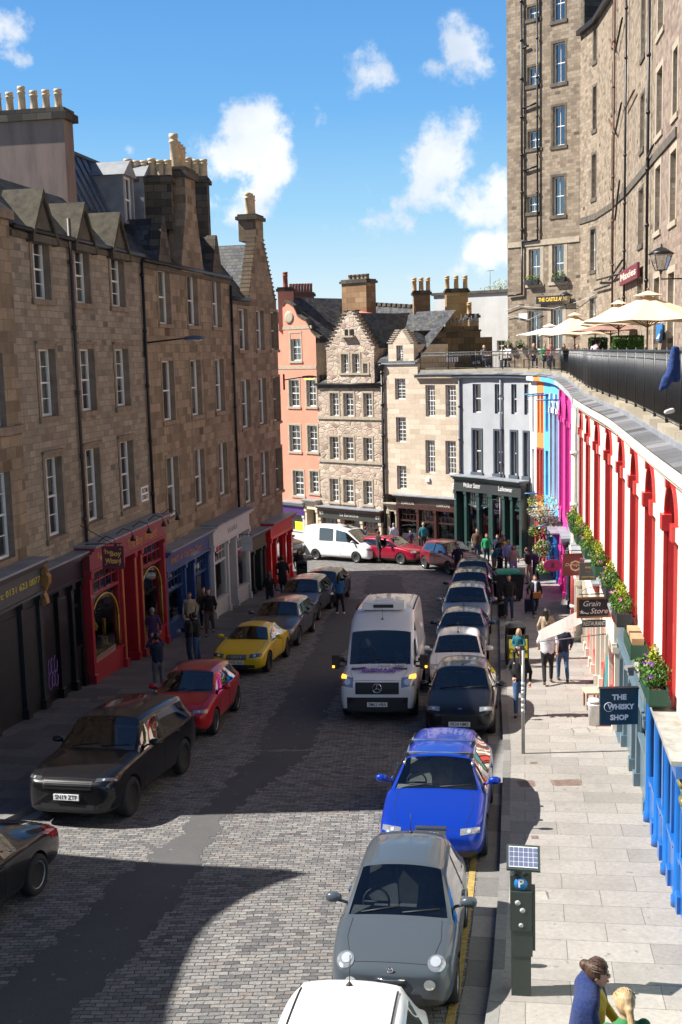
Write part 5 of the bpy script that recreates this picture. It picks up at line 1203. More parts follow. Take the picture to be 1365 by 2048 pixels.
# -- cream ashlar house
CH = thing('townhouse', 'cream sandstone house with a small stepped gable over a chocolate brown shopfront', 'building', f3.P(3, gz(68), 0))
zs = f3.z(850, 990); ztc = f3.z(880, 757); zl = f3.z(790, 728); hs = []
for x0, x1, y0, y1 in ((790, 811, 757, 799), (792, 812, 834, 884), (794, 813, 931, 978)): hs.append((f3.u(x0, y0), f3.u(x1, y0), f3.z(x0, y1), f3.z(x0, y0)))
for y0, y1 in ((770, 833), (880, 946)):
    za_, zb_ = f3.z(851, y1), f3.z(851, y0)
    for x0, x1 in ((851, 870), (891, 912)): hs.append((f3.u(x0, y0), f3.u(x1, y0), za_, zb_))
hw_ = (f3.u(793, 700), f3.u(806, 700), f3.z(793, 722), f3.z(793, 691))
u1_ = f3.u(836, 760)
mb = MB(); wall(mb, f3, 0, u1_, zs-.1, zl, hs[:3], .22, 0, 1); wall(mb, f3, u1_, f3.L, zs-.1, 8.62, hs[3:], .22, 0, 1)
ga, gb = f3.u(777, 700), f3.u(828, 700); gm = f3.u(803, 660); zt = f3.z(803, 661); zsh = f3.z(793, 690)
wall(mb, f3, ga, gb, zl, zsh, [hw_], .22, 0, 1); crowline(mb, f3, ga, gb, zsh, gm, zt, 7, .35, 0, 1)
mb.face([f3.P(gb, zl), f3.P(gb, zl, -4), f3.P(gb, zsh, -4), f3.P(gb, zsh)]); mb.face([f3.P(ga, zl), f3.P(ga, zsh), f3.P(ga, zsh, -4), f3.P(ga, zl, -4)])
mb.face([f3.P(u1_, 8.6), f3.P(u1_, 8.6, -4), f3.P(u1_, zl, -4), f3.P(u1_, zl)])
mb.build('wall', [CRM, SAND], CH)
for i, q in enumerate(hs+[hw_]): sash(CH, f3, q, -.18, 3 if i > 2 and i < 7 else 2, 3, WHITEP, GLASS, ([(0, 1, 0, .45)] if i in (3, 4) else None), bar=.026)
m = MB(); f3.box(m, u1_-.1, f3.L, 8.42, 8.60, -.05, .22); m.build('cornice', SAND, CH)
m = MB(); f3.box(m, 0, u1_-.1, zl-.02, zl+.08, -.05, .1); m.build('eaves', LEAD, CH)
rf = MB(); quadroof(rf, f3.P(gb, zsh, -5), f3.P(gb, zsh, -.35), f3.P(gm, zt-.1, -.35), f3.P(gm, zt-.1, -5)); quadroof(rf, f3.P(ga, zsh, -.35), f3.P(ga, zsh, -5), f3.P(gm, zt-.1, -5), f3.P(gm, zt-.1, -.35))
quadroof(rf, f3.P(-.3, zl+.1, .1), f3.P(u1_, zl+.1, .1), f3.P(u1_, zl+3.2, -4.2), f3.P(-.3, zl+3.2, -4.2)); rf.build('roof', SLATE, CH)
drain(CH, f3, .05, zs-3, zl, .12, .08, BLACK); m = MB(); p = f3.P(.05, zl-.1, .15); m.lathe([(.08, -.25), (.2, 0), (.2, .1)], p, 8); m.build('hopper', BLACK, CH)
bshell(CH, f3, 8.3, mat=SAND, depth=4)
CHOC = plain('chocolate_paint', (.055, .022, .018), .35, var=.15, coat=.4)
o, z_ = shopfront(CH, f3, f3.u(800, 1040), f3.L-.05, zs, CHOC, [('w', 1), ('w', .8), ('w', 1)], 'chocolate brown jeweller shopfront with white lettering', fasc=CHOC, proj=.35, letters=[('CLARKSONS', .2, .24, CRL, {'fit': .95}), ('CLARKSONS', .78, .24, CRL, {'fit': .95})], goodsm=goods_mat('jewel_goods', [(.75, .76, .74), (.1, .1, .1), (.5, .75, .7), (.8, .8, .8)], 9), glasstop=True)
o, z_ = shopfront(CH, f3, .2, f3.u(797, 1040), zs-.6, SAND, [('d', 1)], 'close entrance with an iron gate', proj=.06, fh=.3, lead=False, door=BLACK)
m = MB(); u, z = f3.uz(857, 960); f3.box(m, u-.14, u+.14, z-.1, z+.12, 0, .1); m.build('alarm_box', plain('white_box', (.75, .72, .72), .5), CH)
m = MB(); u, z = f3.uz(911, 973); f3.box(m, u-.2, u+.2, z-.16, z+.16, 0, .03); sgn = m.build('street_nameplate', WHITEP, CH); f3.text('WEST', sgn, u, z+.06, .11, BLACK, w=.035); f3.text('BOW', sgn, u, z-.08, .11, BLACK, w=.035)
# chimneys behind
YST = ashlar('ochre_stack', (.42, .28, .12), (.52, .36, .18), (.3, .2, .1), .9, .5, .5, patch=(.35, .25, .12))
def loose_stack(x0, x1, ytop, Y, npots, z0, label, mat, ph, D=1.1, pr=.15):
    a = atY(x0, ytop, Y); b = atY(x1, ytop, Y); c = (a+b)/2; L = (b-a).length
    t_ = thing('chimney_stack', label, 'chimney', (c.x, c.y, z0), 'chimney stacks behind the bend')
    stack(t_, (c.x, c.y), (L*.86, D), z0, c.z-.25, (1, 0), [(-L*.36+L*.72*k/max(1, npots-1), ph) for k in range(npots)], mat, plain('buff_pot', (.50, .33, .16), .8, var=.2), ph=ph, pr=pr, name='shaft')
    return t_
loose_stack(824, 862, 582, 76, 3, 8.6, 'slim brown chimney stack with three buff pots', TALLC, .85)
loose_stack(888, 938, 578, 76, 3, 8.6, 'broad ochre chimney stack with three buff pots', YST, .85)
loose_stack(936, 958, 628, 75, 1, 8.6, 'small ochre chimney with a single pot', YST, .75, .8)
# dark terrace wall and its upper garden railing
DWL = ashlar('dark_terrace_wall', (.07, .055, .035), (.16, .12, .07), (.04, .035, .03), .8, .4, .8, dark=(.025, .02, .015))
DW = thing('garden_wall', 'dark sooty stone wall standing behind the terrace railing', 'wall', (7, 71, 8.9))
m = MB(); a = atY(836, 700, 70.5); b = atY(985, 700, 72.5); pn = Pan(tuple(a[:2]), tuple(b[:2]), 300); zt = pn.z(900, 664)
pn.box(m, -.2, pn.L*.84, 5, zt, -.6, 0); pn.box(m, pn.L*.84, pn.L, 5, zt-.35, -3, 0); pn.box(m, pn.L*.35, pn.L*.82, zt, zt+.35, -.5, -.02); m.build('wall', DWL, DW); m = MB(); pn.box(m, -.3, pn.L*.84, zt, zt+.12, -.7, .12); m.build('coping', SOOT, DW)
m = MB()
for k in range(26):
    u = pn.L*(.36+.46*k/25); m.tube([pn.P(u, zt+.35, -.3), pn.P(u+random.uniform(-.1, .1), zt+.35+random.uniform(.35, .8), -.3), pn.P(u+random.uniform(-.2, .2), zt+.6, -.3)], .018, 4)
m.tube([pn.P(pn.L*.36, zt+.65, -.3), pn.P(pn.L*.82, zt+.65, -.3)], .02, 4); m.build('scroll_railing', plain('blue_grey_iron', (.22, .27, .33), .5), DW)
# white rendered block left of the tower
WB = thing('building', 'tall white harled block between the chimneys and the stone tower', 'building', (8.5, 78, 8))
a = atY(868, 600, 80); b = atY(1024, 600, 77); pw_ = Pan(tuple(a[:2]), tuple(b[:2]), 310); zt = pw_.z(950, 586)
hw_ = [(pw_.u(994, 690), pw_.u(1010, 690), pw_.z(1000, 702), pw_.z(1000, 681))]
m = MB(); wall(m, pw_, 0, pw_.L+3, 2, zt, hw_, .2); m.build('wall', plaster('white_harling', (.62, .63, .62), (.4, .4, .38), .3), WB); m = MB(); pw_.box(m, -.15, pw_.L+3, zt-.05, zt+.14, -.5, .12); m.build('coping', SOOTD, WB); sash(WB, pw_, hw_[0], -.15, 2, 1)
bshell(WB, pw_, zt, mat=SAND, depth=8, z0=2); m = MB(); m.face([pw_.P(0, zt, 0), pw_.P(pw_.L, zt, 0), pw_.P(pw_.L, zt, -8), pw_.P(0, zt, -8)]); m.build('flat_roof', LEAD, WB)
m = MB(); p = atY(981, 590, 78.5); m.tube([p, p+Vector((0, 0, 1.6))], .02, 4); m.tube([p+Vector((-.25, 0, 1.6)), p+Vector((.25, 0, 1.62))], .02, 4); o = m.build('aerial', BLACK); tag(o, 'thin television aerial on the white block', 'aerial')
# ---------------------------------------------------------------- the tall curved tenement on the terrace
T0 = tuple(atY(1016, 600, 72)[:2]); T1 = tuple(atY(1100, 600, 70)[:2]); T1b = tuple(atY(1160, 600, 68.6)[:2])
TP = [T0, T1, T1b]+[tuple(atY(x, 600, Y)[:2]) for x, Y in ((1192, 66), (1222, 61.5), (1252, 56), (1285, 49.8), (1306, 46.4), (1330, 43.2), (1350, 40.8), (1378, 37.8))]+[(11.95, 34), (11.9, 26), (12.1, 16)]
TST = ashlar('weathered_rubble_courses', (.215, .17, .125), (.32, .26, .195), (.17, .14, .11), .36, .19, .7, dark=(.05, .042, .035), patch=(.07, .055, .045), mort=.009)
TSTR = ashlar('red_brown_rubble', (.20, .145, .12), (.30, .235, .185), (.22, .18, .14), .4, .2, .3, patch=(.22, .14, .15), mort=.012)
TW = thing('tenement', 'very tall curved stone tenement rising behind the terrace cafe umbrellas', 'building', (13, 60, 8.7))
tp = chain(TP, 400); TF = 8.7
def tz(pn, px, py): return pn.z(px, py)
def onpan(px, py):
    for p in tp:
        u, z = p.uz(px, py)
        if 0 <= u <= p.L: return p, u, z
    u, z = tp[0].uz(px, py); return tp[0], u, z
th = {i: [] for i in range(len(tp))}
# (x0,x1,y0,y1) outlines of the openings
TWIN = [(1060, 1074, 133, 170), (1063, 1073, 262, 296), (1062, 1071, 393, 424), (1062, 1071, 12, 37), (1108, 1129, 85, 165), (1108, 1128, 212, 291), (1107, 1127, 353, 430), (1108, 1128, -30, 40), (1059, 1080, 498, 568), (1106, 1127, 489, 563),
        (1188, 1198, 57, 120), (1187, 1197, 172, 258), (1185, 1196, 308, 395), (1182, 1193, 458, 540), (1181, 1192, 597, 660), (1225, 1232, 0, 84), (1223, 1231, 125, 222), (1222, 1229, 275, 370), (1219, 1227, 435, 520),
        (1284, 1294, -30, 108), (1282, 1291, 188, 295), (1278, 1288, 378, 488), (1276, 1284, 555, 590),
        (1317, 1331, -60, 60), (1314, 1326, 138, 266), (1311, 1321, 334, 462), (1308, 1320, 556, 700),
        (1347, 1362, 92, 225), (1341, 1354, 302, 442), (1336, 1352, 545, 700), (1060, 1080, 622, 700), (1106, 1122, 618, 700), (1192, 1203, 700, 701)]
fill = []
for (x0, x1, y0, y1) in TWIN:
    r = onpan((x0+x1)/2, max(0, (y0+y1)/2))
    if not r: continue
    p, u, z = r; i = tp.index(p); xm = (x0+x1)/2
    u0, u1 = p.u(x0, (y0+y1)/2), p.u(x1, (y0+y1)/2); z0, z1 = p.z(xm, y1), p.z(xm, y0)
    w = u1-u0
    if w < .75: c = (u0+u1)/2; u0, u1 = c-.4, c+.4
    if w > 1.5: u0 = u1-1.3 if False else u0; u1 = u0+1.5
    u0 = max(.08, u0); u1 = min(p.L-.08, u1); z0 = max(z0, TF+.05)
    if u1-u0 > .25 and z1-z0 > .3: th[i].append((u0, u1, z0, z1)); fill.append((i, (u0, u1, z0, z1), x0))
ZL, ZR = tp[0].z(1016, -45), onpan(1170, 60)[2]
DTRIM = plain('dark_weathered_dressing', (.10, .085, .065), .9, var=.5, scale=3, bump=.3)
for i, p in enumerate(tp):
    top = ZL if i < 2 else ZR; mb = MB(); 
    if i < 6: wall(mb, p, 0, p.L, 2 if i < 2 else TF-.5, top, th[i], .28, 0, 1)
    else:
        wall(mb, p, 0, p.L, TF-.5, top, th[i], .28, 0, 1)
    mb.build('wall', [TST if i < 7 else TSTR, TST], TW)
for (i, q, x0) in fill:
    p = tp[i]; dressed = x0 > 1300 or (x0 in (1059, 1106) and q[3] < 18)
    wo = sash(TW, p, q, -.22, 2, 1, WHITEP if q[2] > TF+.3 else DGR, GLASS, random.choice(CUR) if random.random() < .4 else None)
    m = MB(); architrave(m, p, q, .14 if not dressed else .24, .015, 0, .2); m.build('architrave', SAND if dressed else DTRIM, wo)
    
# the tower's flank above the lower curved roofline, eaves
m = MB(); t2 = tp[2]; t2.box(m, 0, .6, ZR, ZL, -9, 0); m.build('tower_flank', SOOT, TW)
for i, p in enumerate(tp[2:], 2): m = MB(); p.box(m, -.02, p.L+.02, ZR-.15, ZR+.12, -.5, .28); m.build('eaves', BLACK, TW)
m = MB()
for p in tp[:2]: p.box(m, -.02, p.L, ZL, ZL+.3, -.5, .2)
m.build('parapet', SOOT, TW)
m = MB(); p = tp[0]; m.face([p.P(0, 2, -9), p.P(0, 2, 0), p.P(0, ZL, 0), p.P(0, ZL, -9)]); m.build('tower_side', TST, TW)
rf = MB(); pts_b = [p.P(0, ZR, 0) for p in tp[2:]]+[tp[-1].P(tp[-1].L, ZR, 0)]
for a, b in zip(pts_b, pts_b[1:]): rf.face([a, b, b+Vector((8, 2, 3)), a+Vector((8, 2, 3))])
rf.build('roof', SLATE, TW)
for k, (x, y, dy) in enumerate(((1016, 500, -6),)):
    pass
# string courses stepping with the floors
for i, p in enumerate(tp):
    if i < 2: z = tp[0].z(1016, 490)
    elif i < 9: z = onpan(1240, 395)[2]
    else: continue
    m = MB(); p.box(m, 0, p.L, z-.2, z+.12, -.05, .07); m.build('string_course', DTRIM if i > 1 else SAND, TW)
PIPB = plain('rusty_pipe', (.13, .06, .035), .6, var=.4)
def pipe_at(px, ya, yb, mat=BLACK, r=.055):
    p, u, z = onpan(px, 400); m = MB(); za, zb = p.z(px, yb), p.z(px, ya); m.tube([p.P(u, max(TF, za), .14), p.P(u, zb, .14)], r, 8)
    z = za+.6
    while z < zb: m.lathe([(r*1.5, -.06), (r*1.5, .06)], p.P(u, z, .14), 8); z += 2.2
    m.build('downpipe', mat, TW); return p
pipe_at(1047, -20, 480, r=.07); pipe_at(1078, -20, 480); pipe_at(1204+28, 0, 640, PIPB); pipe_at(1256, 0, 620, BLACK); pipe_at(1302, -40, 590, BLACK, .06)
for (x0, y0, x1, y1) in ((1047, 98, 1060, 92), (1047, 218, 1075, 207), (1047, 342, 1076, 333), (1047, 484, 1078, 480), (1019, 592, 1047, 588), (1047, 484, 1047, 590)):
    p, u, z = onpan(x0, y0); p2_, u2, z2 = onpan(x1, y1); m = MB(); m.tube([p.P(u, z, .14), p2_.P(u2, z2, .14)], .06, 8); m.build('branch_pipe', BLACK, TW)
for (x0, y0, x1, y1, mt) in ((1236, 100, 1226, 78, PIPB), (1237, 105, 1252, 35, BLACK), (1237, 268, 1250, 205, BLACK), (1237, 268, 1224, 238, PIPB), (1237, 440, 1246, 360, BLACK), (1256, 220, 1276, 180, PIPB), (1302, 318, 1315, 290, BLACK), (1225, 560, 1252, 520, BLACK), (1195, 580, 1225, 570, BLACK), (1200, 560, 1245, 548, BLACK)):
    r0, r1 = onpan(x0, y0), onpan(x1, y1)
    m = MB(); m.tube([r0[0].P(r0[1], r0[2], .16), r1[0].P(r1[1], r1[2], .16)], .05, 6); m.build('branch_pipe', mt, TW)
# cables along the front
for pts_ in (((1014, 622), (1040, 612), (1075, 615), (1110, 617), (1150, 606), (1180, 596), (1195, 588)), ((1016, 634), (1030, 632), (1060, 640), (1085, 627))):
    m = MB(); P_ = [(lambda r: r[0].P(r[1], r[2], .1))(onpan(*q)) for q in pts_]; m.tube(P_, .022, 5); m.build('cable', plain('pale_cable', (.4, .4, .38), .6), TW)
# rear mass behind the left row and the bend, seen only over gaps
# ---------------------------------------------------------------- vehicles
RUBBER = plain('tyre_rubber', (.018, .018, .019), .85, var=.2); TRIM = plain('black_plastic', (.02, .02, .022), .55, var=.2)
CHROME = plain('chrome', (.75, .75, .76), .12, metal=1, var=0); ALLOY = plain('alloy', (.42, .43, .45), .3, metal=.8, var=.1); ALLOYD = plain('dark_alloy', (.03, .03, .032), .35, metal=.5, var=.1)
CARGLASS = glassy('car_glass', (.78, .86, .84), .04, .01); SIDEGLASS = glassy('car_side_glass', (.45, .5, .5), .12, .01)
LAMP = plain('headlamp', (.30, .32, .34), .12, metal=.45, var=.25, scale=25, coat=1); LAMPD = plain('dark_headlamp', (.10, .11, .12), .1, metal=.4, var=.3, scale=25, coat=1); LENS = plain('lens', (.85, .88, .9), .05, metal=.6, var=0, coat=1)
REDL = plain('tail_lamp', (.45, .01, .015), .15, var=.1, coat=1); SEAT = plain('dark_seat', (.10, .10, .105), .8, var=.2, scale=8); SEATG = plain('grey_seat', (.34, .32, .29), .8, var=.2, scale=8); PLATE = plain('number_plate', (.8, .8, .78), .4, var=.02); PTXT = plain('plate_text', (.01, .01, .012), .5, var=0)
AMBER = plain('amber_lamp', (.9, .32, .03), .3, var=0, emit=2.0)
def body_mesh(st, trim_low=True, lvl=2, arches=(), wr=.31, W=1.7, archmat=4, crease=.9):
    """st: stations (y, hw, zb, zbelt, ztop, rw, sideflag, topflag); flags describe the strip to the NEXT station
       side: 0 paint 3 glass 4 black ; top: 0 paint 1 windscreen 2 rear glass"""
    bm = bmesh.new(); cl = bm.edges.layers.float.new('crease_edge'); cv = bm.verts.layers.float.new('crease_vert'); rings = []
    for (y, hw, zb, zbelt, zt, rw, sf, tf) in st:
        green = rw is not None
        if green: up = [(hw*.955, zbelt), (rw+.045, zt-.13), (rw-.02, zt-.045), (rw*.55, zt-.005), (0, zt+.008)]
        else: up = [(hw*.95, zbelt), (hw*.89, zbelt+(zt-zbelt)*.5), (hw*.82, zbelt+(zt-zbelt)*.72), (hw*.45, zt-.006), (0, zt)]
        pr = [(0, zb), (hw*.86, zb), (hw*.965, zb+.09), (hw, zb+(zbelt-zb)*.52), (hw*.99, zbelt-.07)]+up
        R_ = [bm.verts.new((x, y, z)) for x, z in pr]; Lr = [R_[0]]+[bm.verts.new((-x, y, z)) for x, z in pr[1:-1]]+[R_[-1]]; rings.append((R_, Lr))
    for k in range(len(st)-1):
        sf, tf = st[k][6], st[k][7]
        for side in (0, 1):
            A, B = rings[k][side], rings[k+1][side]
            for i in range(9):
                f = [A[i], A[i+1], B[i+1], B[i]]
                if side == 0: f.reverse()
                try: fc = bm.faces.new(f)
                except ValueError: continue
                fc.smooth = True
                m = 0
                if i == 0: m = 4
                elif i == 1 and trim_low: m = 4
                elif i == 5: m = sf
                elif i >= 7: m = tf
                fc.material_index = m
    for idx, rev in ((0, False), (-1, True)):
        R_, Lr = rings[idx]
        for i in range(9):
            if i == 0: vs = [R_[0], R_[1], Lr[1]]
            elif i == 8: vs = [R_[8], R_[9], Lr[8]]
            else: vs = [R_[i], R_[i+1], Lr[i+1], Lr[i]]
            if rev: vs = list(reversed(vs))
            f = bm.faces.new(vs); f.smooth = True; f.material_index = 0 if i > 1 else 4
    bm.normal_update()
    for e in bm.edges:
        ms = set(f.material_index for f in e.link_faces)
        if len(ms) > 1 and ms & {1, 2, 3}: e[cl] = crease
    for ri, (R_, Lr) in enumerate(rings):
        for side_ in (R_, Lr):
            for i in (5, 6, 7):
                v = side_[i]; es = [e for e in v.link_edges if e[cl] > 0]
                if len(es) >= 2:
                    d_ = [(e.other_vert(v).co-v.co).normalized() for e in es]
                    if any(abs(d_[a].dot(d_[b])) < .75 for a in range(len(d_)) for b in range(a)): v[cv] = .85
        if ri < len(rings)-1:
            for side_ in (0, 1):
                for e in rings[ri][side_][5].link_edges:
                    if e.other_vert(rings[ri][side_][5]) is rings[ri+1][side_][5]: e[cl] = max(e[cl], .45)
                for e in rings[ri][side_][3].link_edges:
                    if e.other_vert(rings[ri][side_][3]) is rings[ri+1][side_][3]: e[cl] = .3
    bmesh.ops.recalc_face_normals(bm, faces=bm.faces)
    me = bpy.data.meshes.new('b'); bm.to_mesh(me); bm.free(); return me
def cut_arches(o, axles, r, W, mats):
    mb = MB(); X = Vector((1, 0, 0))
    for (y, z) in axles:
        for s in (-1, 1):
            mb.lathe([(r, 0), (r, .42)], (s*(W/2+.12) if s < 0 else W/2-.30, y, z), 28, 4, ax=(Vector((0, 1, 0)), Vector((0, 0, 1)), X), smooth=False)
    c = mb.build('cut', mats); bmm = bmesh.new(); bmm.from_mesh(c.data); bmesh.ops.recalc_face_normals(bmm, faces=bmm.faces); bmm.to_mesh(c.data); bmm.free()
    md = o.modifiers.new('b', 'BOOLEAN'); md.object = c; md.operation = 'DIFFERENCE'; md.solver = 'EXACT'
    me = evalmesh(o, (c,)); bpy.data.objects.remove(c, do_unlink=True); return me
class Body:
    def __init__(s, me): s.bvh = BVHTree.FromPolygons([v.co.copy() for v in me.vertices], [tuple(p.vertices) for p in me.polygons])
    def hit(s, o, d):
        h = s.bvh.ray_cast(Vector(o), Vector(d).normalized()); return h
def patch_(bd, corners, d, mat, name, parent, n=8, off=.006, disc=False, m2=None):
    """conforming patch: bilinear corners (or a disc inscribed in them) thrown along d on the body"""
    c = [Vector(q) for q in corners]; d = Vector(d).normalized(); V = []; F = []; ok = []
    if abs(d.y) > .5 and d.y > 0: c = [Vector((q.x, .12, q.z))-d*2 for q in c]
    for j in range(n+1):
        for i in range(n+1):
            a, b = i/n, j/n
            if disc:
                x, y = a*2-1, b*2-1; X = x*math.sqrt(1-y*y/2); Y = y*math.sqrt(1-x*x/2); a, b = (X+1)/2, (Y+1)/2
            p = c[0].lerp(c[1], a).lerp(c[3].lerp(c[2], a), b); h = bd.hit(p, d)
            if h[0] is None: V.append(p); ok.append(False)
            else: V.append(h[0]+h[1]*off if h[1].dot(d) < 0 else h[0]-h[1]*off); ok.append(True)
    for j in range(n):
        for i in range(n):
            q = (j*(n+1)+i, j*(n+1)+i+1, (j+1)*(n+1)+i+1, (j+1)*(n+1)+i)
            if all(ok[k] for k in q): F.append(q)
    if not F: return None
    mb = MB(); mb.mesh(V, F, 0, True); o = mb.build(name, mat, parent)
    bmm = bmesh.new(); bmm.from_mesh(o.data); bmesh.ops.delete(bmm, geom=[v for v in bmm.verts if not v.link_faces], context='VERTS')
    for f in bmm.faces:
        if f.normal.dot(d) > 0: f.normal_flip()
    bmm.to_mesh(o.data); bmm.free(); return o
def seam(bd, pts, d, parent, w=.007, mat=None, name='seam'):
    """thin dark line draped on the body through the given start points"""
    P = []; 
    for a, b in zip(pts, pts[1:]):
        a, b = Vector(a), Vector(b); k = max(2, int((b-a).length/.07))
        for i in range(k): P.append(a.lerp(b, i/k))
    P.append(Vector(pts[-1])); Q = []
    for p in P:
        h = bd.hit(p, d)
        if h[0] is not None: Q.append(h[0]+h[1]*(-.0015 if h[1].dot(Vector(d)) > 0 else .0015))
    if len(Q) > 1: mb = MB(); mb.tube(Q, w*.5, 4); return mb.build(name, mat or TRIM, parent)
def wheel(parent, x, y, z, r, w, rim, spokes=5, side=1):
    X = Vector((side, 0, 0)); ax = (Vector((0, 1, 0)), Vector((0, 0, 1)), X); mb = MB(); h = w/2
    mb.lathe([(r*.66, -h), (r*.93, -h), (r*.99, -h*.75), (r, -h*.4), (r, h*.4), (r*.99, h*.75), (r*.93, h), (r*.68, h), (r*.66, h*.8)], (x, y, z), 26, 0, ax=ax)
    t = mb.build('wheel', RUBBER, parent); m = MB(); R_ = r*.69
    m.lathe([(R_*.98, h*.1), (R_*.98, h*.92), (R_*.9, h*.85), (R_*.88, h*.1)], (x, y, z), 26, 0, ax=ax); m.lathe([(.0, h*.2), (R_*.9, h*.15)], (x, y, z), 20, 1, ax=ax)
    m.lathe([(R_*.2, h*.2), (R_*.2, h*.72), (R_*.12, h*.78), (0, h*.78)], (x, y, z), 12, 0, ax=ax)
    for k in range(spokes):
        a = 2*math.pi*k/spokes+.3; u = ax[0]*math.cos(a)+ax[1]*math.sin(a); v = X.cross(u)
        c = Vector((x, y, z))
        m.extrude([c+u*R_*.12-v*R_*.13+X*h*.45, c+u*R_*.12+v*R_*.13+X*h*.45, c+u*R_*.95+v*R_*.09+X*h*.55, c+u*R_*.95-v*R_*.09+X*h*.55], X*h*.25, 0)
    m.build('rim', [rim, TRIM], t)
def seats(parent, xs, y, zb, mat, hr=True):
    for x in xs:
        m = MB(); m.box((x, y, zb+.1), (.46, .48, .16)); m.extrude([Vector((x-.23, y+.2, zb+.12)), Vector((x+.23, y+.2, zb+.12)), Vector((x+.19, y+.36, zb+.68)), Vector((x-.19, y+.36, zb+.68))], (0, .12, .02)); m.box((x, y+.42, zb+.8), (.24, .1, .18))
        m.build('seat', mat, parent)
def car(name, label, cat, spec, pos, theta, group='cars parked along the kerb', slope=None):
    s = spec; L, W, H = s['L'], s['W'], s['H']; wr = s.get('wr', .32); t = thing(name, label, cat, (0, 0, 0), group)
    key = (s['type'])
    st = s['st']; paint = s['paint']; mats = [paint, DARK, DARK, DARK, TRIM]
    me = body_mesh(st, s.get('triml', True)); 
    for m in mats: me.materials.append(m)
    o = bpy.data.objects.new('tmp', me); COL.objects.link(o); md = o.modifiers.new('s', 'SUBSURF'); md.levels = 2; md.render_levels = 2
    axles = [(s['fa'], wr), (s['fa']+s['wb'], wr)]
    me2 = cut_arches(o, axles, wr+.055, W, mats); bpy.data.objects.remove(o, do_unlink=True)
    bd = Body(me2)
    # split the glazing off the shell
    parts = {}
    for p in me2.polygons:
        k = p.material_index if p.material_index in (1, 2, 3) else 0
        if k == 3 and p.center.x < 0: k = 5
        parts.setdefault(k, []).append(p)
    for k, ps in parts.items():
        idx = {}; V = []; F = []; MI = []
        for p in ps:
            f = []
            for v in p.vertices:
                if v not in idx: idx[v] = len(V); V.append(me2.vertices[v].co.copy())
                f.append(idx[v])
            F.append(f); MI.append(p.material_index)
        nm = {0: 'body', 1: 'windscreen', 2: 'rear_window', 3: 'side_windows', 5: 'side_windows'}[k]
        m = bpy.data.meshes.new(nm); m.from_pydata(V, [], F)
        for q in ([paint, TRIM] if k == 0 else [CARGLASS if k == 1 else SIDEGLASS]): m.materials.append(q)
        for p, mi in zip(m.polygons, MI): p.material_index = (1 if mi == 4 else 0) if k == 0 else 0; p.use_smooth = True
        if k == 0:
            try: m.set_sharp_from_angle(angle=rad(38))
            except Exception: pass
        ob = bpy.data.objects.new(nm, m); COL.objects.link(ob); ob.parent = t
    m = MB()   # floor and dash inside
    zc = s['zb']+.12; yc = s['cowl']
    m.box((0, yc+.25, s['zcowl']-.16), (W*.8, .42, .2)); m.box((0, L*.55, zc), (W*.86, L*.55, .04)); m.build('dashboard', s.get('seatm', SEAT), t)
    seats(t, (-W*.22, W*.22), yc+1.05, zc+.12, s.get('seatm', SEAT)); 
    m = MB(); m.box((0, yc+2.1, zc+.35), (W*.7, .2, .7)); m.build('rear_seat', s.get('seatm', SEAT), t)
    m = MB(); c = Vector((-W*.22, yc+.58, s['zcowl']-.06)); m.tube([c+Vector((.18*math.cos(a), .06*math.sin(a), .17*math.sin(a))) for a in [k*math.pi/8 for k in range(17)]], .016, 6); m.tube([c+Vector((-.17, 0, 0)), c+Vector((.17, 0, 0))], .02, 5); m.build('steering_wheel', TRIM, t)
    for (y, z) in axles:
        for sd in (-1, 1): wheel(t, sd*(W/2-.115), y, z, wr, .2, s.get('rim', ALLOY), s.get('spokes', 5), sd)
    # mirrors
    ym, zm = s['cowl']+.38, s['zcowl']+.07
    for sd in (-1, 1):
        m = MB(); x = sd*(W/2+.10)
        m.lathe([(0, -.115), (.05, -.10), (.085, -.03), (.085, .04), (.06, .10), (0, .115)], (x, ym, zm), 12, 0, ax=(Vector((0, .75, 0)), Vector((0, 0, .85)), Vector((sd, 0, 0)))); m.tube([(sd*(W/2-.1), ym+.02, zm-.08), (x-sd*.06, ym, zm-.04)], .022, 6)
        m.build('wing_mirror', s.get('mirm', paint), t)
    # panel lines
    hoody = [y for (y, *_r) in st]
    seam(bd, [(-W*.36, s['cowl']-.04, 3), (-W*.37, s['cowl']*.55, 3), (-W*.31, .12, 3), (W*.31, .12, 3), (W*.37, s['cowl']*.55, 3), (W*.36, s['cowl']-.04, 3)], (0, 0, -1), t, .008)
    y0, y1 = s['cowl']+.12, s['cowl']+1.18; zlo, zbt = s['zb']+.14, s['zcowl']-.02
    for sd in (-1, 1):
        X = sd*3
        for (a, b) in ((y0, y1), (y1, y1+.95)) if s.get('doors', 5) == 5 else ((y0, y1+.15),):
            seam(bd, [(X, a, zbt), (X, a, zlo), (X, b, zlo), (X, b, zbt)], (-sd, 0, 0), t, .009)
            h = bd.hit((X, b-.16, zbt-.10), (-sd, 0, 0))
            if h[0] is not None: m = MB(); m.box(h[0]+Vector((sd*.015, 0, 0)), (.03, .16, .03)); m.build('door_handle', paint, t)
    # wipers
    for x0, x1 in ((-W*.30, .02), (.06, W*.34)):
        a = bd.hit((x0, s['cowl']+.03, 3), (0, 0, -1)); b = bd.hit((x1, s['cowl']+.10, 3), (0, 0, -1))
        if a[0] is not None and b[0] is not None: m = MB(); m.tube([a[0]+Vector((0, 0, .015)), b[0]+Vector((0, 0, .02))], .011, 4); m.build('wiper', TRIM, t)
    # lamps, grille, plate
    F_ = (0, 1, 0)
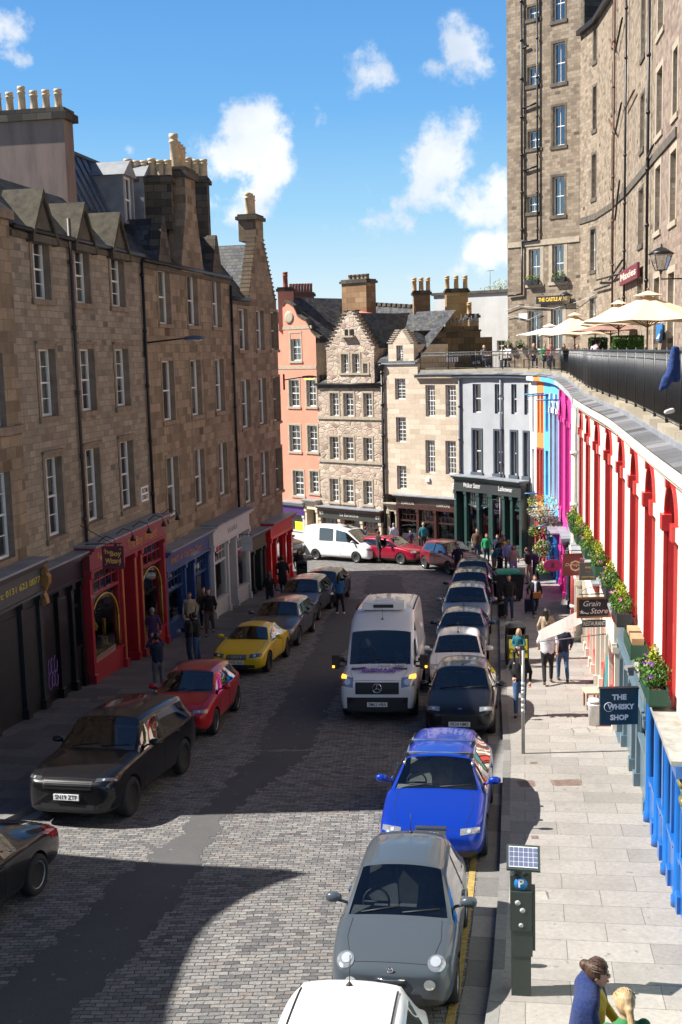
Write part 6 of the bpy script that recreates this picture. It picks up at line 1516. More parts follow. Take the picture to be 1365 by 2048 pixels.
    for (x0, x1, z0, z1, d, disc) in s['lamps']:
        for sd in (-1, 1):
            cs = [(sd*x0, -1, z0), (sd*x1, -1, z0+(.06 if not disc else 0)), (sd*x1, -1, z1+(.04 if not disc else 0)), (sd*x0, -1, z1)]
            o_ = patch_(bd, cs, d, s.get('lampm', LAMP), 'headlight', t, 8, .008, disc)
            if o_:
                xc, zc_ = sd*(x0*.55+x1*.45), (z0+z1)/2+.02; rr = min(abs(x1-x0), abs(z1-z0))*.30
                patch_(bd, [(xc-rr, -1, zc_-rr), (xc+rr, -1, zc_-rr), (xc+rr, -1, zc_+rr), (xc-rr, -1, zc_+rr)], d, LENS, 'lens', o_, 4, .014, True)
    for (x, z0, z1, bars, m_, bm_) in s['grille']:
        o_ = patch_(bd, [(-x, -1, z0), (x, -1, z0), (x, -1, z1), (-x, -1, z1)], F_, m_, 'grille', t, 8, .006)
        if o_ and bars:
            for k in range(bars):
                z = z0+(z1-z0)*(k+.5)/bars; patch_(bd, [(-x*.95, -1, z-.008), (x*.95, -1, z-.008), (x*.95, -1, z+.008), (-x*.95, -1, z+.008)], F_, bm_, 'grille_bar', o_, 6, .016)
    if s.get('plate'):
        z = s['pz']; h = bd.hit((0, -1, z), F_); y = (h[0].y if h[0] is not None else 0)-.03; po = s.get('px', 0)
        m = MB(); m.box((po, y, z), (.52, .025, .112)); pl = m.build('number_plate', PLATE, t)
        text(s['plate'], pl, frame_matrix((po, y-.015, z), (1, 0, 0), (0, 0, 1)), .115, PTXT, .001, bold=.0012, fit=.45)
    for (kind, z, sc) in s.get('badge', ()):
        h = bd.hit((0, -1, z), F_); y = h[0].y-.02 if h[0] is not None else -.02; m = MB(); Xv, Zv, Yv = Vector((1, 0, 0)), Vector((0, 0, 1)), Vector((0, -1, 0))
        ring = lambda cx, r, w=.006: m.tube([Vector((cx+r*math.cos(a), y, z+r*math.sin(a))) for a in [k*math.pi/8 for k in range(17)]], w, 5)
        if kind == 'rings': [ring((k-1.5)*sc*1.45, sc, .007) for k in range(4)]
        elif kind == 'star':
            ring(0, sc, .012)
            for a in (90, 210, 330): m.tube([(0, y-.012, z), (sc*math.cos(rad(a)), y, z+sc*math.sin(rad(a)))], [.016, .005], 5)
        else: m.lathe([(0, .01), (sc*.8, .008), (sc, 0)], (0, y, z), 16, 0, ax=(Xv, Zv*(.5 if kind == 'oval' else 1), Yv))
        m.build('badge', CHROME if kind != 'oval' else plain('blue_badge', (.02, .07, .3), .25, coat=1), t)
    if s.get('antenna'):
        a = bd.hit((0, s['antenna'], 3), (0, 0, -1))
        if a[0] is not None: m = MB(); m.lathe([(.04, 0), (.02, .03)], a[0], 8); m.tube([a[0], a[0]+Vector((0, .03 if s.get('aup') else .12, .28))], .006, 5); m.build('antenna', TRIM, t)
    for sd in (-1, 1):
        patch_(bd, [(sd*W*.30, L+1, s['ztail']-.12), (sd*W*.46, L+1, s['ztail']-.12), (sd*W*.46, L+1, s['ztail']+.08), (sd*W*.34, L+1, s['ztail']+.08)], (0, -1, 0), REDL, 'tail_lamp', t, 6, .01)
    if s.get('extra'): s['extra'](t, bd, s)
    for ch in [x for x in bpy.data.objects if x.parent == t]: ch.location.y -= L/2
    x, y = pos; t.location = (x, y, gz(y)); n = Vector((0, (gz(y)-gz(y+1)), 1)).normalized()
    t.rotation_mode = 'QUATERNION'; t.rotation_quaternion = Vector((0, 0, 1)).rotation_difference(n) @ Quaternion((0, 0, 1), rad(theta)); return t
def from_wheels(f, r, spec, side=1):
    """centre from the pixel contacts of the two wheels on the picture's right side"""
    a, b = onG(*f), onG(*r); d = b-a; th = math.degrees(math.atan2(-d.x, d.y)); m = (a+b)/2; return m, th
def place(front_px, spec, theta, W=None):
    """centre from the ground point under the middle of the front bumper"""
    p = onG(*front_px); th = rad(theta); return (p.x-math.sin(th)*spec['L']/2*1, p.y+math.cos(th)*spec['L']/2)
def wplace(f, spec, theta, sd=1, side_off=None):
    """centre from the front wheel contact (picture right side)"""
    p = onG(*f); th = rad(theta); lx = sd*(spec['W']/2-.08); ly = spec['fa']-spec['L']/2
    return (p.x-(lx*math.cos(th)-ly*math.sin(th)), p.y-(lx*math.sin(th)+ly*math.cos(th)))
def hatch(L, W, H, cowl, header, roofend, glassend, zbelt=.93, zn=.70, zb=.2, zh=None, rw=None, nose=.0, wag=False):
    """stations of a modern hatchback / estate"""
    hw = W/2; rw = rw or hw*.70; zh = zh or zbelt+.06; hf = H-.035
    mid = header+.62
    return [(0, hw*.70, zb+.10, zn-.16, zn-.10, None, 0, 0), (.05, hw*.84, zb+.02, zn-.08, zn-.01, None, 0, 0), (.22, hw*.95, zb, zn, zn+.08, None, 0, 0), (.55, hw*.985, zb, zn+.10, zn+.17, None, 0, 0),
            (cowl-.06, hw, zb, zbelt-.03, zh-.01, None, 0, 0), (cowl, hw, zb, zbelt-.02, zh+.005, None, 3, 1), (header, hw, zb, zbelt, hf, rw, 3, 0), (header+.05, hw, zb, zbelt, hf+.01, rw, 3, 0),
            (mid, hw, zb, zbelt+.01, H, rw, 4, 0), (mid+.08, hw, zb, zbelt+.012, H, rw, 3, 0), ((mid+roofend)/2+.1, hw, zb, zbelt+.03, H-.01, rw*.99, 3, 0), (roofend-.18, hw*.99, zb, zbelt+.04, H-.045, rw*.96, 0, 0),
            (roofend, hw*.985, zb, zbelt+.04, H-.075, rw*.93, 0, 2), (glassend, hw*.93, zb+.05, zbelt+.02, zbelt+.10, rw*1.0, 0, 0), (L-.05, hw*.88, zb+.05, zbelt-.12, zbelt-.02, None, 0, 0), (L, hw*.78, zb+.12, zbelt-.30, zbelt-.2, None, 0, 0)]
FR = (0, 1, 0); FS = (0, 1, -.25)
def mk(type_, paint, L, W, H, cowl, header, roofend, glassend, fa, wb, **k):
    hk = {q: k.pop(q) for q in ('zbelt', 'zn', 'zb', 'zh', 'rw') if q in k}
    s = dict(type=type_, paint=paint, L=L, W=W, H=H, cowl=cowl, fa=fa, wb=wb, zb=hk.get('zb', .2), zcowl=hk.get('zh', hk.get('zbelt', .93)+.06), ztail=hk.get('zbelt', .93)-.08, st=hatch(L, W, H, cowl, header, roofend, glassend, **hk))
    s.setdefault('lamps', [(W*.27, W*.45, .60, .70, FS, False)]); s.setdefault('grille', [(W*.26, .33, .47, 0, TRIM, CHROME)]); s['pz'] = .42; s.update(k); return s
P_grey = carpaint('paint_warm_grey', (.065, .08, .095), .1); P_blue = carpaint('paint_blue', (.005, .035, .33), .25); P_black = carpaint('paint_black', (.008, .008, .010), .1); P_wht = carpaint('paint_white', (.74, .74, .74), .0); P_navy = carpaint('paint_navy', (.015, .05, .09), .4)
P_silver = carpaint('paint_silver_blue', (.28, .32, .37), .6); P_dk = carpaint('paint_dark_grey', (.03, .032, .035), .4); P_red = carpaint('paint_red', (.42, .012, .018), .1); P_yel = carpaint('paint_yellow', (.78, .52, .01), .1); P_gun = carpaint('paint_gunmetal', (.11, .12, .13), .5); P_mar = carpaint('paint_maroon', (.20, .01, .022), .3); P_blk2 = carpaint('paint_blue_black', (.01, .013, .02), .2); P_tan = carpaint('paint_bronze', (.07, .06, .045), .5)
def fiat_extra(t, bd, s):
    m = MB(); h = bd.hit((0, -1, .60), (0, 1, 0)); y = h[0].y-.02; m.tube([(-.19, y+.01, .60), (-.06, y-.01, .605), (.06, y-.01, .605), (.19, y+.01, .60)], .012, 6); m.build('chrome_moustache', CHROME, t)
    for sd in (-1, 1): patch_(bd, [(sd*.42, -1, .47), (sd*.56, -1, .47), (sd*.56, -1, .60), (sd*.42, -1, .60)], (0, 1, -.1), LENS, 'fog_lamp', t, 5, .012, True)
    patch_(bd, [(-.42, -1, .30), (.42, -1, .30), (.38, -1, .42), (-.38, -1, .42)], (0, 1, 0), TRIM, 'lower_intake', t, 6, .008)
fiat = mk('fiat', P_grey, 3.57, 1.63, 1.49, .98, 1.62, 3.05, 3.42, .72, 2.30, zbelt=.92, zn=.74, zb=.2, zh=.985, rw=.555, lamps=[(.46, .68, .66, .88, (0, 1, -.45), True)], grille=[(.2, .5, .55, 0, TRIM, CHROME)], badge=[('disc', .70, .045)], antenna=2.85, aup=1, doors=3, plate=None, extra=fiat_extra, wr=.29)
car('parked_car', 'small rounded grey hatchback with round headlights parked behind the white roof', 'car', fiat, (lambda p: (p[0]-.06, p[1]-.22))(place((790, 2035), fiat, -9.2)), -9.2)
def audi_extra(t, bd, s):
    for y in (2.15, 2.95):
        a = bd.hit((-.62, y, 3), (0, 0, -1))[0]; b = bd.hit((.62, y, 3), (0, 0, -1))[0]; z = max(a.z, b.z)+.10; m = MB(); m.box((0, y, z), (1.18, .07, .028), 0)
        for x in (-.6, .6): m.box((x, y, z-.04), (.07, .09, .09), 1)
        m.build('roof_bar', [CHROME, TRIM], t)
    for sd in (-1, 1):
        P = [bd.hit((sd*.62, y, 3), (0, 0, -1))[0] for y in (1.85, 2.2, 2.8, 3.4, 3.9)]; m = MB(); m.tube([p+Vector((0, 0, .03)) for p in P], .02, 6); m.build('roof_rail', CHROME, t)
    for sd in (-1, 1): patch_(bd, [(sd*.45, -1, .27), (sd*.78, -1, .29), (sd*.78, -1, .38), (sd*.45, -1, .38)], (0, 1, 0), TRIM, 'lower_intake', t, 6, .008)
audi = mk('estate', P_blue, 4.93, 1.855, 1.46, 1.38, 2.02, 4.25, 4.75, .93, 2.84, zbelt=.93, zn=.68, rw=.60, lamps=[(.50, .82, .60, .71, (0, 1, -.3), False)], grille=[(.26, .30, .73, 6, TRIM, CHROME)], badge=[('rings', .64, .045)], plate=None, extra=audi_extra, seatm=SEATG, wr=.335, spokes=10)
car('parked_car', 'bright blue estate car with silver roof bars', 'car', audi, place((862, 1745), audi, -9.5), -9.5)
fiesta = mk('hatch', P_black, 3.97, 1.72, 1.48, 1.05, 1.78, 3.45, 3.82, .82, 2.49, zbelt=.95, zn=.72, zh=1.01, lamps=[(.48, .80, .66, .80, (0, 1, -.45), False)], grille=[(.42, .38, .62, 5, TRIM, TRIM)], badge=[('oval', .74, .06)], plate='VK14 NMX', pz=.40, antenna=1.95, aup=1)
car('parked_car', 'glossy black hatchback with plate VK14 NMX', 'car', fiesta, place((920, 1481), fiesta, -8.8), -8.8)
up = mk('hatch', P_wht, 3.6, 1.64, 1.49, .85, 1.5, 3.2, 3.5, .63, 2.42, zbelt=.97, zn=.74, zh=1.03, lamps=[(.46, .74, .64, .82, FS, False)], antenna=1.75, aup=1, doors=3)
def spot(y, w=.30, sp=None): # along the right kerb: centre so that the car stands w metres off the kerb stones
    x = lerp_poly(RK, y)
    return x
def kerbcar(label, spec, yf, gap=.3, th=-9, nm='parked_car'):
    yc = yf+spec['L']/2; x0, x1 = lerp_poly(RK, yc-1.2), lerp_poly(RK, yc+1.2); th_ = -math.degrees(math.atan2(x1-x0, 2.4)); xc = lerp_poly(RK, yc)-gap-spec['W']/2
    return car(nm, label, 'car', spec, (xc, yc), th_)
kerbcar('white compact hatchback between two dark cars', up, 31.3, .42)
mini = mk('hatch', P_navy, 4.0, 1.75, 1.45, 1.15, 1.75, 3.5, 3.85, .75, 2.5, zbelt=.98, zn=.76, zh=1.03, antenna=3.2, aup=1)
kerbcar('dark navy hatchback with a mirror-like roof behind the white one', mini, 35.6, .36)
suv = mk('suv', P_silver, 4.4, 1.85, 1.66, 1.15, 1.85, 4.0, 4.3, .9, 2.64, zbelt=1.06, zn=.84, zb=.24, zh=1.13, lamps=[(.55, .86, .76, .86, FS, False)], wr=.36)
kerbcar('silver blue sport utility car with a pale bonnet', suv, 40.3, .3)
suv2 = mk('suv', P_dk, 4.3, 1.82, 1.6, 1.12, 1.8, 3.9, 4.2, .9, 2.6, zbelt=1.02, zn=.8, zb=.22, zh=1.08, wr=.34)
kerbcar('dark grey family car behind the silver one', suv2, 45.2, .3)
hat3 = mk('hatch', P_blk2, 4.1, 1.76, 1.46, 1.1, 1.75, 3.55, 3.95, .82, 2.55, zbelt=.95, zn=.74)
kerbcar('black green hatchback farthest up the right kerb line', hat3, 49.9, .3)
capt = mk('suv', P_mar, 4.12, 1.78, 1.58, 1.1, 1.78, 3.75, 4.02, .87, 2.6, zbelt=1.0, zn=.8, zb=.24, zh=1.06, wr=.34, triml=True)
car('parked_car', 'maroon crossover with a silver roof rail turned across the bend', 'car', capt, wplace((897, 1149), capt, 22, -1), 24)
meg = mk('hatch', P_mar, 4.3, 1.8, 1.47, 1.18, 1.85, 3.7, 4.15, .9, 2.64, zbelt=.95, zn=.74, lamps=[(.5, .82, .64, .76, FS, False)])
meg['paint'] = carpaint('paint_cherry', (.30, .008, .03), .3)
car('parked_car', 'cherry red hatchback seen from its side in front of the shops', 'car', meg, (2.75, 63.2), 52)
# left kerb
velar = mk('suv', P_black, 4.80, 1.93, 1.72, 1.42, 2.02, 4.35, 4.66, .92, 2.87, zbelt=1.12, zn=.93, zb=.26, zh=1.17, rw=.70, lamps=[(.56, .90, .88, .96, (0, 1, -.35), False)], lampm=LAMPD, grille=[(.50, .76, .91, 5, TRIM, ALLOYD), (.55, .34, .48, 0, TRIM, TRIM)], plate='SN19 ZTF', pz=.62, wr=.385, rim=ALLOYD, spokes=10, mirm=P_black)
car('parked_car', 'large glossy black sport utility car with plate SN19 ZTF', 'car', velar, wplace((262, 1631), velar, -13), -13)
skoda = mk('hatch', P_red, 3.99, 1.73, 1.47, 1.08, 1.75, 3.5, 3.85, .84, 2.46, zbelt=.95, zn=.74, zh=1.0, lamps=[(.44, .78, .66, .76, (0, 1, -.3), False)], grille=[(.34, .60, .72, 8, TRIM, CHROME), (.6, .27, .38, 0, TRIM, TRIM)], plate='SA17 VWB', pz=.45)
car('parked_car', 'red hatchback with a chrome edged grille behind the large black car', 'car', skoda, wplace((430, 1468), skoda, -7.5), -7.5)
def coupe():
    hw = .88; rw = .54
    return [(0, hw*.72, .26, .50, .56, None, 0, 0), (.06, hw*.86, .2, .58, .65, None, 0, 0), (.3, hw*.96, .18, .68, .76, None, 0, 0), (.75, hw, .18, .80, .86, None, 0, 0), (1.22, hw*.99, .18, .86, .93, None, 0, 0), (1.28, hw*.99, .18, .87, .945, None, 3, 1),
            (1.92, hw*.97, .18, .90, 1.28, rw, 3, 0), (1.98, hw*.97, .18, .90, 1.29, rw, 3, 0), (2.4, hw*.97, .18, .91, 1.34, rw, 3, 0), (2.75, hw*.98, .18, .92, 1.32, rw, 0, 0), (2.95, hw*.99, .18, .92, 1.28, rw*.97, 0, 2), (3.62, hw*.94, .2, .88, .98, rw, 0, 0), (3.9, hw*.86, .24, .74, .84, None, 0, 0), (4.04, hw*.74, .3, .6, .68, None, 0, 0)]
tt = mk('coupe', P_yel, 4.04, 1.76, 1.34, 1.25, 1.9, 2.9, 3.6, .85, 2.42, zbelt=.87, zn=.65); tt['st'] = coupe(); tt['zcowl'] = .92
tt.update(lamps=[(.42, .78, .55, .68, (0, 1, -.2), False)], lampm=LAMPD, grille=[(.33, .53, .66, 0, LAMPD, CHROME), (.6, .27, .37, 0, TRIM, TRIM)], badge=[('rings', .60, .048)], plate='OY02 HLO', pz=.44, doors=3, triml=False, rim=ALLOYD, wr=.32)
car('parked_car', 'yellow two door coupe with four chrome rings on the nose', 'car', tt, wplace((537, 1343), tt, -11.5), -11.5)
a6 = mk('estate', P_gun, 4.93, 1.87, 1.46, 1.38, 2.0, 4.25, 4.75, .93, 2.91, zbelt=.94, zn=.7, lamps=[(.50, .84, .61, .71, FS, False)], grille=[(.30, .34, .66, 5, TRIM, ALLOY), (.8, .24, .32, 0, TRIM, TRIM)], wr=.34)
car('parked_car', 'gunmetal grey estate car behind the yellow coupe', 'car', a6, wplace((597, 1291), a6, -9), -9)
x1 = mk('suv', P_gun, 4.4, 1.8, 1.56, 1.2, 1.85, 3.95, 4.28, .85, 2.7, zbelt=1.0, zn=.78, zb=.24, lamps=[(.5, .82, .68, .8, FS, False)], wr=.34)
x1['paint'] = carpaint('paint_grey_blue', (.09, .11, .14), .5)
car('parked_car', 'grey blue estate car with silver rails third from the bend', 'car', x1, wplace((638, 1240), x1, -10), -10)
mz = mk('hatch', P_blk2, 4.4, 1.8, 1.45, 1.2, 1.85, 3.8, 4.25, .9, 2.65, zbelt=.96, zn=.74)
car('parked_car', 'black hatchback last in the left line before the bend', 'car', mz, wplace((675, 1213), mz, -11), -11)
a5 = mk('coupe2', P_black, 4.65, 1.85, 1.38, 1.35, 2.0, 3.3, 4.15, .9, 2.76, zbelt=.92, zn=.7, rw=.58, wr=.335, doors=3)
a5['st'][12] = (3.3, .91, .2, .95, 1.29, .53, 0, 2); a5['st'][11] = (3.1, .915, .2, .95, 1.33, .55, 0, 0); a5['st'][10] = (2.85, .92, .2, .94, 1.36, .57, 3, 0); a5['st'][13] = (4.1, .88, .24, .95, 1.04, .6, 0, 0)
p = onG(73, 1789); th = rad(-15); lx, ly = a5['W']/2-.08, a5['fa']+a5['wb']-a5['L']/2
car('parked_car', 'black coupe cut by the left edge of the picture', 'car', a5, (p.x-(lx*math.cos(th)-ly*math.sin(th)), p.y-(lx*math.sin(th)+ly*math.cos(th))), -15)
# white car at the very bottom
wh = mk('hatch', P_wht, 3.95, 1.72, 1.50, 1.05, 1.8, 3.45, 3.82, .82, 2.49, zbelt=.95, zn=.72, antenna=3.2)
def wh_extra(t, bd, s):
    for sd in (-1, 1):
        P = [bd.hit((sd*.52, y, 3), (0, 0, -1)) for y in [1.9+k*.15 for k in range(10)]]; m = MB(); m.tube([q[0]+Vector((0, 0, .004)) for q in P if q[0] is not None], .012, 4); m.build('roof_strip', TRIM, t)
wh['extra'] = wh_extra; wh['antenna'] = 3.25
q = atZ(700, 1985, 1.78+1.5); 
car('parked_car', 'white hatchback with two black roof strips cut by the bottom edge', 'car', wh, (q.x-.18, q.y-1.3), -8)
# land rover half hidden at the bend
lr = mk('suv', P_tan, 4.8, 1.92, 1.85, 1.2, 1.8, 4.4, 4.7, .95, 2.88, zbelt=1.12, zn=.95, zb=.28, zh=1.18, rw=.74, grille=[(.5, .72, .92, 5, TRIM, ALLOY)], lamps=[(.55, .85, .78, .94, FR, False)], plate='SF09 XKV', pz=.55, wr=.37)
car('parked_car', 'bronze off road car half hidden by the red corner shop', 'car', lr, (-4.2, 66.6), 38)
# delivery van in the road
def vanst(L, W, H, cowl, header, zbelt, zn, roofz, zb=.25, slope=.2):
    hw = W/2; rw = hw*.82
    return [(0, hw*.80, zb+.06, zn-.20, zn-.12, None, 0, 0), (.05, hw*.92, zb, zn-.06, zn, None, 0, 0), (.2, hw*.98, zb, zn+.06, zn+.14, None, 0, 0), (cowl-.05, hw, zb, zbelt-.06, zbelt+.02, None, 0, 0), (cowl, hw, zb, zbelt-.04, zbelt+.05, None, 3, 1),
            (header, hw, zb, zbelt+.05, roofz-slope, rw, 3, 0), (header+.06, hw, zb, zbelt+.05, roofz-slope*.94, rw, 3, 0), (header+.55, hw, zb, zbelt+.05, roofz-slope*.3, rw, 0, 0), (header+1.0, hw, zb, zbelt+.05, roofz, rw, 0, 0), (L*.7, hw, zb, zbelt+.05, roofz, rw, 0, 0), (L-.12, hw, zb, zbelt+.05, roofz-.01, rw, 0, 0), (L-.02, hw*.99, zb, zbelt, roofz-.06, rw*.98, 0, 0), (L, hw*.95, zb+.05, zbelt-.02, roofz-.12, rw*.96, 0, 0)]
P_van = carpaint('paint_van_white', (.72, .73, .74), .0)
PURT = plain('purple_print', (.16, .05, .35), .5, var=0)
def spr_extra(t, bd, s):
    h = lambda x, y: bd.hit((x, y, 5), (0, 0, -1))[0]
    m = MB(); z = h(0, 2.75).z; m.box((0, 2.7, z+.10), (1.15, .5, .2), 0); m.box((0, 2.44, z+.1), (.55, .03, .09), 1); m.box((0, 2.95, z+.2), (.5, .3, .06), 0); o_ = m.build('roof_cooler', [WHITEP, TRIM], t)
    for k in range(-3, 4):
        if k: m = MB(); m.tube([(k*.22, 3.2, z+.004), (k*.22, 5.7, z+.004)], .014, 4); m.build('roof_rib', P_van, t)
    for sd in (-1, 1): m = MB(); m.tube([h(sd*.8, y)+Vector((0, 0, .03)) for y in (2.9, 4, 5, 5.7)], .022, 6); m.build('roof_rail', TRIM, t)
    a = bd.hit((0, .25, 4), (0, 0, -1))[0]; b = bd.hit((0, .8, 4), (0, 0, -1))[0]
    for st_, yy, fit in (('WHOLESALE & RETAIL', .66, 1.12), ('FISHMONGERS', .50, .8)):
        c = bd.hit((0, yy, 4), (0, 0, -1)); up_ = (bd.hit((0, yy+.08, 4), (0, 0, -1))[0]-bd.hit((0, yy-.08, 4), (0, 0, -1))[0]).normalized()
        text(st_, t, frame_matrix(c[0]+c[1].normalized()*.03, (1, 0, 0), up_), .19, PURT, .002, bold=.006, shear=.2, fit=fit*1.12)
    for sd in (-1, 1):
        patch_(bd, [(sd*.36, .75, 4), (sd*.72, .72, 4), (sd*.74, .84, 4), (sd*.36, .87, 4)], (0, 0, -1), TRIM, 'bonnet_vent', t, 5, .008)
        patch_(bd, [(sd*.80, -1, 1.13), (sd*.96, -1, 1.15), (sd*.95, -1, 1.26), (sd*.82, -1, 1.22)], (0, 1, -.2), AMBER, 'indicator', t, 5, .016)
    patch_(bd, [(-.97, -1, .34), (.97, -1, .34), (.97, -1, .68), (-.97, -1, .68)], (0, 1, 0), TRIM, 'bumper', t, 10, .012)
    for sd in (-1, 1):  # tall door mirrors
        m = MB(); m.box((sd*1.16, .95, 1.42), (.2, .13, .36)); m.tube([(sd*.95, .95, 1.3), (sd*1.14, .95, 1.3)], .03, 6); m.build('door_mirror', TRIM, t)
        m = MB(); m.box((sd*1.22, .88, 1.30), (.06, .03, .06)); m.build('mirror_indicator', AMBER, t)
    m = MB(); m.box((.15, 1.0, 1.33), (.3, .22, .02), 0); m.box((.55, 1.0, 1.33), (.25, .2, .02), 0); m.build('papers', PLATE, t)
spr = dict(type='van', paint=P_van, L=5.9, W=1.99, H=2.6, cowl=1.02, fa=1.0, wb=3.66, zb=.28, zcowl=1.32, ztail=1.1, st=vanst(5.9, 1.99, 2.6, 1.02, 1.72, 1.28, 1.04, 2.6, .25, .46), wr=.34, rim=ALLOYD,
           lamps=[(.62, .94, .90, 1.16, (0, 1, -.2), False)], grille=[(.56, .76, 1.05, 4, TRIM, TRIM)], badge=[('star', .92, .115)], plate='SM63 HBA', pz=.50, extra=spr_extra, triml=True, doors=3, mirm=TRIM, antenna=2.1, aup=1)
VAN = car('delivery_van', 'white delivery van driving toward us with indicators lit and a roof cooler', 'van', spr, wplace((832, 1429), spr, -7.0), -7.0, group=None)
def bongo_extra(t, bd, s):
    m = MB(); z = bd.hit((0, 2.6, 5), (0, 0, -1))[0].z; m.box((0, 2.0, z+.01), (.7, .5, .02), 0); m.build('roof_vent', TRIM, t)
bst = vanst(4.6, 1.72, 2.05, .62, 1.55, 1.08, .84, 2.03, .22)
for k in (8, 9): bst[k] = bst[k][:6]+(3, 0)
bst[7] = bst[7][:6]+(0, 0); bst[9] = (3.5,)+bst[9][1:6]+(0, 0); bst[8] = (2.45,)+bst[8][1:6]+(3, 0)
bst[7] = (2.3,)+bst[7][1:6]+(0, 0)
bongo = dict(type='van', paint=P_wht, L=4.6, W=1.72, H=2.05, cowl=.62, fa=.85, wb=2.92, zb=.22, zcowl=1.12, ztail=1.0, st=bst, wr=.31, rim=ALLOY, lamps=[(.42, .8, .66, .8, FR, False)], grille=[(.36, .68, .78, 3, TRIM, CHROME)], plate='SK53 YFM', pz=.42, extra=bongo_extra, doors=3, triml=False)
car('camper_van', 'white camper van standing broadside at the bend before the cafe', 'van', bongo, (.15, 64.6), 52)
# ---------------------------------------------------------------- people
SKIN = plain('skin', (.50, .29, .20), .55, var=.06, scale=20); SKIN2 = plain('skin_tan', (.36, .20, .13), .55, var=.06, scale=20); EYE_ = plain('eye_dark', (.02, .015, .012), .3, var=0); LIP = plain('lip', (.36, .11, .10), .5, var=0)
def hairmat(name, c1, c2):
    if name in _mc: return _mc[name]
    t = NT(name); o = t.n('ShaderNodeTexCoord').outputs['Object']; mp = t.n('ShaderNodeMapping'); mp.inputs['Scale'].default_value = (60, 60, 6); t.l(o, mp.inputs['Vector'])
    nz = t.noise(mp.outputs[0], 1, 4, .7); t.setb(Base_Color=t.ramp(nz, [(.3, c1), (.7, c2)]), Roughness=.42); t.setb(Normal=t.bump(nz, .8, .01)); _mc[name] = t.m; return t.m
HB = hairmat('hair_brown', (.03, .015, .008), (.10, .05, .025)); HK = hairmat('hair_black', (.006, .005, .005), (.02, .016, .014)); HBL = hairmat('hair_blond', (.32, .2, .09), (.62, .45, .24)); HG = hairmat('hair_grey', (.12, .11, .1), (.3, .28, .26)); HR = hairmat('hair_auburn', (.06, .022, .01), (.2, .08, .035))
def sphere(mb, c, r, sc=(1, 1, 1), n=12):
    c = Vector(c); V = []; F = []; m = n//2
    for i in range(m+1):
        a = math.pi*i/m
        for k in range(n): b = 2*math.pi*k/n; V.append(c+Vector((r*sc[0]*math.sin(a)*math.cos(b), r*sc[1]*math.sin(a)*math.sin(b), r*sc[2]*math.cos(a))))
    for i in range(m):
        for k in range(n): k2 = (k+1) % n; F.append((i*n+k, (i+1)*n+k, (i+1)*n+k2, i*n+k2))
    mb.mesh(V, F, 0, True)
def limb(mb, pts, rs, n=10):
    mb.tube(pts, rs, n)
    for p, r in zip(pts, rs): sphere(mb, p, r, n=n)
def fuse(mb, name, mat, parent, vox=.02, sm=2):
    """union of overlapping volumes into one continuous skin"""
    o = mb.build('tmp', mat); bmm = bmesh.new(); bmm.from_mesh(o.data); bmesh.ops.remove_doubles(bmm, verts=bmm.verts, dist=1e-5); bmesh.ops.recalc_face_normals(bmm, faces=bmm.faces); bmm.to_mesh(o.data); bmm.free()
    r = o.modifiers.new('r', 'REMESH'); r.mode = 'VOXEL'; r.voxel_size = vox; r.use_smooth_shade = True
    s_ = o.modifiers.new('s', 'SMOOTH'); s_.factor = .5; s_.iterations = sm
    me = evalmesh(o); bpy.data.objects.remove(o, do_unlink=True); me.name = name; me.materials.clear(); me.materials.append(mat)
    for p in me.polygons: p.use_smooth = True
    ob = bpy.data.objects.new(name, me); COL.objects.link(ob); ob.parent = parent; return ob
def hand(mb, w, d, curl=.5, side=1):
    """palm with five bent fingers; w wrist, d direction of the hand"""
    d = Vector(d).normalized(); w = Vector(w); x = d.cross(Vector((0, 1, 0)));
    if x.length < .1: x = Vector((1, 0, 0))
    x.normalize(); nn = d.cross(x).normalized()
    mb.tube([w, w+d*.04, w+d*.085], [.026, .036, .034], 8)
    for k, (off, ln) in enumerate(((-.027, .062), (-.009, .072), (.009, .068), (.026, .052))):
        b = w+d*.08+x*off; c = b+d*ln*.5+nn*ln*.12*curl; e = c+d*ln*.42+nn*ln*.4*curl; mb.tube([b, c, e], [.0095, .009, .007], 6)
    b = w+d*.025+x*(-.03*side); mb.tube([b, b+d*.03+x*(-.022*side), b+d*.06+x*(-.022*side)+nn*.012], [.012, .0105, .008], 6)
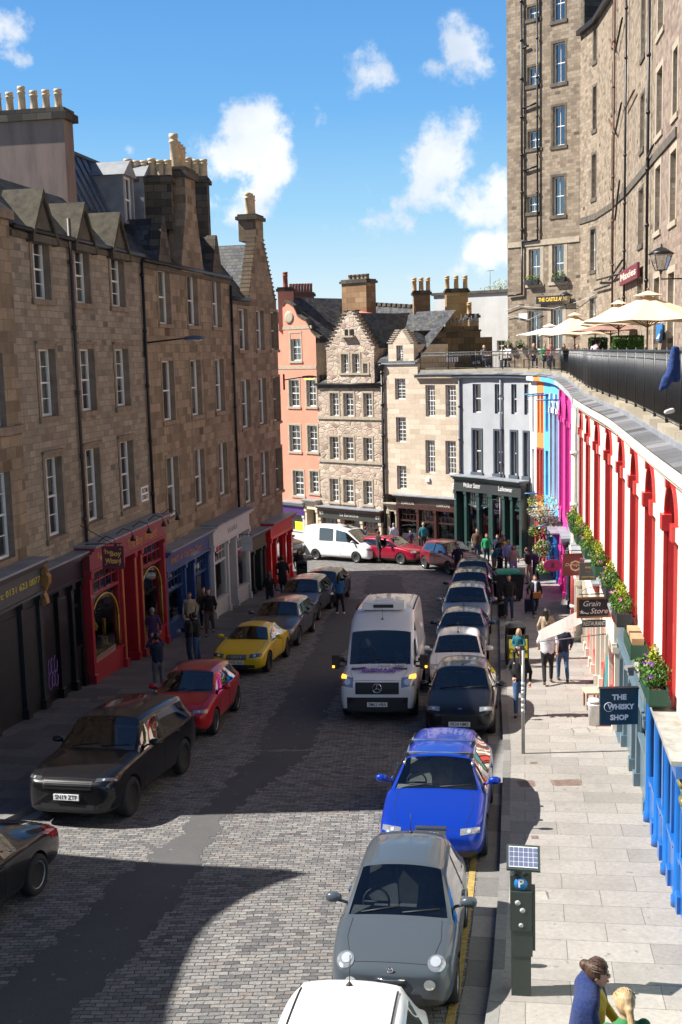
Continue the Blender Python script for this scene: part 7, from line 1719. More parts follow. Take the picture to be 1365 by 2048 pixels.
def person(label, loc, heading=0, H=1.72, top=None, bottom=None, skin=None, hair=None, hairstyle='short', pose=None, sleeves='long', coat=0, shoes=None, fat=1.0, seated=False, group=None, extra=None, vox=.021, shirt=None, sf=1.0, lean=0, detail=True):
    if vox > .02: vox = .026 if loc[1] < 45 else .034
    """standing figure facing -Y before turning by heading; pose gives joint targets in metres for a 1.75 m body"""
    t = thing('person', label, 'person', (0, 0, 0), group); skin = skin or SKIN; hair = hair or HB; bottom = bottom or fabric('denim_dark', (.03, .045, .08)); top = top or fabric('cloth_black', (.015, .015, .018)); shoes = shoes or TRIM
    P = dict(lk=(-.10, -.02, .50), la=(-.11, .03, .09), rk=(.10, -.02, .50), ra=(.11, .03, .09), le=(-.27, .04, 1.14), lw=(-.26, -.06, .90), re=(.27, .04, 1.14), rw=(.26, -.06, .90), hip=(0, 0, .94), chest=(0, .0, 1.34), neck=(0, -.01, 1.50), head=(0, -.035, 1.63))
    if pose: P.update(pose)
    V = {k: Vector(v) for k, v in P.items()}; hip, chest, neck, head = V['hip'], V['chest'], V['neck'], V['head']; up = (chest-hip).normalized()
    sh = {s: chest+Vector((s*.175*sf, 0, .075)) for s in (-1, 1)}; hp = {s: hip+Vector((s*.09, 0, -.02)) for s in (-1, 1)}
    J = {-1: (V['le'], V['lw'], V['lk'], V['la']), 1: (V['re'], V['rw'], V['rk'], V['ra'])}
    b = MB()   # body : one continuous skin
    sphere(b, head, .1, (.78, .95, 1.18), 14); sphere(b, head+Vector((0, -.035, -.065)), .058, (.9, .9, .9)); sphere(b, head+Vector((0, -.098, -.012)), .016, (.8, 1, 1.5), 8)
    for s in (-1, 1): sphere(b, head+Vector((s*.078, .008, -.01)), .022, (.5, .8, 1.3), 8)
    limb(b, [neck-up*.05, neck, head-Vector((0, 0, .05))], [.055, .05, .048]); limb(b, [hip, (hip+chest)/2, chest], [.11*fat, .10*fat, .12*fat])
    for s in (-1, 1):
        e, w, k, a = J[s]; limb(b, [chest, sh[s], e, w], [.07, .05, .036, .024]); limb(b, [hip, hp[s], k, a], [.09, .078, .05, .035]); limb(b, [a, a+Vector((0, -.1, -.045))], [.035, .03])
    body = fuse(b, 'body', skin, t, vox*.8, 1)
    hm = MB()
    for s in (-1, 1): e, w = J[s][:2]; hand(hm, w, w-e, .6, s)
    h_ = hm.build('tmp', skin); bmm = bmesh.new(); bmm.from_mesh(body.data); bmm.from_mesh(h_.data); bmm.to_mesh(body.data); bmm.free(); bpy.data.objects.remove(h_, do_unlink=True)
    for p in body.data.polygons: p.use_smooth = True
    if detail:
        f = MB()
        for s in (-1, 1): sphere(f, head+Vector((s*.032, -.088, .012)), .011, (1.2, .6, .7), 8)
        f.build('eyes', EYE_, body); f = MB(); sphere(f, head+Vector((0, -.09, -.062)), .018, (1.3, .5, .4), 8); f.build('mouth', LIP, body)
    m = MB()   # jacket / shirt
    rt = .135*fat
    pts = [hip+up*(.02 if not coat else 0), (hip+chest)/2, chest, chest+up*.1]; limb(m, pts, [rt*.98, rt*.93, rt*1.06, .09]); 
    for s in (-1, 1):
        limb(m, [hip+Vector((s*.05, 0, 0)), chest+Vector((s*.06, 0, 0))], [rt*.9, rt*.95]); e, w = J[s][:2]
        wr_ = e.lerp(w, .93 if sleeves == 'long' else .05); limb(m, [chest+Vector((s*.07, 0, .04)), sh[s]-Vector((s*.005, 0, 0)), e, wr_] if sleeves == 'long' else [chest+Vector((s*.07, 0, .04)), sh[s], sh[s].lerp(e, .85)], [.085, .066, .05, .038] if sleeves == 'long' else [.085, .068, .058])
    if coat: 
        for s in (-1, 1): limb(m, [hip+Vector((s*.06, 0, 0)), hip+Vector((s*.08, 0, -coat))], [rt*.93, rt*.98])
        limb(m, [hip, hip-Vector((0, 0, coat))], [rt, rt*1.02])
    fuse(m, 'jacket', top, t, vox)
    m = MB()
    limb(m, [hip+up*.06, hip-up*.04], [.125*fat, .125*fat])
    for s in (-1, 1): k, a = J[s][2:]; limb(m, [hip+Vector((s*.05, 0, 0)), hp[s]-Vector((0, 0, .02)), k, a+Vector((0, 0, .03))], [.11*fat, .098*fat, .068, .055])
    fuse(m, 'trousers', bottom, t, vox)
    for s in (-1, 1):
        a = J[s][3]; m = MB(); limb(m, [a+Vector((0, .035, -.045)), a+Vector((0, -.12, -.055))], [.045, .038]); fuse(m, 'shoe', shoes, t, .016, 1)
    if hair != 'none':
        m = MB(); hd = head+Vector((0, .018, .022)); sphere(m, hd, .108, (.84, .93, 1.06), 14)
        if hairstyle == 'long':
            limb(m, [hd+Vector((0, .05, .0)), head+Vector((0, .085, -.12)), chest+Vector((0, .11, .04))], [.085, .08, .055]); [limb(m, [hd+Vector((s*.06, .02, 0)), head+Vector((s*.075, .03, -.1)), head+Vector((s*.075, .03, -.2))], [.045, .04, .028]) for s in (-1, 1)]
        elif hairstyle == 'pony': sphere(m, hd+Vector((0, .1, -.02)), .04); limb(m, [hd+Vector((0, .1, -.03)), hd+Vector((0, .15, -.13)), hd+Vector((0, .14, -.22))], [.035, .032, .012])
        elif hairstyle == 'bun': sphere(m, hd+Vector((0, .095, .04)), .05)
        if hairstyle != 'bald':
            o = fuse(m, 'hair', hair, t, .014, 1)
            bmm = bmesh.new(); bmm.from_mesh(o.data)   # open the hair over the face
            dv = [v for v in bmm.verts if v.co.y < head.y-.035 and v.co.z < head.z+.062]; bmesh.ops.delete(bmm, geom=dv, context='VERTS'); bmm.to_mesh(o.data); bmm.free()
    if vox < .02 and hairstyle in ('bun', 'pony'):   # loose locks over the crown
        m = MB(); R_ = random.Random(3); end = head+Vector((0, .115, .06 if hairstyle == 'bun' else -.03))
        for q in range(90):
            a = R_.uniform(-1.35, 1.35); r = .108*R_.uniform(.97, 1.05); P_ = []
            for j in range(7):
                f = j/6; el = .35+f*1.9; v = Vector((math.sin(a)*math.sin(el+.25)*.9+R_.gauss(0, .02), -math.cos(el)*.98, math.sin(el)*math.cos(a)*1.05+R_.gauss(0, .02)))*r; P_.append((head+Vector((0, .018, .022))+v).lerp(end, max(0, f-.75)*2.5))
            m.tube(P_, [.002, .005, .0055, .005, .005, .004, .003], 4)
        m.build('locks', hair, t)
    if extra: extra(t, V)
    k = H/1.75; t.scale = (k, k, k); t.location = loc; t.rotation_euler = (0, 0, rad(heading)); return t
def feet(px, py, off=.12): return onG(px, py, off)
def head_at(px, py, h, off=.12):
    lo, hi = 8, 120; v = ray(px, py)
    for _ in range(50):
        m = (lo+hi)/2; z = 10+v.z*m/v.y
        if z > gz(m)+off+h: lo = m
        else: hi = m
    p = v*(lo/v.y)+EYE; return Vector((p.x, p.y, gz(p.y)+off))
FB_ = lambda n, c, v=.2: fabric(n, c, v)
C_blk = FB_('cloth_black', (.014, .014, .016)); C_navy = FB_('cloth_navy', (.015, .02, .045)); C_jean = FB_('denim', (.05, .10, .20)); C_jeand = FB_('denim_dark', (.025, .04, .08)); C_beige = FB_('cloth_beige', (.40, .32, .22)); C_khaki = FB_('cloth_khaki', (.20, .16, .11)); C_brown = FB_('cloth_brown', (.09, .055, .035)); C_white = FB_('cloth_white', (.66, .66, .70)); C_teal = FB_('cloth_teal', (.02, .13, .17)); C_green = FB_('cloth_green', (.02, .28, .10)); C_blue = FB_('cloth_blue', (.04, .15, .32)); C_grey = FB_('cloth_grey', (.14, .14, .15)); C_pur = FB_('cloth_purple', (.05, .03, .09)); C_lil = FB_('cloth_lilac', (.3, .25, .42)); C_yel = FB_('cloth_yellow', (.62, .42, .03)); C_pink = FB_('cloth_pink', (.62, .42, .48)); C_red = FB_('cloth_red', (.4, .03, .04))
WS = plain('white_shoe', (.65, .65, .63), .6); BS = plain('brown_shoe', (.10, .045, .02), .6)
walk = dict(lk=(-.1, -.16, .52), la=(-.1, -.20, .10), rk=(.1, .02, .50), ra=(.1, .30, .15), le=(-.27, .12, 1.16), lw=(-.25, .10, .92), re=(.27, -.02, 1.15), rw=(.24, -.20, .98))
walk2 = dict(lk=(-.1, .04, .50), la=(-.1, .24, .13), rk=(.1, -.14, .52), ra=(.1, -.18, .09), le=(-.27, 0, 1.15), lw=(-.25, -.16, .96), re=(.27, .10, 1.16), rw=(.25, .06, .92))
lookdown = dict(le=(-.24, -.02, 1.16), lw=(-.08, -.26, 1.16), re=(.24, -.02, 1.16), rw=(.08, -.27, 1.16), head=(0, -.075, 1.61))
photo = dict(le=(-.26, -.2, 1.34), lw=(-.08, -.34, 1.58), re=(.26, -.2, 1.34), rw=(.08, -.34, 1.58), head=(0, -.03, 1.64))
def phone(t, V):
    m = MB(); m.box((V['lw']+V['rw'])/2+Vector((0, -.07, .06)), (.075, .012, .15)); m.build('phone', TRIM)
    o = [x for x in bpy.data.objects if x.name.startswith('phone') and x.parent is None and 'label' not in x][0]; return o
def held(name, label, cat, t, build):
    """a held thing: built in the holder's local frame, then placed as a top-level object"""
    mb, mats = build; o = mb.build(name, mats); k = t['hs']; return o
def put(o, person_):
    o.location = person_.location; o.rotation_euler = person_.rotation_euler; o.scale = person_.scale
def backpack(m, V, mat, t):
    mb = MB(); c = V['chest']+Vector((0, .2, -.1)); limb(mb, [c+Vector((0, 0, -.14)), c+Vector((0, 0, .12))], [.13, .11]); o = fuse(mb, 'backpack', mat, None, .022); return o
# left pavement
a = person('man in a navy top holding up a phone to photograph the red toy shop', feet(319, 1384), 200, 1.74, C_navy, C_grey, SKIN2, HK, 'short', photo, shoes=WS)
m = MB(); m.box((0, -.40, 1.66), (.15, .012, .08)); o = m.build('phone', TRIM); tag(o, 'phone held up by the man before the red shop', 'phone'); put(o, a)
person('woman in a dark purple coat with grey blond hair before the red shop', feet(309, 1311), 190, 1.66, C_pur, C_blk, hair=HG, coat=.22, pose=walk)
person('man in black looking down at a phone beside a man in pale jeans', feet(381, 1330), -70, 1.75, C_blk, C_jeand, hair=HK, pose=lookdown)
person('man in pale jeans leaning to share a phone', feet(396, 1327), 250, 1.72, C_blk, C_jean, SKIN2, HK, pose=lookdown)
person('woman in a beige jacket with a rucksack outside the blue shop', feet(383, 1272), 0, 1.66, C_beige, C_blk, hair=HB)
person('bearded man in a black jacket and brown trousers', feet(421, 1271), 0, 1.80, C_blk, C_brown, hair=HK, pose=walk)
person('man in a cap half hidden behind the man in brown trousers', feet(410, 1262), 10, 1.72, C_brown, C_blk, hair=HK, pose=walk2)
person('young woman with a red rucksack walking away by the dark shop', feet(541, 1222), 180, 1.68, C_blk, C_jeand, hair=HK, hairstyle='long', pose=walk, shoes=WS)
person('tall person in a long black coat by the scarlet shop', feet(567, 1191), 175, 1.85, C_blk, C_blk, hair=HK, coat=.35, pose=walk2)
person('person in black beside the litter bin at the corner', feet(600, 1166), 20, 1.66, C_blk, C_blk, hair=HK, hairstyle='long')
person('woman in a blue denim jacket and black trousers standing in the road', feet(680, 1228, 0), 160, 1.68, C_blue, C_blk, hair=HK, hairstyle='long', shoes=WS, pose=dict(lk=(-.13, -.05, .5), la=(-.17, -.06, .09), le=(-.24, -.05, 1.15), lw=(-.12, -.25, 1.2)))
# right pavement
p = feet(1040, 1432)
man = person('man in a black jacket and jeans carrying a child on his shoulders', (p.x, p.y, p.z), -15, 1.80, C_blk, C_jean, hair=HB, pose=dict(lk=(-.08, -.1, .52), la=(-.08, -.12, .09), ra=(.1, .1, .1), le=(-.27, -.02, 1.2), lw=(-.14, -.18, 1.02)))
person('blond child in a turquoise vest riding on the shoulders of the man in black', (p.x-.02, p.y-.02, p.z+1.14), -15, 1.15, C_teal, C_blk, hair=HBL, hairstyle='long', pose=dict(lk=(-.16, -.28, .86), la=(-.14, -.30, .48), rk=(.16, -.28, .86), ra=(.14, -.30, .48), le=(-.25, -.1, 1.15), lw=(-.08, -.25, 1.08), re=(.25, -.1, 1.15), rw=(.08, -.25, 1.08)))
person('broad man in a white shirt and black trousers walking away', feet(1096, 1368), 172, 1.82, C_white, C_blk, hair=HB, sleeves='short', pose=walk, shoes=BS, fat=1.18)
person('person in a navy top and blue jeans walking beside the white shirt', feet(1126, 1363), 178, 1.74, C_navy, C_jean, hair=HB, pose=walk2, shoes=BS)
person('dark haired woman in a beige coat ahead of the white shirt', feet(1093, 1318), 180, 1.66, C_beige, C_blk, hair=HK, hairstyle='long', coat=.15, pose=walk)
person('man in black pulling a dark suitcase by the kerb', feet(1018, 1240), 0, 1.80, C_blk, C_jeand, hair=HK, pose=walk2)
person('woman in a black coat and pale scarf with an orange bag pulling a suitcase', feet(1070, 1234), 5, 1.68, C_blk, C_jeand, hair=HB, hairstyle='long', coat=.12, pose=walk, shoes=BS)
person('person in a dark jacket and beige trousers looking into the blue shop', feet(1058, 1168), 215, 1.78, C_blk, C_khaki, hair=HB, pose=dict(chest=(0, -.06, 1.33), neck=(0, -.1, 1.48), head=(0, -.16, 1.58), lw=(-.1, -.28, 1.12), rw=(.1, -.28, 1.12)))
person('woman in a pale pink cardigan and white top walking toward us', feet(1028, 1158), -5, 1.68, C_beige, C_lil, hair=HR, hairstyle='long', pose=walk)
person('man in a pale blue shirt behind the woman in pale pink', feet(1017, 1150), 0, 1.78, FB_('cloth_pale_blue', (.3, .38, .6)), C_grey, hair=HG, pose=walk2)
person('person in a mustard yellow top near the green shop', feet(1008, 1138), 10, 1.70, C_yel, C_blk, hair=HG)
person('person in black standing by the dark street pole', feet(1000, 1143), 30, 1.75, C_blk, C_blk, hair=HK)
person('woman in a bright green jumper near the green shopfront', feet(974, 1128), 0, 1.66, C_green, C_jeand, hair=HB, hairstyle='long')
person('heavy man in a brown T-shirt beside the woman in green', feet(955, 1122), 0, 1.82, C_brown, C_jeand, hair=HK, sleeves='short', fat=1.2)
person('person in a teal jacket bending by the kerb', feet(988, 1150), 60, 1.74, C_teal, C_khaki, hair=HK, pose=dict(chest=(0, -.2, 1.26), neck=(0, -.32, 1.38), head=(0, -.42, 1.44), le=(-.2, -.3, 1.05), lw=(-.1, -.45, .95), re=(.2, -.3, 1.05), rw=(.1, -.45, .95)))
person('dark figure beside the teal jacket', feet(996, 1133), -20, 1.72, C_navy, C_blk, hair=HK, hairstyle='long')
person('woman in dark clothes before the curved shop window', feet(1003, 1122), 15, 1.68, C_blk, C_blk, hair=HR, hairstyle='long')
person('person in dark clothes between the crossover and the parked cars', feet(916, 1152, 0), 0, 1.66, C_navy, C_blk, hair=HK)
person('mother in plum under the hanging flower baskets', feet(1072, 1160), 200, 1.66, C_pur, C_blk, hair=HR, hairstyle='long')
# far pavement, behind the vans
for lab, px, py, c, hs, hd in (('man in a blue jacket walking behind the camper van', 731, 1058, C_blue, HB, 90), ('woman in black outside the cafe window', 757, 1067, C_blk, HB, 120), ('man in a pale shirt by the iron gate', 788, 1051, FB_('cloth_pale', (.42, .42, .5)), HG, 200), ('blond child before the jeweller window', 821, 1066, C_pur, HBL, 180), ('man in a teal jacket and a tan cap at the jeweller window', 847, 1050, C_teal, HBL, 180)):
    h = 1.66 if 'child' not in lab else 1.15; person(lab, head_at(px, py, h-.1), hd, h+.04, c, C_blk, hair=hs)
# terrace
def terrace_p(label, px, pyh, Y, h, **k):
    a = atY(px, pyh, Y); return person(label, (a.x, a.y, a.z-h*.93), k.pop('heading', 0), h, **k)
sit = dict(hip=(0, .1, .52), chest=(0, .06, .96), neck=(0, .04, 1.12), head=(0, .01, 1.25), lk=(-.12, -.32, .5), la=(-.12, -.34, .09), rk=(.12, -.32, .5), ra=(.12, -.34, .09), le=(-.25, -.04, .78), lw=(-.12, -.28, .74), re=(.25, -.04, .78), rw=(.12, -.28, .74))
def seated(label, px, pyh, Y, **k):
    q_ = corner(px, 700, offv(UR, lambda y: 1.15)); a = atY(px, pyh, max(Y, q_[1]+.3) if q_ else Y); a.z = zg(a.y)+.27+1.3; hd = k.pop('heading', 0); return person(label, (a.x, a.y, a.z-1.25), hd, 1.72, pose=sit, **k)
rk_ = dict(chest=(0, -.12, 1.30), neck=(0, -.2, 1.44), head=(0, -.26, 1.55), le=(-.24, -.22, 1.12), lw=(-.12, -.40, 1.12), re=(.24, -.22, 1.12), rw=(.12, -.40, 1.12))
a = atY(1171, 676, 43); person('dark haired woman in white with red straps leaning on the terrace railing', (a.x+.25, a.y, 8.60), 110, 1.75, top=C_pink, bottom=C_blk, hair=HK, pose=rk_)
seated('grey haired man under the terrace umbrellas', 1156, 668, 52, top=C_grey, hair=HG); seated('woman with a dark bob seated on the terrace', 1151, 684, 50, top=C_pur, hair=HK); seated('person in a dark jacket seated under the second umbrella', 1128, 682, 54, top=C_blk, hair=HB, hairstyle='long')
seated('person in red and grey seated on the terrace', 1102, 687, 57, top=C_red, hair=HB); seated('person in a green jacket seated by the pub door', 1090, 685, 58, top=C_green, hair=HG); seated('person with short fair hair seated near the terrace corner', 1068, 694, 60, top=C_brown, hair=HBL)
seated('man in a white shirt at the cafe table on the terrace', 1017, 692, 68.5, top=C_white, hair=HB, heading=-60); seated('woman at the left cafe table on the terrace', 969, 696, 70, top=C_grey, hair=HBL, heading=30)
a = atY(1362, 655, 20.5); person('woman leaning on the terrace railing at the right edge of the picture', (a.x+.02, a.y+.1, 8.58), 80, 1.62, top=C_beige, bottom=C_jean, hair=HR, pose=rk_, shoes=WS)
# driver
M_ = Matrix.Translation(VAN.location) @ VAN.rotation_quaternion.to_matrix().to_4x4(); q = M_ @ Vector((-.42, 1.95-2.95, .52)); person('bald driver in dark clothes at the wheel of the delivery van', q, -7, 1.72, C_blk, C_blk, hair='none', pose=sit)
# two women at the bottom right corner
a = atY(1182, 1957, 9.0); a.z -= 1.56*.96
person('woman in a navy shawl over a yellow coat with wavy brown hair tied up', (a.x, a.y, a.z), 72, 1.68, top=C_yel, bottom=C_jeand, hair=HB, hairstyle='bun', vox=.014, coat=.25, pose=dict(head=(0.0, -.06, 1.62), re=(.27, -.1, 1.16), rw=(.1, -.28, 1.05), le=(-.27, -.1, 1.16), lw=(-.1, -.28, 1.05)))
def shawl():
    m = MB(); 
    limb(m, [Vector((-.2, .0, 1.40)), Vector((0, .03, 1.46)), Vector((.2, .0, 1.40))], [.10, .115, .10], 14); limb(m, [Vector((0, .02, 1.46)), Vector((0, .02, 1.52))], [.105, .085], 14)
    for x in (-.22, -.1, 0, .1, .22): limb(m, [Vector((x, .03, 1.38)), Vector((x*1.1, .07, 1.02))], [.11, .12], 12)
    for x in (-.27, .27): limb(m, [Vector((x*.9, 0, 1.38)), Vector((x, -.06, 1.12))], [.085, .08], 12)
    return fuse(m, 'shawl', fabric('navy_wool', (.02, .035, .12), .35, 40), None, .016, 2)
o = shawl(); tag(o, 'navy blue knitted shawl round the shoulders of the woman in yellow', 'shawl'); o.location = a; o.rotation_euler = (0, 0, rad(72)); o.scale = (.98,)*3
b = atY(1252, 2032, 8.7); b.z -= 1.52*.93
person('blond woman with a low ponytail in a green jacket', (b.x, b.y, b.z), 188, 1.62, top=FB_('cloth_leaf_green', (.035, .17, .06)), bottom=C_jeand, hair=HBL, hairstyle='pony', vox=.014)
ST_ = thing('stone_stair', 'stone stair landing under the two women in the corner', 'stair', (a.x, a.y, a.z-.2)); m = MB(); m.box((a.x+.3, a.y-.6, a.z-.15), (2.2, 2.4, .3)); m.build('landing', SAND, ST_)
m = MB(); m.box((a.x+.3, a.y-.6, (a.z-.3+gz(7))/2), (1.8, 2.0, a.z-.3-gz(7)+.1)); m.build('stair_pier', SAND, ST_)
# luggage
def suitcase(px, py, label, c):
    p = feet(px, py); t = thing('suitcase', label, 'suitcase', p, 'suitcases on the pavement'); m = MB(); m.box(p+Vector((0, 0, .33)), (.36, .22, .5)); m.build('shell', c, t); m = MB()
    for s in (-1, 1): m.tube([p+Vector((s*.1, .05, .55)), p+Vector((s*.1, .14, .95))], .01, 5)
    m.tube([p+Vector((-.1, .14, .95)), p+Vector((.1, .14, .95))], .015, 5); m.build('handle', TRIM, t)
    for s in (-1, 1): m = MB(); m.lathe([(.04, -.02), (.04, .02)], p+Vector((s*.13, 0, .05)), 10, ax=(Vector((0, 1, 0)), Vector((0, 0, 1)), Vector((1, 0, 0)))); m.build('wheel', RUBBER, t)
suitcase(1006, 1236, 'black suitcase behind the man in black', C_blk); suitcase(1059, 1226, 'navy suitcase pulled by the woman with the scarf', C_navy)
m = MB(); p = feet(1070, 1234); m.box(p+Vector((.05, -.22, .92)), (.30, .1, .24)); o = m.build('handbag', plain('orange_leather', (.35, .12, .03), .5)); tag(o, 'orange brown handbag worn by the woman with the scarf', 'handbag')
m = MB(); limb(m, [p+Vector((-.09, -.07, 1.44)), p+Vector((0, -.12, 1.40)), p+Vector((.09, -.07, 1.44))], [.05, .055, .05]); limb(m, [p+Vector((.02, -.16, 1.38)), p+Vector((0, -.2, 1.05))], [.05, .045]); o = fuse(m, 'scarf', FB_('cloth_pale', (.42, .42, .5)), None, .02); tag(o, 'pale grey scarf of the woman with the orange bag', 'scarf')
# ---------------------------------------------------------------- greenery
def leafmat(name, c1, c2):
    if name in _mc: return _mc[name]
    t = NT(name); rnd = t.n('ShaderNodeNewGeometry').outputs['Random Per Island']
    t.setb(Base_Color=t.ramp(rnd, [(0, c1), (1, c2)]), Roughness=.55, Specular_IOR_Level=.35); _mc[name] = t.m; return t.m
LG = leafmat('leaf_green', (.03, .08, .012), (.09, .20, .03)); LY = leafmat('leaf_yellow_green', (.16, .22, .015), (.42, .44, .03)); LD = leafmat('leaf_dark', (.012, .035, .01), (.04, .08, .02)); LP = leafmat('leaf_pale', (.22, .27, .12), (.50, .50, .30)); FP = leafmat('petal_pink', (.55, .08, .3), (.8, .35, .6)); FPU = leafmat('petal_purple', (.25, .02, .4), (.4, .08, .6)); FY = leafmat('petal_yellow', (.8, .5, .02), (.85, .7, .05)); FW = leafmat('petal_white', (.6, .6, .55), (.8, .78, .75)); FO = leafmat('petal_orange', (.8, .25, .02), (.85, .45, .03)); FRD = leafmat('petal_red', (.4, .02, .02), (.6, .06, .04))
def leaves(mb, c, r, n, size, mat=0, R_=random):
    c = Vector(c)
    for _ in range(n):
        while True:
            v = Vector((R_.uniform(-1, 1), R_.uniform(-1, 1), R_.uniform(-1, 1)))
            if .25 < v.length < 1: break
        p = c+Vector((v.x*r[0], v.y*r[1], v.z*r[2])); a = Vector((R_.gauss(0, 1), R_.gauss(0, 1), R_.gauss(0, 1)+.4)).normalized(); b = a.orthogonal().normalized(); q = a.cross(b); s = size*R_.uniform(.6, 1.3)
        mb.face([p-b*s, p+q*s*.5, p+b*s, p-q*s*.5], mat)
def planting(parent, ax, pts, mats, nm='foliage'):
    mb = MB()
    for (c, r, n, s, m) in pts: leaves(mb, c, r, n, s, m)
    return mb.build(nm, mats, parent)
BOXG = plain('green_planter', (.015, .06, .035), .45, var=.1); BOXK = plain('black_planter', (.02, .02, .022), .6, var=.3); SOIL = plain('soil', (.10, .055, .03), .95, var=.4, scale=20)
def window_box(pn, u, z, label, kind=0, mat=None, ln=1.25, w=.25, empty=False):
    t = thing('window_box', label, 'planter', pn.P(u, z, w), 'window boxes along the red arches'); m = MB(); h = .28
    for (a, b, c, d, e, f) in ((u-ln/2, u+ln/2, z, z+.02, w-.15, w+.15), (u-ln/2, u+ln/2, z, z+h, w+.135, w+.15), (u-ln/2, u+ln/2, z, z+h, w-.15, w-.135), (u-ln/2, u-ln/2+.015, z, z+h, w-.135, w+.135), (u+ln/2-.015, u+ln/2, z, z+h, w-.135, w+.135)): pn.box(m, a, b, c, d, e, f)
    m.build('box', mat or BOXG, t); m = MB(); pn.box(m, u-ln/2+.02, u+ln/2-.02, z+.1, z+h-.06, w-.13, w+.13); m.build('soil', SOIL, t)
    if empty:
        for du in (-.3, .3): m = MB(); pn.box(m, u+du-.22, u+du+.22, z+.2, z+.36, w-.11, w+.11); m.build('clay_trough', plain('terracotta_trough', (.42, .26, .14), .8, var=.2), t)
        return t
    pts = []
    for k in range(9):
        uu = u+random.uniform(-ln*.42, ln*.42); pts.append((pn.P(uu, z+h+.06+random.uniform(0, .1), w+random.uniform(-.08, .1)), (.22, .2, .18), 130, .034, 0))
    for du in ((-.32, .3) if kind == 0 else (0,)): 
        for q in range(4): pts.append((pn.P(u+du, z+h+.1+q*.11, w), (.20-.035*q, .20-.035*q, .13), 110, .03, 1))
    for k in range(10): pts.append((pn.P(u+random.uniform(-ln*.45, ln*.45), z+h+random.uniform(.1, .3), w+random.uniform(0, .2)), (.035, .035, .03), 9, .026, 2))
    planting(t, None, pts, [LG, LY, [FP, FPU, FW, FP][kind % 4]]); return t
WL = ['green window box with small yellow conifers and purple flowers nearest the picture edge', 'long green window box holding only clay troughs', 'black window box with two yellow conifers and pink flowers', 'black window box with low grey green herbs', 'green window box with a yellow conifer and pink geraniums fourth up the row', 'green window box with pink flowers and fresh leaves', 'green window box with bushy yellow green shrubs', 'green window box with white flowers at the far end']
for i, pn in enumerate(redpans):
    uc = pn.L-(uf[i]-edges[i])+.75
    window_box(pn, uc, BOXZ[i], WL[i], [1, 0, 0, 3, 0, 0, 0, 2][i] if i != 1 else 0, BOXK if i in (2, 3) else BOXG, 1.4, .28, empty=(i == 1))
# trailing cream flowers on the ledge and hanging baskets below the blue house
def bush(name, label, cat, c, pts, mats, group=None):
    t = thing(name, label, cat, c, group); planting(t, None, pts, mats); return t
def mass(px, py, Y, r, n, s, m): return (atY(px, py, Y), r, n, s, m)
pts = [mass(1090, 1003, 58, (.9, 1.6, .30), 420, .05, 1), mass(1078, 1022, 57, (.6, 1.0, .4), 800, .05, 0), mass(1096, 1040, 56, (.55, .9, .42), 800, .05, 0), mass(1105, 1060, 55, (.5, .8, .5), 500, .07, 0), mass(1105, 1018, 56, (.4, .7, .25), 50, .06, 2)]
bush('flower_bed', 'long mass of cream and yellow trailing flowers on the ledge over the blue shop', 'flowers', atY(1090, 1040, 56), pts, [LP, LY, FO])
t = bush('potted_grass', 'spiky yellow green pot plant on the ledge beside the green shop', 'plant', atY(1057, 985, 63), [mass(1057, 968, 63, (.35, .3, .5), 160, .1, 0), mass(1060, 985, 63, (.4, .3, .25), 120, .08, 1)], [LY, FO])
for px, py, Y, r, lab in ((1071, 1062, 53, .34, 'hanging basket with red and yellow flowers highest by the blue shop'), (1085, 1097, 47, .42, 'large round hanging basket with yellow and white flowers'), (1088, 1135, 44, .3, 'hanging basket of trailing green and lilac flowers lowest on the wall')):
    c = atY(px, py, Y); t = thing('hanging_basket', lab, 'hanging basket', c, 'hanging baskets outside the blue shop'); planting(t, None, [(c, (r, r, r*.9), 420, .055, 0), (c, (r*1.02, r*1.02, r*.9), 45, .045, 1), (c, (r*1.02, r*1.02, r*.9), 60, .045, 2), (c, (r, r, r), 14, .045, 3)], [LG, FY, FW, FRD])
    m = MB(); m.tube([c+Vector((0, 0, r*.6)), c+Vector((0, 0, r+.6))], .012, 4); m.tube([c+Vector((0, 0, r+.6)), c+Vector((.9, .1, r+.6))], .02, 5); m.build('bracket', BLACK, t)
# hedge planters, flower pots on the tower
def hedge(x0, x1, y0, y1, Y, label, m_):
    a = atY(x0, y1, Y); b = atY(x1, y0, Y); c = (a+b)/2; t = thing('hedge', label, 'hedge', (c.x, c.y, a.z), 'clipped hedges on the terrace'); w, h = b.x-a.x, b.z-a.z
    mb = MB(); R_ = random.Random(5)
    for _ in range(2600):
        f = R_.randint(0, 3); p = Vector((R_.uniform(a.x, b.x), c.y+R_.uniform(-.28, .28), R_.uniform(a.z, b.z)))
        if f == 0: p.z = b.z+R_.uniform(-.03, .03)
        elif f in (1, 2): p.y = c.y-.28+R_.uniform(-.03, .03)
        else: p.x = R_.choice((a.x, b.x))
        v = Vector((R_.gauss(0, 1), R_.gauss(0, 1), R_.gauss(0, 1))).normalized(); q = v.orthogonal().normalized(); s = v.cross(q); k = .035
        mb.face([p-q*k, p+s*k*.6, p+q*k, p-s*k*.6])
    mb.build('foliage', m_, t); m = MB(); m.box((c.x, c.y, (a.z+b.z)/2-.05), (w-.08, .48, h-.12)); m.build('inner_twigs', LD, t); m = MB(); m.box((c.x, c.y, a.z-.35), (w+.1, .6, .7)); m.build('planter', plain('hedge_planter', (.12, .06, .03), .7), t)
hedge(1225, 1284, 672, 700, 42, 'bright green clipped hedge in a planter under the cream umbrella', LG); hedge(1180, 1212, 676, 700, 47, 'darker clipped hedge left of the bright one', LD)
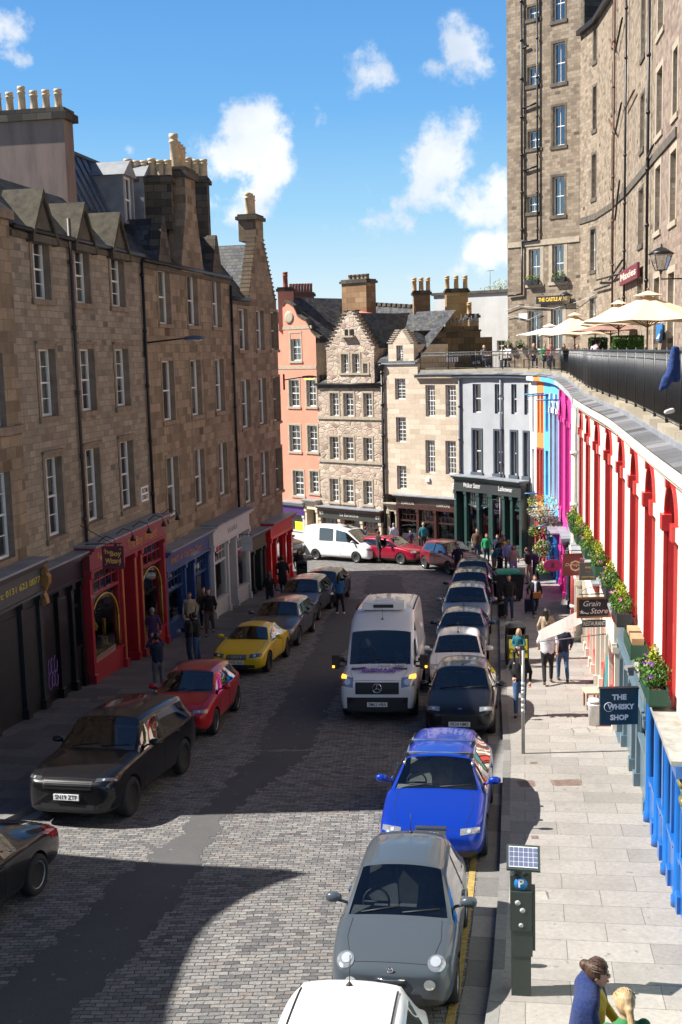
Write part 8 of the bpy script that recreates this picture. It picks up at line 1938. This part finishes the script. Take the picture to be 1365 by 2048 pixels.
for px, py, lab in ((1060, 566, 'black window box with yellow flowers on the tower, left of the pair'), (1114, 560, 'black window box with leafy plants on the tower, right of the pair')):
    r = onpan(px+8, py); pn, u, z = r; t = thing('window_box', lab, 'planter', pn.P(u, z, .2), 'window boxes on the tower'); m = MB(); pn.box(m, u-.45, u+.45, z-.1, z+.18, .06, .34); m.build('box', BOXK, t); planting(t, None, [(pn.P(u, z+.25, .2), (.45, .45, .22), 160, .05, 0), (pn.P(u, z+.3, .2), (.4, .4, .3), 30, .05, 1)], [LG, FY])
for px, py in ((1021, 688), (1045, 688)):
    pn, u, z = onpan(px, py); t = thing('hanging_basket', 'round green basket on the tower wall, %s' % ('nearer the corner' if px < 1030 else 'nearer the pub door'), 'hanging basket', pn.P(u, z, .3), 'green baskets on the tower'); planting(t, None, [(pn.P(u, z, .3), (.28, .28, .28), 220, .045, 0)], [LG]); m = MB(); m.lathe([(.05, -.25), (.2, -.12), (.24, 0)], pn.P(u, z-.05, .3), 10); m.build('basket', BLACK, t)
# small tree behind the white block and bare twigs
c = atY(998, 577, 82); t = thing('tree', 'small pale leafed tree top behind the white block', 'tree', (c.x, c.y, 8.7)); planting(t, None, [(c+Vector((dx, 0, dz)), (.8, .7, .35), 90, .07, 0) for dx, dz in ((-.7, -.15), (0, .1), (.6, -.1), (.2, .35))], [LP], 'crown'); m = MB(); m.tube([(c.x, c.y, 8.7), c+Vector((0, 0, -.4)), c+Vector((.2, 0, .3))], [.12, .06, .02], 7); m.build('trunk', SOOTD, t)
# ---------------------------------------------------------------- umbrellas
CANV = plain('cream_canvas', (.66, .52, .36), .85, var=.05); CANW = plain('white_canvas', (.78, .74, .70), .85, var=.05); CANB = plain('brown_canvas', (.30, .17, .13), .85, var=.06); WOOD = plain('varnished_wood', (.22, .10, .035), .5, var=.25, scale=8)
def umbrella(px, ptop, pedge, Y, R_, label, canv, zf=8.72, n=8):
    a = atY(px, ptop, Y); e = atY(px, pedge, Y); t = thing('umbrella', label, 'umbrella', (a.x, a.y, zf), 'cafe umbrellas on the terrace'); zt, ze = a.z, e.z; C_ = Vector((a.x, a.y, 0)); mb = MB()
    rim = [C_+Vector((R_*math.cos(2*math.pi*k/n+.3), R_*math.sin(2*math.pi*k/n+.3), ze)) for k in range(n)]; top = C_+Vector((0, 0, zt))
    for k in range(n):
        p, q = rim[k], rim[(k+1) % n]; steps = 4; prev = None
        for i in range(steps+1):
            f = i/steps; zz = ze+(zt-ze)*(1-f)-math.sin(f*math.pi)*.04; A = C_+(p-C_)*f; B = C_+(q-C_)*f; A.z = B.z = zz; M_ = (A+B)/2; M_.z -= .05*f; 
            if prev:
                pa, pm_, pb_ = prev; mb.face([pa, A, M_, pm_] if (pa-A).length > 1e-4 else [A, M_, pm_]); mb.face([pm_, M_, B, pb_] if (pm_-M_).length > 1e-4 else [M_, B, pb_])
            prev = (A, M_, B)
    o = mb.build('canopy', canv, t); sm_ = o.modifiers.new('s', 'SOLIDIFY'); sm_.thickness = .012
    m = MB(); r2 = R_*.22
    for k in range(n):
        a1 = 2*math.pi*k/n+.3; a2 = 2*math.pi*(k+1)/n+.3; m.face([top+Vector((0, 0, .14)), C_+Vector((r2*math.cos(a1), r2*math.sin(a1), zt-.02)), C_+Vector((r2*math.cos(a2), r2*math.sin(a2), zt-.02))])
    m.build('vent_cap', canv, t); m = MB(); m.tube([(a.x, a.y, zf), (a.x, a.y, zt+.15)], .028, 8); sphere(m, (a.x, a.y, zt+.18), .045, n=8); m.build('pole', WOOD, t)
    for k in range(n): m = MB(); m.tube([C_+Vector((0, 0, ze-.25)), C_+(rim[k]-C_)*.5+Vector((0, 0, (ze+(zt-ze)*.5-.09)))*0+Vector((0, 0, 0))] if False else [Vector((a.x, a.y, ze-.22)), (C_*.5+rim[k]*.5)*1.0+Vector((0, 0, (ze+(zt-ze)*.5-.06)-rim[k].z*.5))], .014, 5); m.build('rib', WOOD, t)
umbrella(1296, 590, 641, 37, 2.25, 'largest cream umbrella nearest the picture edge', CANV); umbrella(1238, 607, 648, 43, 1.55, 'cream umbrella half hidden behind the largest one', CANV); umbrella(1150, 630, 668, 57, 1.85, 'cream umbrella standing between the white and the large ones', CANV)
umbrella(1100, 652, 668, 66, 2.0, 'white umbrella farthest along the terrace', CANW); umbrella(1222, 645, 660, 53, 1.9, 'brown umbrella in shade under the cream ones', CANB)
# cafe tables on the terrace corner
for i, (px, lab) in enumerate(((985, 'wooden cafe table left of the man in white'), (1030, 'wooden cafe table right of the man in white'))):
    a = atY(px, 722, 68); z0 = 8.9; t = thing('cafe_table', lab, 'table', (a.x, a.y, z0), 'cafe tables'); m = MB(); m.lathe([(.35, .72), (.35, .76)], (a.x, a.y, z0), 16); m.build('tabletop', WOOD, t); m = MB(); m.tube([(a.x, a.y, z0), (a.x, a.y, z0+.72)], .03, 6); m.build('pedestal', BLACK, t)
    for k in (-1, 1):
        t = thing('cafe_chair', 'wooden cafe chair %s of the %s table' % ('left' if k < 0 else 'right', 'left' if i == 0 else 'right'), 'chair', (a.x+k*.7, a.y, z0), 'cafe chairs'); x = a.x+k*.7; m = MB(); m.box((x, a.y, z0+.45), (.4, .4, .04)); m.build('seat', WOOD, t); m = MB(); m.box((x+k*.2, a.y, z0+.7), (.03, .38, .4)); m.build('backrest', WOOD, t)
        for dx in (-.17, .17):
            for dy in (-.17, .17): m = MB(); m.tube([(x+dx, a.y+dy, z0), (x+dx, a.y+dy, z0+.43)], .015, 5); m.build('leg', BLACK, t)
# ---------------------------------------------------------------- signs
def board(name, label, px0, px1, py0, py1, Y, mat, texts=(), th=.05, frame=None, bracket=None, yaw=0, group='hanging shop signs', cat='sign', oval=False, topbar=False):
    c = atY((px0+px1)/2, (py0+py1)/2, Y); w = abs((atY(px1, py0, Y)-atY(px0, py0, Y)).x); h = atY(px0, py0, Y).z-atY(px0, py1, Y).z; t = thing(name, label, cat, c, group)
    ca, sa = math.cos(rad(yaw)), math.sin(rad(yaw)); X = Vector((ca, sa, 0)); Y_ = Vector((-sa, ca, 0)); Z = Vector((0, 0, 1)); m = MB()
    if oval: m.lathe([(.5, -th/2), (.5, th/2)], c, 28, ax=(X*w, Z*h, -Y_), smooth=False)
    else: m.box(c, (w, th, h), ax=(X, Y_, Z))
    m.build('panel', mat, t)
    if frame:
        m = MB()
        for (dx, dz, a, b) in ((0, h/2, w+.05, .05), (0, -h/2, w+.05, .05), (-w/2, 0, .05, h-.05), (w/2, 0, .05, h-.05)): m.box(c+X*dx+Z*dz, (a, th+.03, b), ax=(X, Y_, Z))
        m.build('frame', frame, t)
    for (s_, fx, fz, size, mt, kw) in texts:
        text(s_, t, frame_matrix(c+X*w*fx+Z*h*fz-Y_*(th/2+.004), X, Z), size*h, mt, .002, **kw)
    if bracket:
        m = MB(); L = bracket; m.tube([c+Z*(h/2+.1)-X*(w*.45 if L > 0 else -w*.45), c+Z*(h/2+.1)+X*(L+w/2 if L > 0 else L-w/2)], .016, 6)
        for dx in (-w*.35, w*.35): m.tube([c+Z*(h/2)+X*dx, c+Z*(h/2+.1)+X*dx], .008, 4)
        if topbar:
            P_ = [c+Z*(h/2+.1+.18*abs(math.sin(a)))+X*(w*.4*math.cos(a)) for a in [k*math.pi/6 for k in range(13)]]; m.tube(P_, .008, 4)
        m.build('bracket', BLACK, t)
    return t, c, w, h
WLET = plain('white_letters', (.8, .8, .78), .5, var=0); TEAL = plain('dark_teal_board', (.012, .045, .06), .35, var=.05, coat=.3)
t, c, w, h = board('hanging_sign', 'dark teal square sign reading THE WHISKY SHOP', 1200, 1276, 1377, 1448, 20.6, TEAL, [('THE', 0, .27, .20, WLET, dict(bold=.006, fit=.27)), ('WHISKY', .04, .0, .20, WLET, dict(bold=.006, fit=.50)), ('SHOP', 0, -.30, .20, WLET, dict(bold=.006, fit=.34))], th=.08)
m = MB(); m.box(c+Vector((0, 0, h/2+.01)), (w+.02, .12, .03)); m.build('top_cap', TRIM, t); m = MB(); q = c+Vector((-.196, -.048, .004)); m.tube([q+Vector((.085*math.cos(a), 0, .085*math.sin(a))) for a in [k*math.pi/12 for k in range(25)]], .005, 5); m.build('letter_ring', WLET, t)
CHB = plain('chalk_board', (.02, .022, .022), .7, var=.3)
board('hanging_sign', 'chalkboard sign reading Grain Store in an oak frame', 1156, 1219, 1196, 1233, 27.6, CHB, [('Grain', -.08, .2, .42, WLET, dict(shear=.3)), ('Store', .16, -.2, .42, WLET, dict(shear=.3)), ('~', -.25, -.28, .6, WLET, dict()), ('★', -.38, -.25, .3, WLET, dict())], frame=plain('oak_frame', (.24, .10, .035), .5, var=.2), bracket=.3, topbar=True)
board('hanging_sign', 'narrow black sign reading RESTAURANT below the oak framed board', 1165, 1212, 1240, 1254, 27.6, CHB, [('RESTAURANT', 0, 0, .85, WLET, dict(fit=.53))], th=.03)
MRN = plain('maroon_board', (.17, .022, .025), .5, var=.05); BGE = plain('beige_letters', (.6, .45, .3), .6, var=0)
board('hanging_sign', 'maroon square sign with a flourish and the word Demijohn', 1126, 1176, 1107, 1151, 37, MRN, [('Demijohn', -.02, .0, .2, BGE, dict(shear=.3, fit=.66)), ('O', 0, -.08, .7, BGE, dict(bold=-.012) if False else dict()), ('XO', .3, .25, .16, BGE, dict())], bracket=.3, topbar=True)
board('hanging_sign', 'dark grey sign with small gilt lines of lettering', 1159, 1193, 1125, 1160, 32, plain('grey_board', (.07, .08, .08), .5), [('ISABELLE', .15, .22, .14, GILT, dict(fit=.30)), ('-  -', 0, .0, .14, GILT, dict()), ('COCKTAILS', 0, -.32, .12, GILT, dict(fit=.36))], bracket=.3)
board('hanging_sign', 'oval magenta sign with a dark crest', 1087, 1124, 1119, 1143, 42, plain('magenta_board', (.36, .01, .12), .5), [('♜', 0, 0, .6, plain('dark_crest', (.05, .005, .02), .6), dict())], oval=True, bracket=.25)
t, c, w, h = board('hanging_sign', 'crimson sign with gold letters reading The Boy Wizard', 207, 247, 1094, 1136, 32.6, plain('crimson_board', (.11, .01, .03), .5), [('The', -.25, .26, .24, GILT, dict(bold=.003)), ('Boy', .12, .18, .34, GILT, dict(bold=.005)), ('Wizard', 0, -.16, .34, GILT, dict(bold=.005, fit=.45)), ('*', -.38, .38, .2, GILT, dict()), ('*', .38, .35, .2, GILT, dict()), ('*', -.38, -.35, .2, GILT, dict()), ('*', .3, -.38, .2, GILT, dict())], bracket=-.5, frame=plain('crimson_board', (.11, .01, .03), .5))
m = MB(); m.tube([c+Vector((0, 0, h/2+.1)), c+Vector((-.9, 0, h/2+.65))], .012, 5); m.build('stay', BLACK, t)
board('hanging_sign', 'small dark ornate sign before the white shop', 408, 433, 1094, 1112, 46, CHB, [('Oink', 0, 0, .45, plain('dull_gilt', (.5, .28, .05), .45), dict(shear=.3))], bracket=-.3)
board('hanging_sign', 'pale grey square sign beyond the white shop', 481, 505, 1073, 1102, 50, plain('pale_board', (.42, .44, .47), .6), [('JANNEKE', 0, .05, .16, plain('grey_letters', (.28, .28, .29), .5), dict())], bracket=-.2)
board('hanging_sign', 'black hanging sign beside the dark street pole at the green shop', 985, 1004, 1003, 1031, 60, CHB, [('♛', 0, .2, .4, WLET, dict()), ('Walker', 0, -.15, .16, WLET, dict()), ('Slater', 0, -.32, .16, WLET, dict())], bracket=.3)
# street name plates on the left row
def plate_on(pn, px0, px1, py, h, lines, label):
    u0, z = pn.uz(px0, py); u1 = pn.u(px1, py); t = thing('street_nameplate', label, 'sign', pn.P((u0+u1)/2, z, .03), 'street nameplates'); m = MB(); pn.box(m, u0, u1, z-h/2, z+h/2, .0, .03); m.build('plate', WHITEP, t)
    for k, l in enumerate(lines): pn.text(l, t, (u0+u1)/2, z+h*(.22-.44*k), h*.42, BLACK, w=.034, fit=(u1-u0)*.8, bold=.002)
plate_on(p1, 282, 296, 990, .52, ('VICTORIA', 'STREET'), 'white nameplate reading VICTORIA STREET above the red toy shop')
plate_on(p2, 311, 319, 1040, .45, ('VIC', 'ST'), 'small white nameplate at the corner of the red toy shop')
# pub sign and others on the tower
def tsign(px0, px1, py0, py1, mat, lines, label, mt, off=.25, th=.1):
    pa, ua_, za_ = onpan(px0, (py0+py1)/2); a = pa.P(ua_, 0, off); pb_, ub_, zb_ = onpan(px1, (py0+py1)/2); b = pb_.P(ub_, 0, off); pn = Pan((a.x, a.y), (b.x, b.y)); z1_ = pa.z((px0+px1)/2, py0); z0_ = pa.z((px0+px1)/2, py1)
    z1_, z0_ = pn.z((px0+px1)/2, py0), pn.z((px0+px1)/2, py1); t = thing('wall_sign', label, 'sign', pn.P(pn.L/2, (z0_+z1_)/2, 0)); m = MB(); pn.box(m, 0, pn.L, z0_, z1_, -th, 0); m.build('panel', mat, t)
    n = len(lines)
    for k, l in enumerate(lines): pn.text(l, t, pn.L/2, z0_+(z1_-z0_)*((n-k-.5)/n), (z1_-z0_)/n*.7, mt, w=.01, fit=pn.L*.86, bold=.012)
    return t
tsign(1077, 1145, 591, 606, plain('black_sign', (.015, .015, .016), .5), ['THE CASTLE ARMS'], 'long black pub sign with gold letters reading THE CASTLE ARMS', GILT)
tsign(1250, 1287, 528, 558, plain('dark_red_sign', (.16, .02, .035), .5), ['Maxies'], 'dark red painted sign on the curved wall beside tangled pipes', plain('cream_letters', (.6, .5, .4), .6))
tsign(1318, 1330, 647, 681, plain('blue_notice', (.02, .17, .42), .5), ['', '/'], 'tall blue notice on the wall right of the hedge', WLET, .1, .05)
tsign(1039, 1056, 627, 638, WHITEP, [''], 'white nameplate on the tower left of the pub door', BLACK, .05, .03)
# wall lanterns
def lantern(px, py0, py1, Y, armdx, label):
    a = atY(px, py0, Y); b = atY(px, py1, Y); H_ = a.z-b.z; c = Vector((a.x, a.y, 0)); t = thing('wall_lantern', label, 'lamp', Vector((a.x, a.y, b.z)), 'lanterns on the terrace wall'); z0 = b.z+H_*.25; z1 = a.z-H_*.3; r0, r1 = H_*.13, H_*.26
    m = MB(); P0 = [c+Vector((r0*x, r0*y, z0)) for x, y in ((-1, -1), (1, -1), (1, 1), (-1, 1))]; P1 = [c+Vector((r1*x, r1*y, z1)) for x, y in ((-1, -1), (1, -1), (1, 1), (-1, 1))]
    for k in range(4): m.face([P0[k], P0[(k+1) % 4], P1[(k+1) % 4], P1[k]])
    m.build('glass', glassy('lantern_glass', (.75, .78, .75), .15), t); m = MB()
    for k in range(4): m.tube([P0[k], P1[k]], .016, 4); m.tube([P0[k], P0[(k+1) % 4]], .016, 4); m.tube([P1[k], P1[(k+1) % 4]], .022, 4)
    m.lathe([(r1*1.5, 0), (r1*.9, H_*.1), (r1*.5, H_*.17), (.04, H_*.2), (.05, H_*.25), (.01, H_*.3)], (c.x, c.y, z1), 12); m.lathe([(.03, -H_*.12), (.06, -.03), (r0*.9, 0)], (c.x, c.y, z0), 8); m.tube([(c.x, c.y, z0-H_*.1), (c.x, c.y, b.z), (c.x+armdx, c.y+.1, b.z)], .025, 6); m.build('frame', BLACK, t)
lantern(1323, 487, 558, 38.5, 1.25, 'large black lantern on a long bracket at the upper right'); lantern(1132, 580, 618, 66, .75, 'smaller black lantern in front of the pub sign')
# street lamps on the left row
def armlamp(pn, px, py, plen, label, lit=False):
    u, z = pn.uz(px, py); t = thing('street_lamp', label, 'lamp', pn.P(u, z, .1), 'wall mounted street lamps'); n = pn.n; m = MB(); m.tube([pn.P(u, z-.5, .06), pn.P(u, z+.3, .06)], .05, 6); m.tube([pn.P(u, z, .06), pn.P(u, z+.12, plen)], .03, 6); m.build('arm', BLACK, t)
    e = pn.P(u, z+.12, plen); X = n; Y_ = pn.t; Z = Vector((0, 0, 1)); m = MB()
    for k in range(6):
        pass
    m.lathe([(.05, 0), (.13, .1), (.16, .35), (.14, .6), (.05, .78)], e, 14, ax=(Y_, Z*.55, X)); m.build('lamp_head', plain('lamp_grey_blue', (.07, .10, .15), .4, coat=.4), t)
    m = MB(); m.lathe([(.05, .1), (.11, .2), (.12, .45), (.06, .66)], e-Z*.055, 12, ax=(Y_, Z*.5, X)); m.build('lamp_bowl', plain('lit_amber_bowl', (1, .45, .05), .3, emit=3.0) if lit else plain('frosted_bowl', (.6, .6, .58), .3), t)
armlamp(p2, 288, 686, 1.45, 'wall mounted street lamp reaching out over the left pavement'); armlamp(p3, 566, 760, 1.0, 'lit amber street lamp at the end of the left row', True)
# ---------------------------------------------------------------- street furniture
p = feet(1043, 1983); MG_ = plain('meter_green', (.03, .042, .038), .45, var=.1, coat=.2); t = thing('parking_meter', 'dark green parking meter with a tilted solar panel', 'parking meter', p)
def mbx(m, z0, z1, w, d, dx=0, mat=0): m.box(p+Vector((dx, 0, (z0+z1)/2)), (w, d, z1-z0), mat, rz=rad(-9))
m = MB(); mbx(m, 0, .55, .25, .24); mbx(m, .555, .9, .27, .26, .01); mbx(m, .905, 1.42, .27, .28, .0); mbx(m, 1.425, 1.62, .27, .2); m.build('cabinet', MG_, t)
m = MB(); m.box(p+Vector((.16, .02, 1.0)), (.05, .2, .8), rz=rad(-9)); m.build('side_cheek', MG_, t)
sx = Vector((math.cos(rad(-12)), math.sin(rad(-12)), 0)); sy = Vector((.12, .78, .62)).normalized(); sz = sx.cross(sy).normalized(); cc_ = p+Vector((.03, -.02, 1.82))
m = MB(); m.box(cc_, (.42, .34, .05), ax=(sx, sy, sz)); m.lathe([(.12, 0), (.05, .14)], p+Vector((0, 0, 1.6)), 8); m.build('panel_housing', MG_, t)
m = MB(); m.box(cc_+sz*.028, (.36, .28, .006), ax=(sx, sy, sz)); sp_ = m.build('solar_panel', plain('solar_backing', (.7, .7, .72), .3, coat=.5), t); m = MB()
for i in range(6):
    for j in range(4): m.box(cc_+sz*.033+sx*(-.15+.06*i)+sy*(-.1+.066*j), (.052, .058, .004), ax=(sx, sy, sz))
m.build('solar_cells', plain('solar_cells', (.11, .13, .21), .2, coat=.5), sp_)
m = MB(); fy = Vector((math.sin(rad(-9)), -math.cos(rad(-9)), 0)); fx = Vector((math.cos(rad(-9)), math.sin(rad(-9)), 0)); c = p+fy*.105+Vector((0, 0, 1.52)); m.lathe([(0, .006), (.085, .006), (.085, 0)], c, 20, ax=(fx, Vector((0, 0, 1)), fy)); m.build('blue_disc', plain('sign_blue', (.01, .16, .42), .4), t)
text('P', t, frame_matrix(c+fy*.01, fx, (0, 0, 1)), .15, WLET, .001, bold=.004)
for dx, z, r in ((-.04, 1.28, .035), (.02, 1.18, .035), (.0, .98, .03)): m = MB(); m.lathe([(0, .004), (r, .004), (r, 0)], p+fy*.142+fx*dx+Vector((0, 0, z)), 12, ax=(fx, Vector((0, 0, 1)), fy)); m.build('sticker', plain('grey_sticker', (.4, .4, .42), .5, var=.4, scale=60), t)
# pole with stickers
p = feet(1047, 1507); t = thing('street_pole', 'slim grey pole covered in stickers in the middle of the pavement', 'pole', p); m = MB(); zt_ = atY(1044, 1300, p.y).z; m.tube([p, (p.x, p.y, zt_)], .04, 12); m.build('pole', plain('galvanised', (.33, .33, .32), .45, metal=.4, var=.2), t); m = MB(); m.box((p.x-.02, p.y, zt_-.1), (.1, .06, .42), 0); m.build('sign_back', plain('brown_grey_sign_back', (.12, .10, .08), .6, var=.3), t)
m = MB()
for k, z in enumerate((1.0, 1.12, 1.25, 1.42, 1.5, 1.62)): m.lathe([(.0415, -.045), (.0415, .045)], (p.x, p.y, p.z+z), 12)
m.build('stickers', plain('sticker_mix', (.6, .58, .55), .6, var=.5, scale=40), t)
p = feet(1002, 1140); t = thing('lamp_post', 'tall dark pole at the kerb near the green shop', 'pole', p); m = MB(); m.tube([p, (p.x, p.y, atY(1001, 995, p.y).z)], .06, 10); m.lathe([(.12, 0), (.12, .5), (.07, .6)], p, 12); m.build('pole', BLACK, t)
# communal bin with green lid
p = feet(1017, 1200); t = thing('wheelie_bin', 'large black communal bin with a green lid', 'bin', p); m = MB(); m.extrude([p+Vector((-.55, -.4, .12)), p+Vector((.55, -.4, .12)), p+Vector((.62, -.5, 1.2)), p+Vector((-.62, -.5, 1.2))], (0, .95, 0)); m.build('body', TRIM, t); m = MB(); m.lathe([(.72, 0), (.72, .05), (.60, .13), (0, .2)], p+Vector((0, -.02, 1.2)), 4, ax=(Vector((.707, .55, 0)), Vector((-.707, .55, 0)), Vector((0, 0, 1))), smooth=False); m.build('lid', plain('bin_lid_green', (.01, .30, .17), .5), t)
for s in (-1, 1): m = MB(); m.lathe([(.09, -.03), (.09, .03)], p+Vector((s*.45, -.3, .09)), 10, ax=(Vector((0, 1, 0)), Vector((0, 0, 1)), Vector((1, 0, 0)))); m.build('wheel', RUBBER, t)
# litter bins
def litter(px, py, label, sc=1.0, off=.12):
    p = feet(px, py, off); t = thing('litter_bin', label, 'bin', p, 'black litter bins'); m = MB(); m.box(p+Vector((0, 0, .42*sc)), (.58*sc, .5*sc, .84*sc)); m.build('body', TRIM, t); m = MB()
    for s in (-1, 1): m.box(p+Vector((s*.27*sc, 0, .98*sc)), (.04, .5*sc, .3*sc))
    m.box(p+Vector((0, .2*sc, .98*sc)), (.5*sc, .04, .3*sc)); m.lathe([(.42*sc, 0), (.42*sc, .04), (.28*sc, .14*sc), (0, .16*sc)], p+Vector((0, 0, 1.12*sc)), 4, ax=(Vector((.707, .707, 0)), Vector((-.707, .707, 0)), Vector((0, 0, 1))), smooth=False); m.build('hood', TRIM, t)
litter(1031, 1322, 'black litter bin behind the yellow pavement board'); litter(605, 1166, 'black litter bin at the corner of the left pavement', .9)
p = feet(1037, 1336); t = thing('pavement_board', 'black A board with a yellow speech panel reading I am Drunk', 'sign', p); m = MB(); m.extrude([p+Vector((-.33, -.05, 0)), p+Vector((.33, -.05, 0)), p+Vector((.33, .03, 1.02)), p+Vector((-.33, .03, 1.02))], (0, .03, 0)); m.extrude([p+Vector((-.33, .35, 0)), p+Vector((.33, .35, 0)), p+Vector((.33, .07, 1.02)), p+Vector((-.33, .07, 1.02))], (0, .03, 0)); m.build('boards', TRIM, t)
m = MB(); fn = Vector((0, -1, .08)).normalized(); up_ = Vector((0, .08, 1.02)).normalized(); c = p+Vector((0, -.012, .62)); m.box(c-Vector((0, .018, 0)), (.56, .012, .58), ax=(Vector((1, 0, 0)), -fn, up_)); yp = m.build('yellow_panel', plain('yellow_board', (.75, .66, .03), .6, var=.05), t)
for s_, dz in (("I'm", .16), ('Drunk', -.08)): text(s_, yp, frame_matrix(c+up_*dz+fn*.03, (1, 0, 0), up_), .22, BLACK, .001, bold=.004)
text('#GIN', t, frame_matrix(c-up_*.42+fn*.02, (1, 0, 0), up_), .12, WLET, .001)
# bucket, stool, frame by the cream shop
p = feet(1190, 1450); t = thing('bucket', 'tall white plastic bucket by the wall', 'bucket', p); m = MB(); m.lathe([(.14, 0), (.18, .52), (.19, .53), (.19, .56), (.17, .56)], p, 18); m.build('body', plain('white_plastic', (.66, .65, .62), .5, var=.1, scale=8), t); m = MB(); m.lathe([(.0, .0), (.17, 0), (.17, .05), (0, .06)], p+Vector((0, 0, .60)), 18); m.build('lid', plain('white_plastic', (.66, .65, .62), .5), t)
p = feet(1187, 1420); t = thing('stool', 'small wooden bench with a pale top behind the bucket', 'bench', p); m = MB(); m.box(p+Vector((-.02, .2, .45)), (.36, .55, .05), 0); m.build('seat', plain('bleached_wood', (.55, .42, .3), .8, var=.1), t)
for dx in (-.15, .12):
    for dy in (0, .4): m = MB(); m.box(p+Vector((dx, dy, .21)), (.04, .04, .42)); m.build('leg', WOOD, t)
p = feet(1214, 1405); t = thing('menu_stand', 'tall wooden framed menu stand leaning by the restaurant door', 'sign', p); m = MB()
for dx, dy in ((-.06, -.3), (-.06, .2)): m.tube([p+Vector((dx, dy, 0)), p+Vector((dx+.05, dy, 1.3))], .02, 6)
m.build('frame', WOOD, t); m = MB(); m.extrude([p+Vector((-.05, -.28, .2)), p+Vector((-.05, .18, .2)), p+Vector((0, .18, 1.25)), p+Vector((0, -.28, 1.25))], (.015, 0, 0)); m.build('board', plain('teal_board', (.05, .2, .22), .6), t)
# beige banner on a slanting rod
t = thing('banner', 'beige cloth banner slanting out over the pavement beside the Grain Store sign', 'banner', atY(1115, 1250, 28.2)); P_ = [atY(1081, 1283, 27.2), atY(1077, 1262, 27.6), atY(1156, 1222, 28.6), atY(1166, 1246, 28.2)]
m = MB(); N_ = 10
for i in range(N_):
    a, b = i/N_, (i+1)/N_; lo = lambda q: P_[0].lerp(P_[3], q)+Vector((0, .03*math.sin(q*9), -.02*math.sin(q*math.pi))); hi_ = lambda q: P_[1].lerp(P_[2], q)+Vector((0, .02*math.sin(q*7), 0)); m.face([lo(a), lo(b), hi_(b), hi_(a)])
o = m.build('cloth', FB_('banner_cloth', (.52, .46, .42), .08), t); sm_ = o.modifiers.new('s', 'SOLIDIFY'); sm_.thickness = .01; m = MB(); m.tube([P_[0], atY(1212, 1268, 28.6)], .014, 5); m.tube([P_[1], atY(1196, 1236, 29)], .010, 5); m.build('rod', plain('steel_rod', (.3, .3, .3), .4, metal=.6), t)
# floodlights over the fascias, flags of blue rods
def flood(px, py, Y, label):
    c = atY(px, py, Y); t = thing('floodlight', label, 'lamp', c, 'small floodlights over the shop fascias'); m = MB(); m.box(c, (.2, .16, .07), rz=.2); m.box(c+Vector((0, 0, -.09)), (.1, .08, .1)); m.build('housing', plain('flood_grey', (.22, .22, .22), .5), t); m = MB(); m.tube([c, c+Vector((.4, .05, -.04))], .012, 5); m.build('arm', BLACK, t)
for px, py, Y, l in ((1252, 1232, 23.5, 'floodlight above the slate blue shop'), (1262, 1336, 21, 'floodlight beside the stone ledge'), (1210, 1140, 31, 'small floodlight above the cream doorway'), (1168, 1068, 38, 'small black floodlight on the cream wall')): flood(px, py, Y, l)
for k, (x0, y0, x1, y1, Y) in enumerate(((1050, 789, 1088, 787, 58), (1056, 792, 1098, 790, 56), (1072, 800, 1118, 800, 54), (1050, 987, 1077, 987, 58), (1058, 1015, 1078, 1014, 56), (1072, 1054, 1104, 1047, 54))):
    a, b = atY(x0, y0, Y), atY(x1, y1, Y); m = MB(); m.tube([a, b], .035, 6); o = m.build('flag_bracket', plain('bright_blue_rod', (.04, .25, .45), .5)); tag(o, ['blue rod highest and farthest on the bend', 'blue rod just below the highest one', 'longer blue rod under the blue cornice', 'blue rod above the yellow shrubs', 'blue rod beside the trailing flowers', 'slanting blue rod lowest by the hanging baskets'][k], 'bracket', 'blue rods for shop flags')
# coat over the railing at the right edge, planter flowers
a = atY(1342, 697, 19.6)
m = MB(); limb(m, [a+Vector((.02, -.12, 0)), a+Vector((-.02, -.14, -.35)), a+Vector((-.12, -.15, -.62))], [.05, .085, .07]); limb(m, [a+Vector((.08, -.1, 0)), a+Vector((.06, -.14, -.5))], [.045, .08]); limb(m, [a+Vector((-.12, -.15, -.5)), a+Vector((-.2, -.15, -.68))], [.07, .04]); o = fuse(m, 'coat', FB_('coat_blue', (.025, .05, .16), .3), None, .022); tag(o, 'dark blue coat hung over the railing at the right edge', 'coat')
m = MB(); q = atY(1345, 821, 20.3); limb(m, [q, q+Vector((-.14, -.1, -.02))], [.05, .04]); o = fuse(m, 'shoe', WS, None, .016); tag(o, 'white shoe resting on the parapet under the railing', 'shoe')
# little banner boards on the far railing
c = atY(906, 719, 64.3)
m = MB()
for k in range(5): m.box(c+Vector((-.3+.14*k, 0, 0)), (.08, .03, .26))
o = m.build('railing_notice', WHITEP); tag(o, 'small white striped notice tied to the far railing', 'notice')
c = atY(953, 721, 66); t = thing('cafe_screen', 'black cloth screen with a white word on the terrace', 'screen', c); m = MB(); m.box(c, (.62, .03, .6)); m.build('cloth', TRIM, t); text('café', t, frame_matrix(c+Vector((0, -.02, -.1)), (1, 0, 0), (0, 0, 1)), .28, WLET, .002)
# driver of the delivery van
# post-holder lines : nothing else
# ---------------------------------------------------------------- tidy up
bpy.data.scenes.remove(WS_)
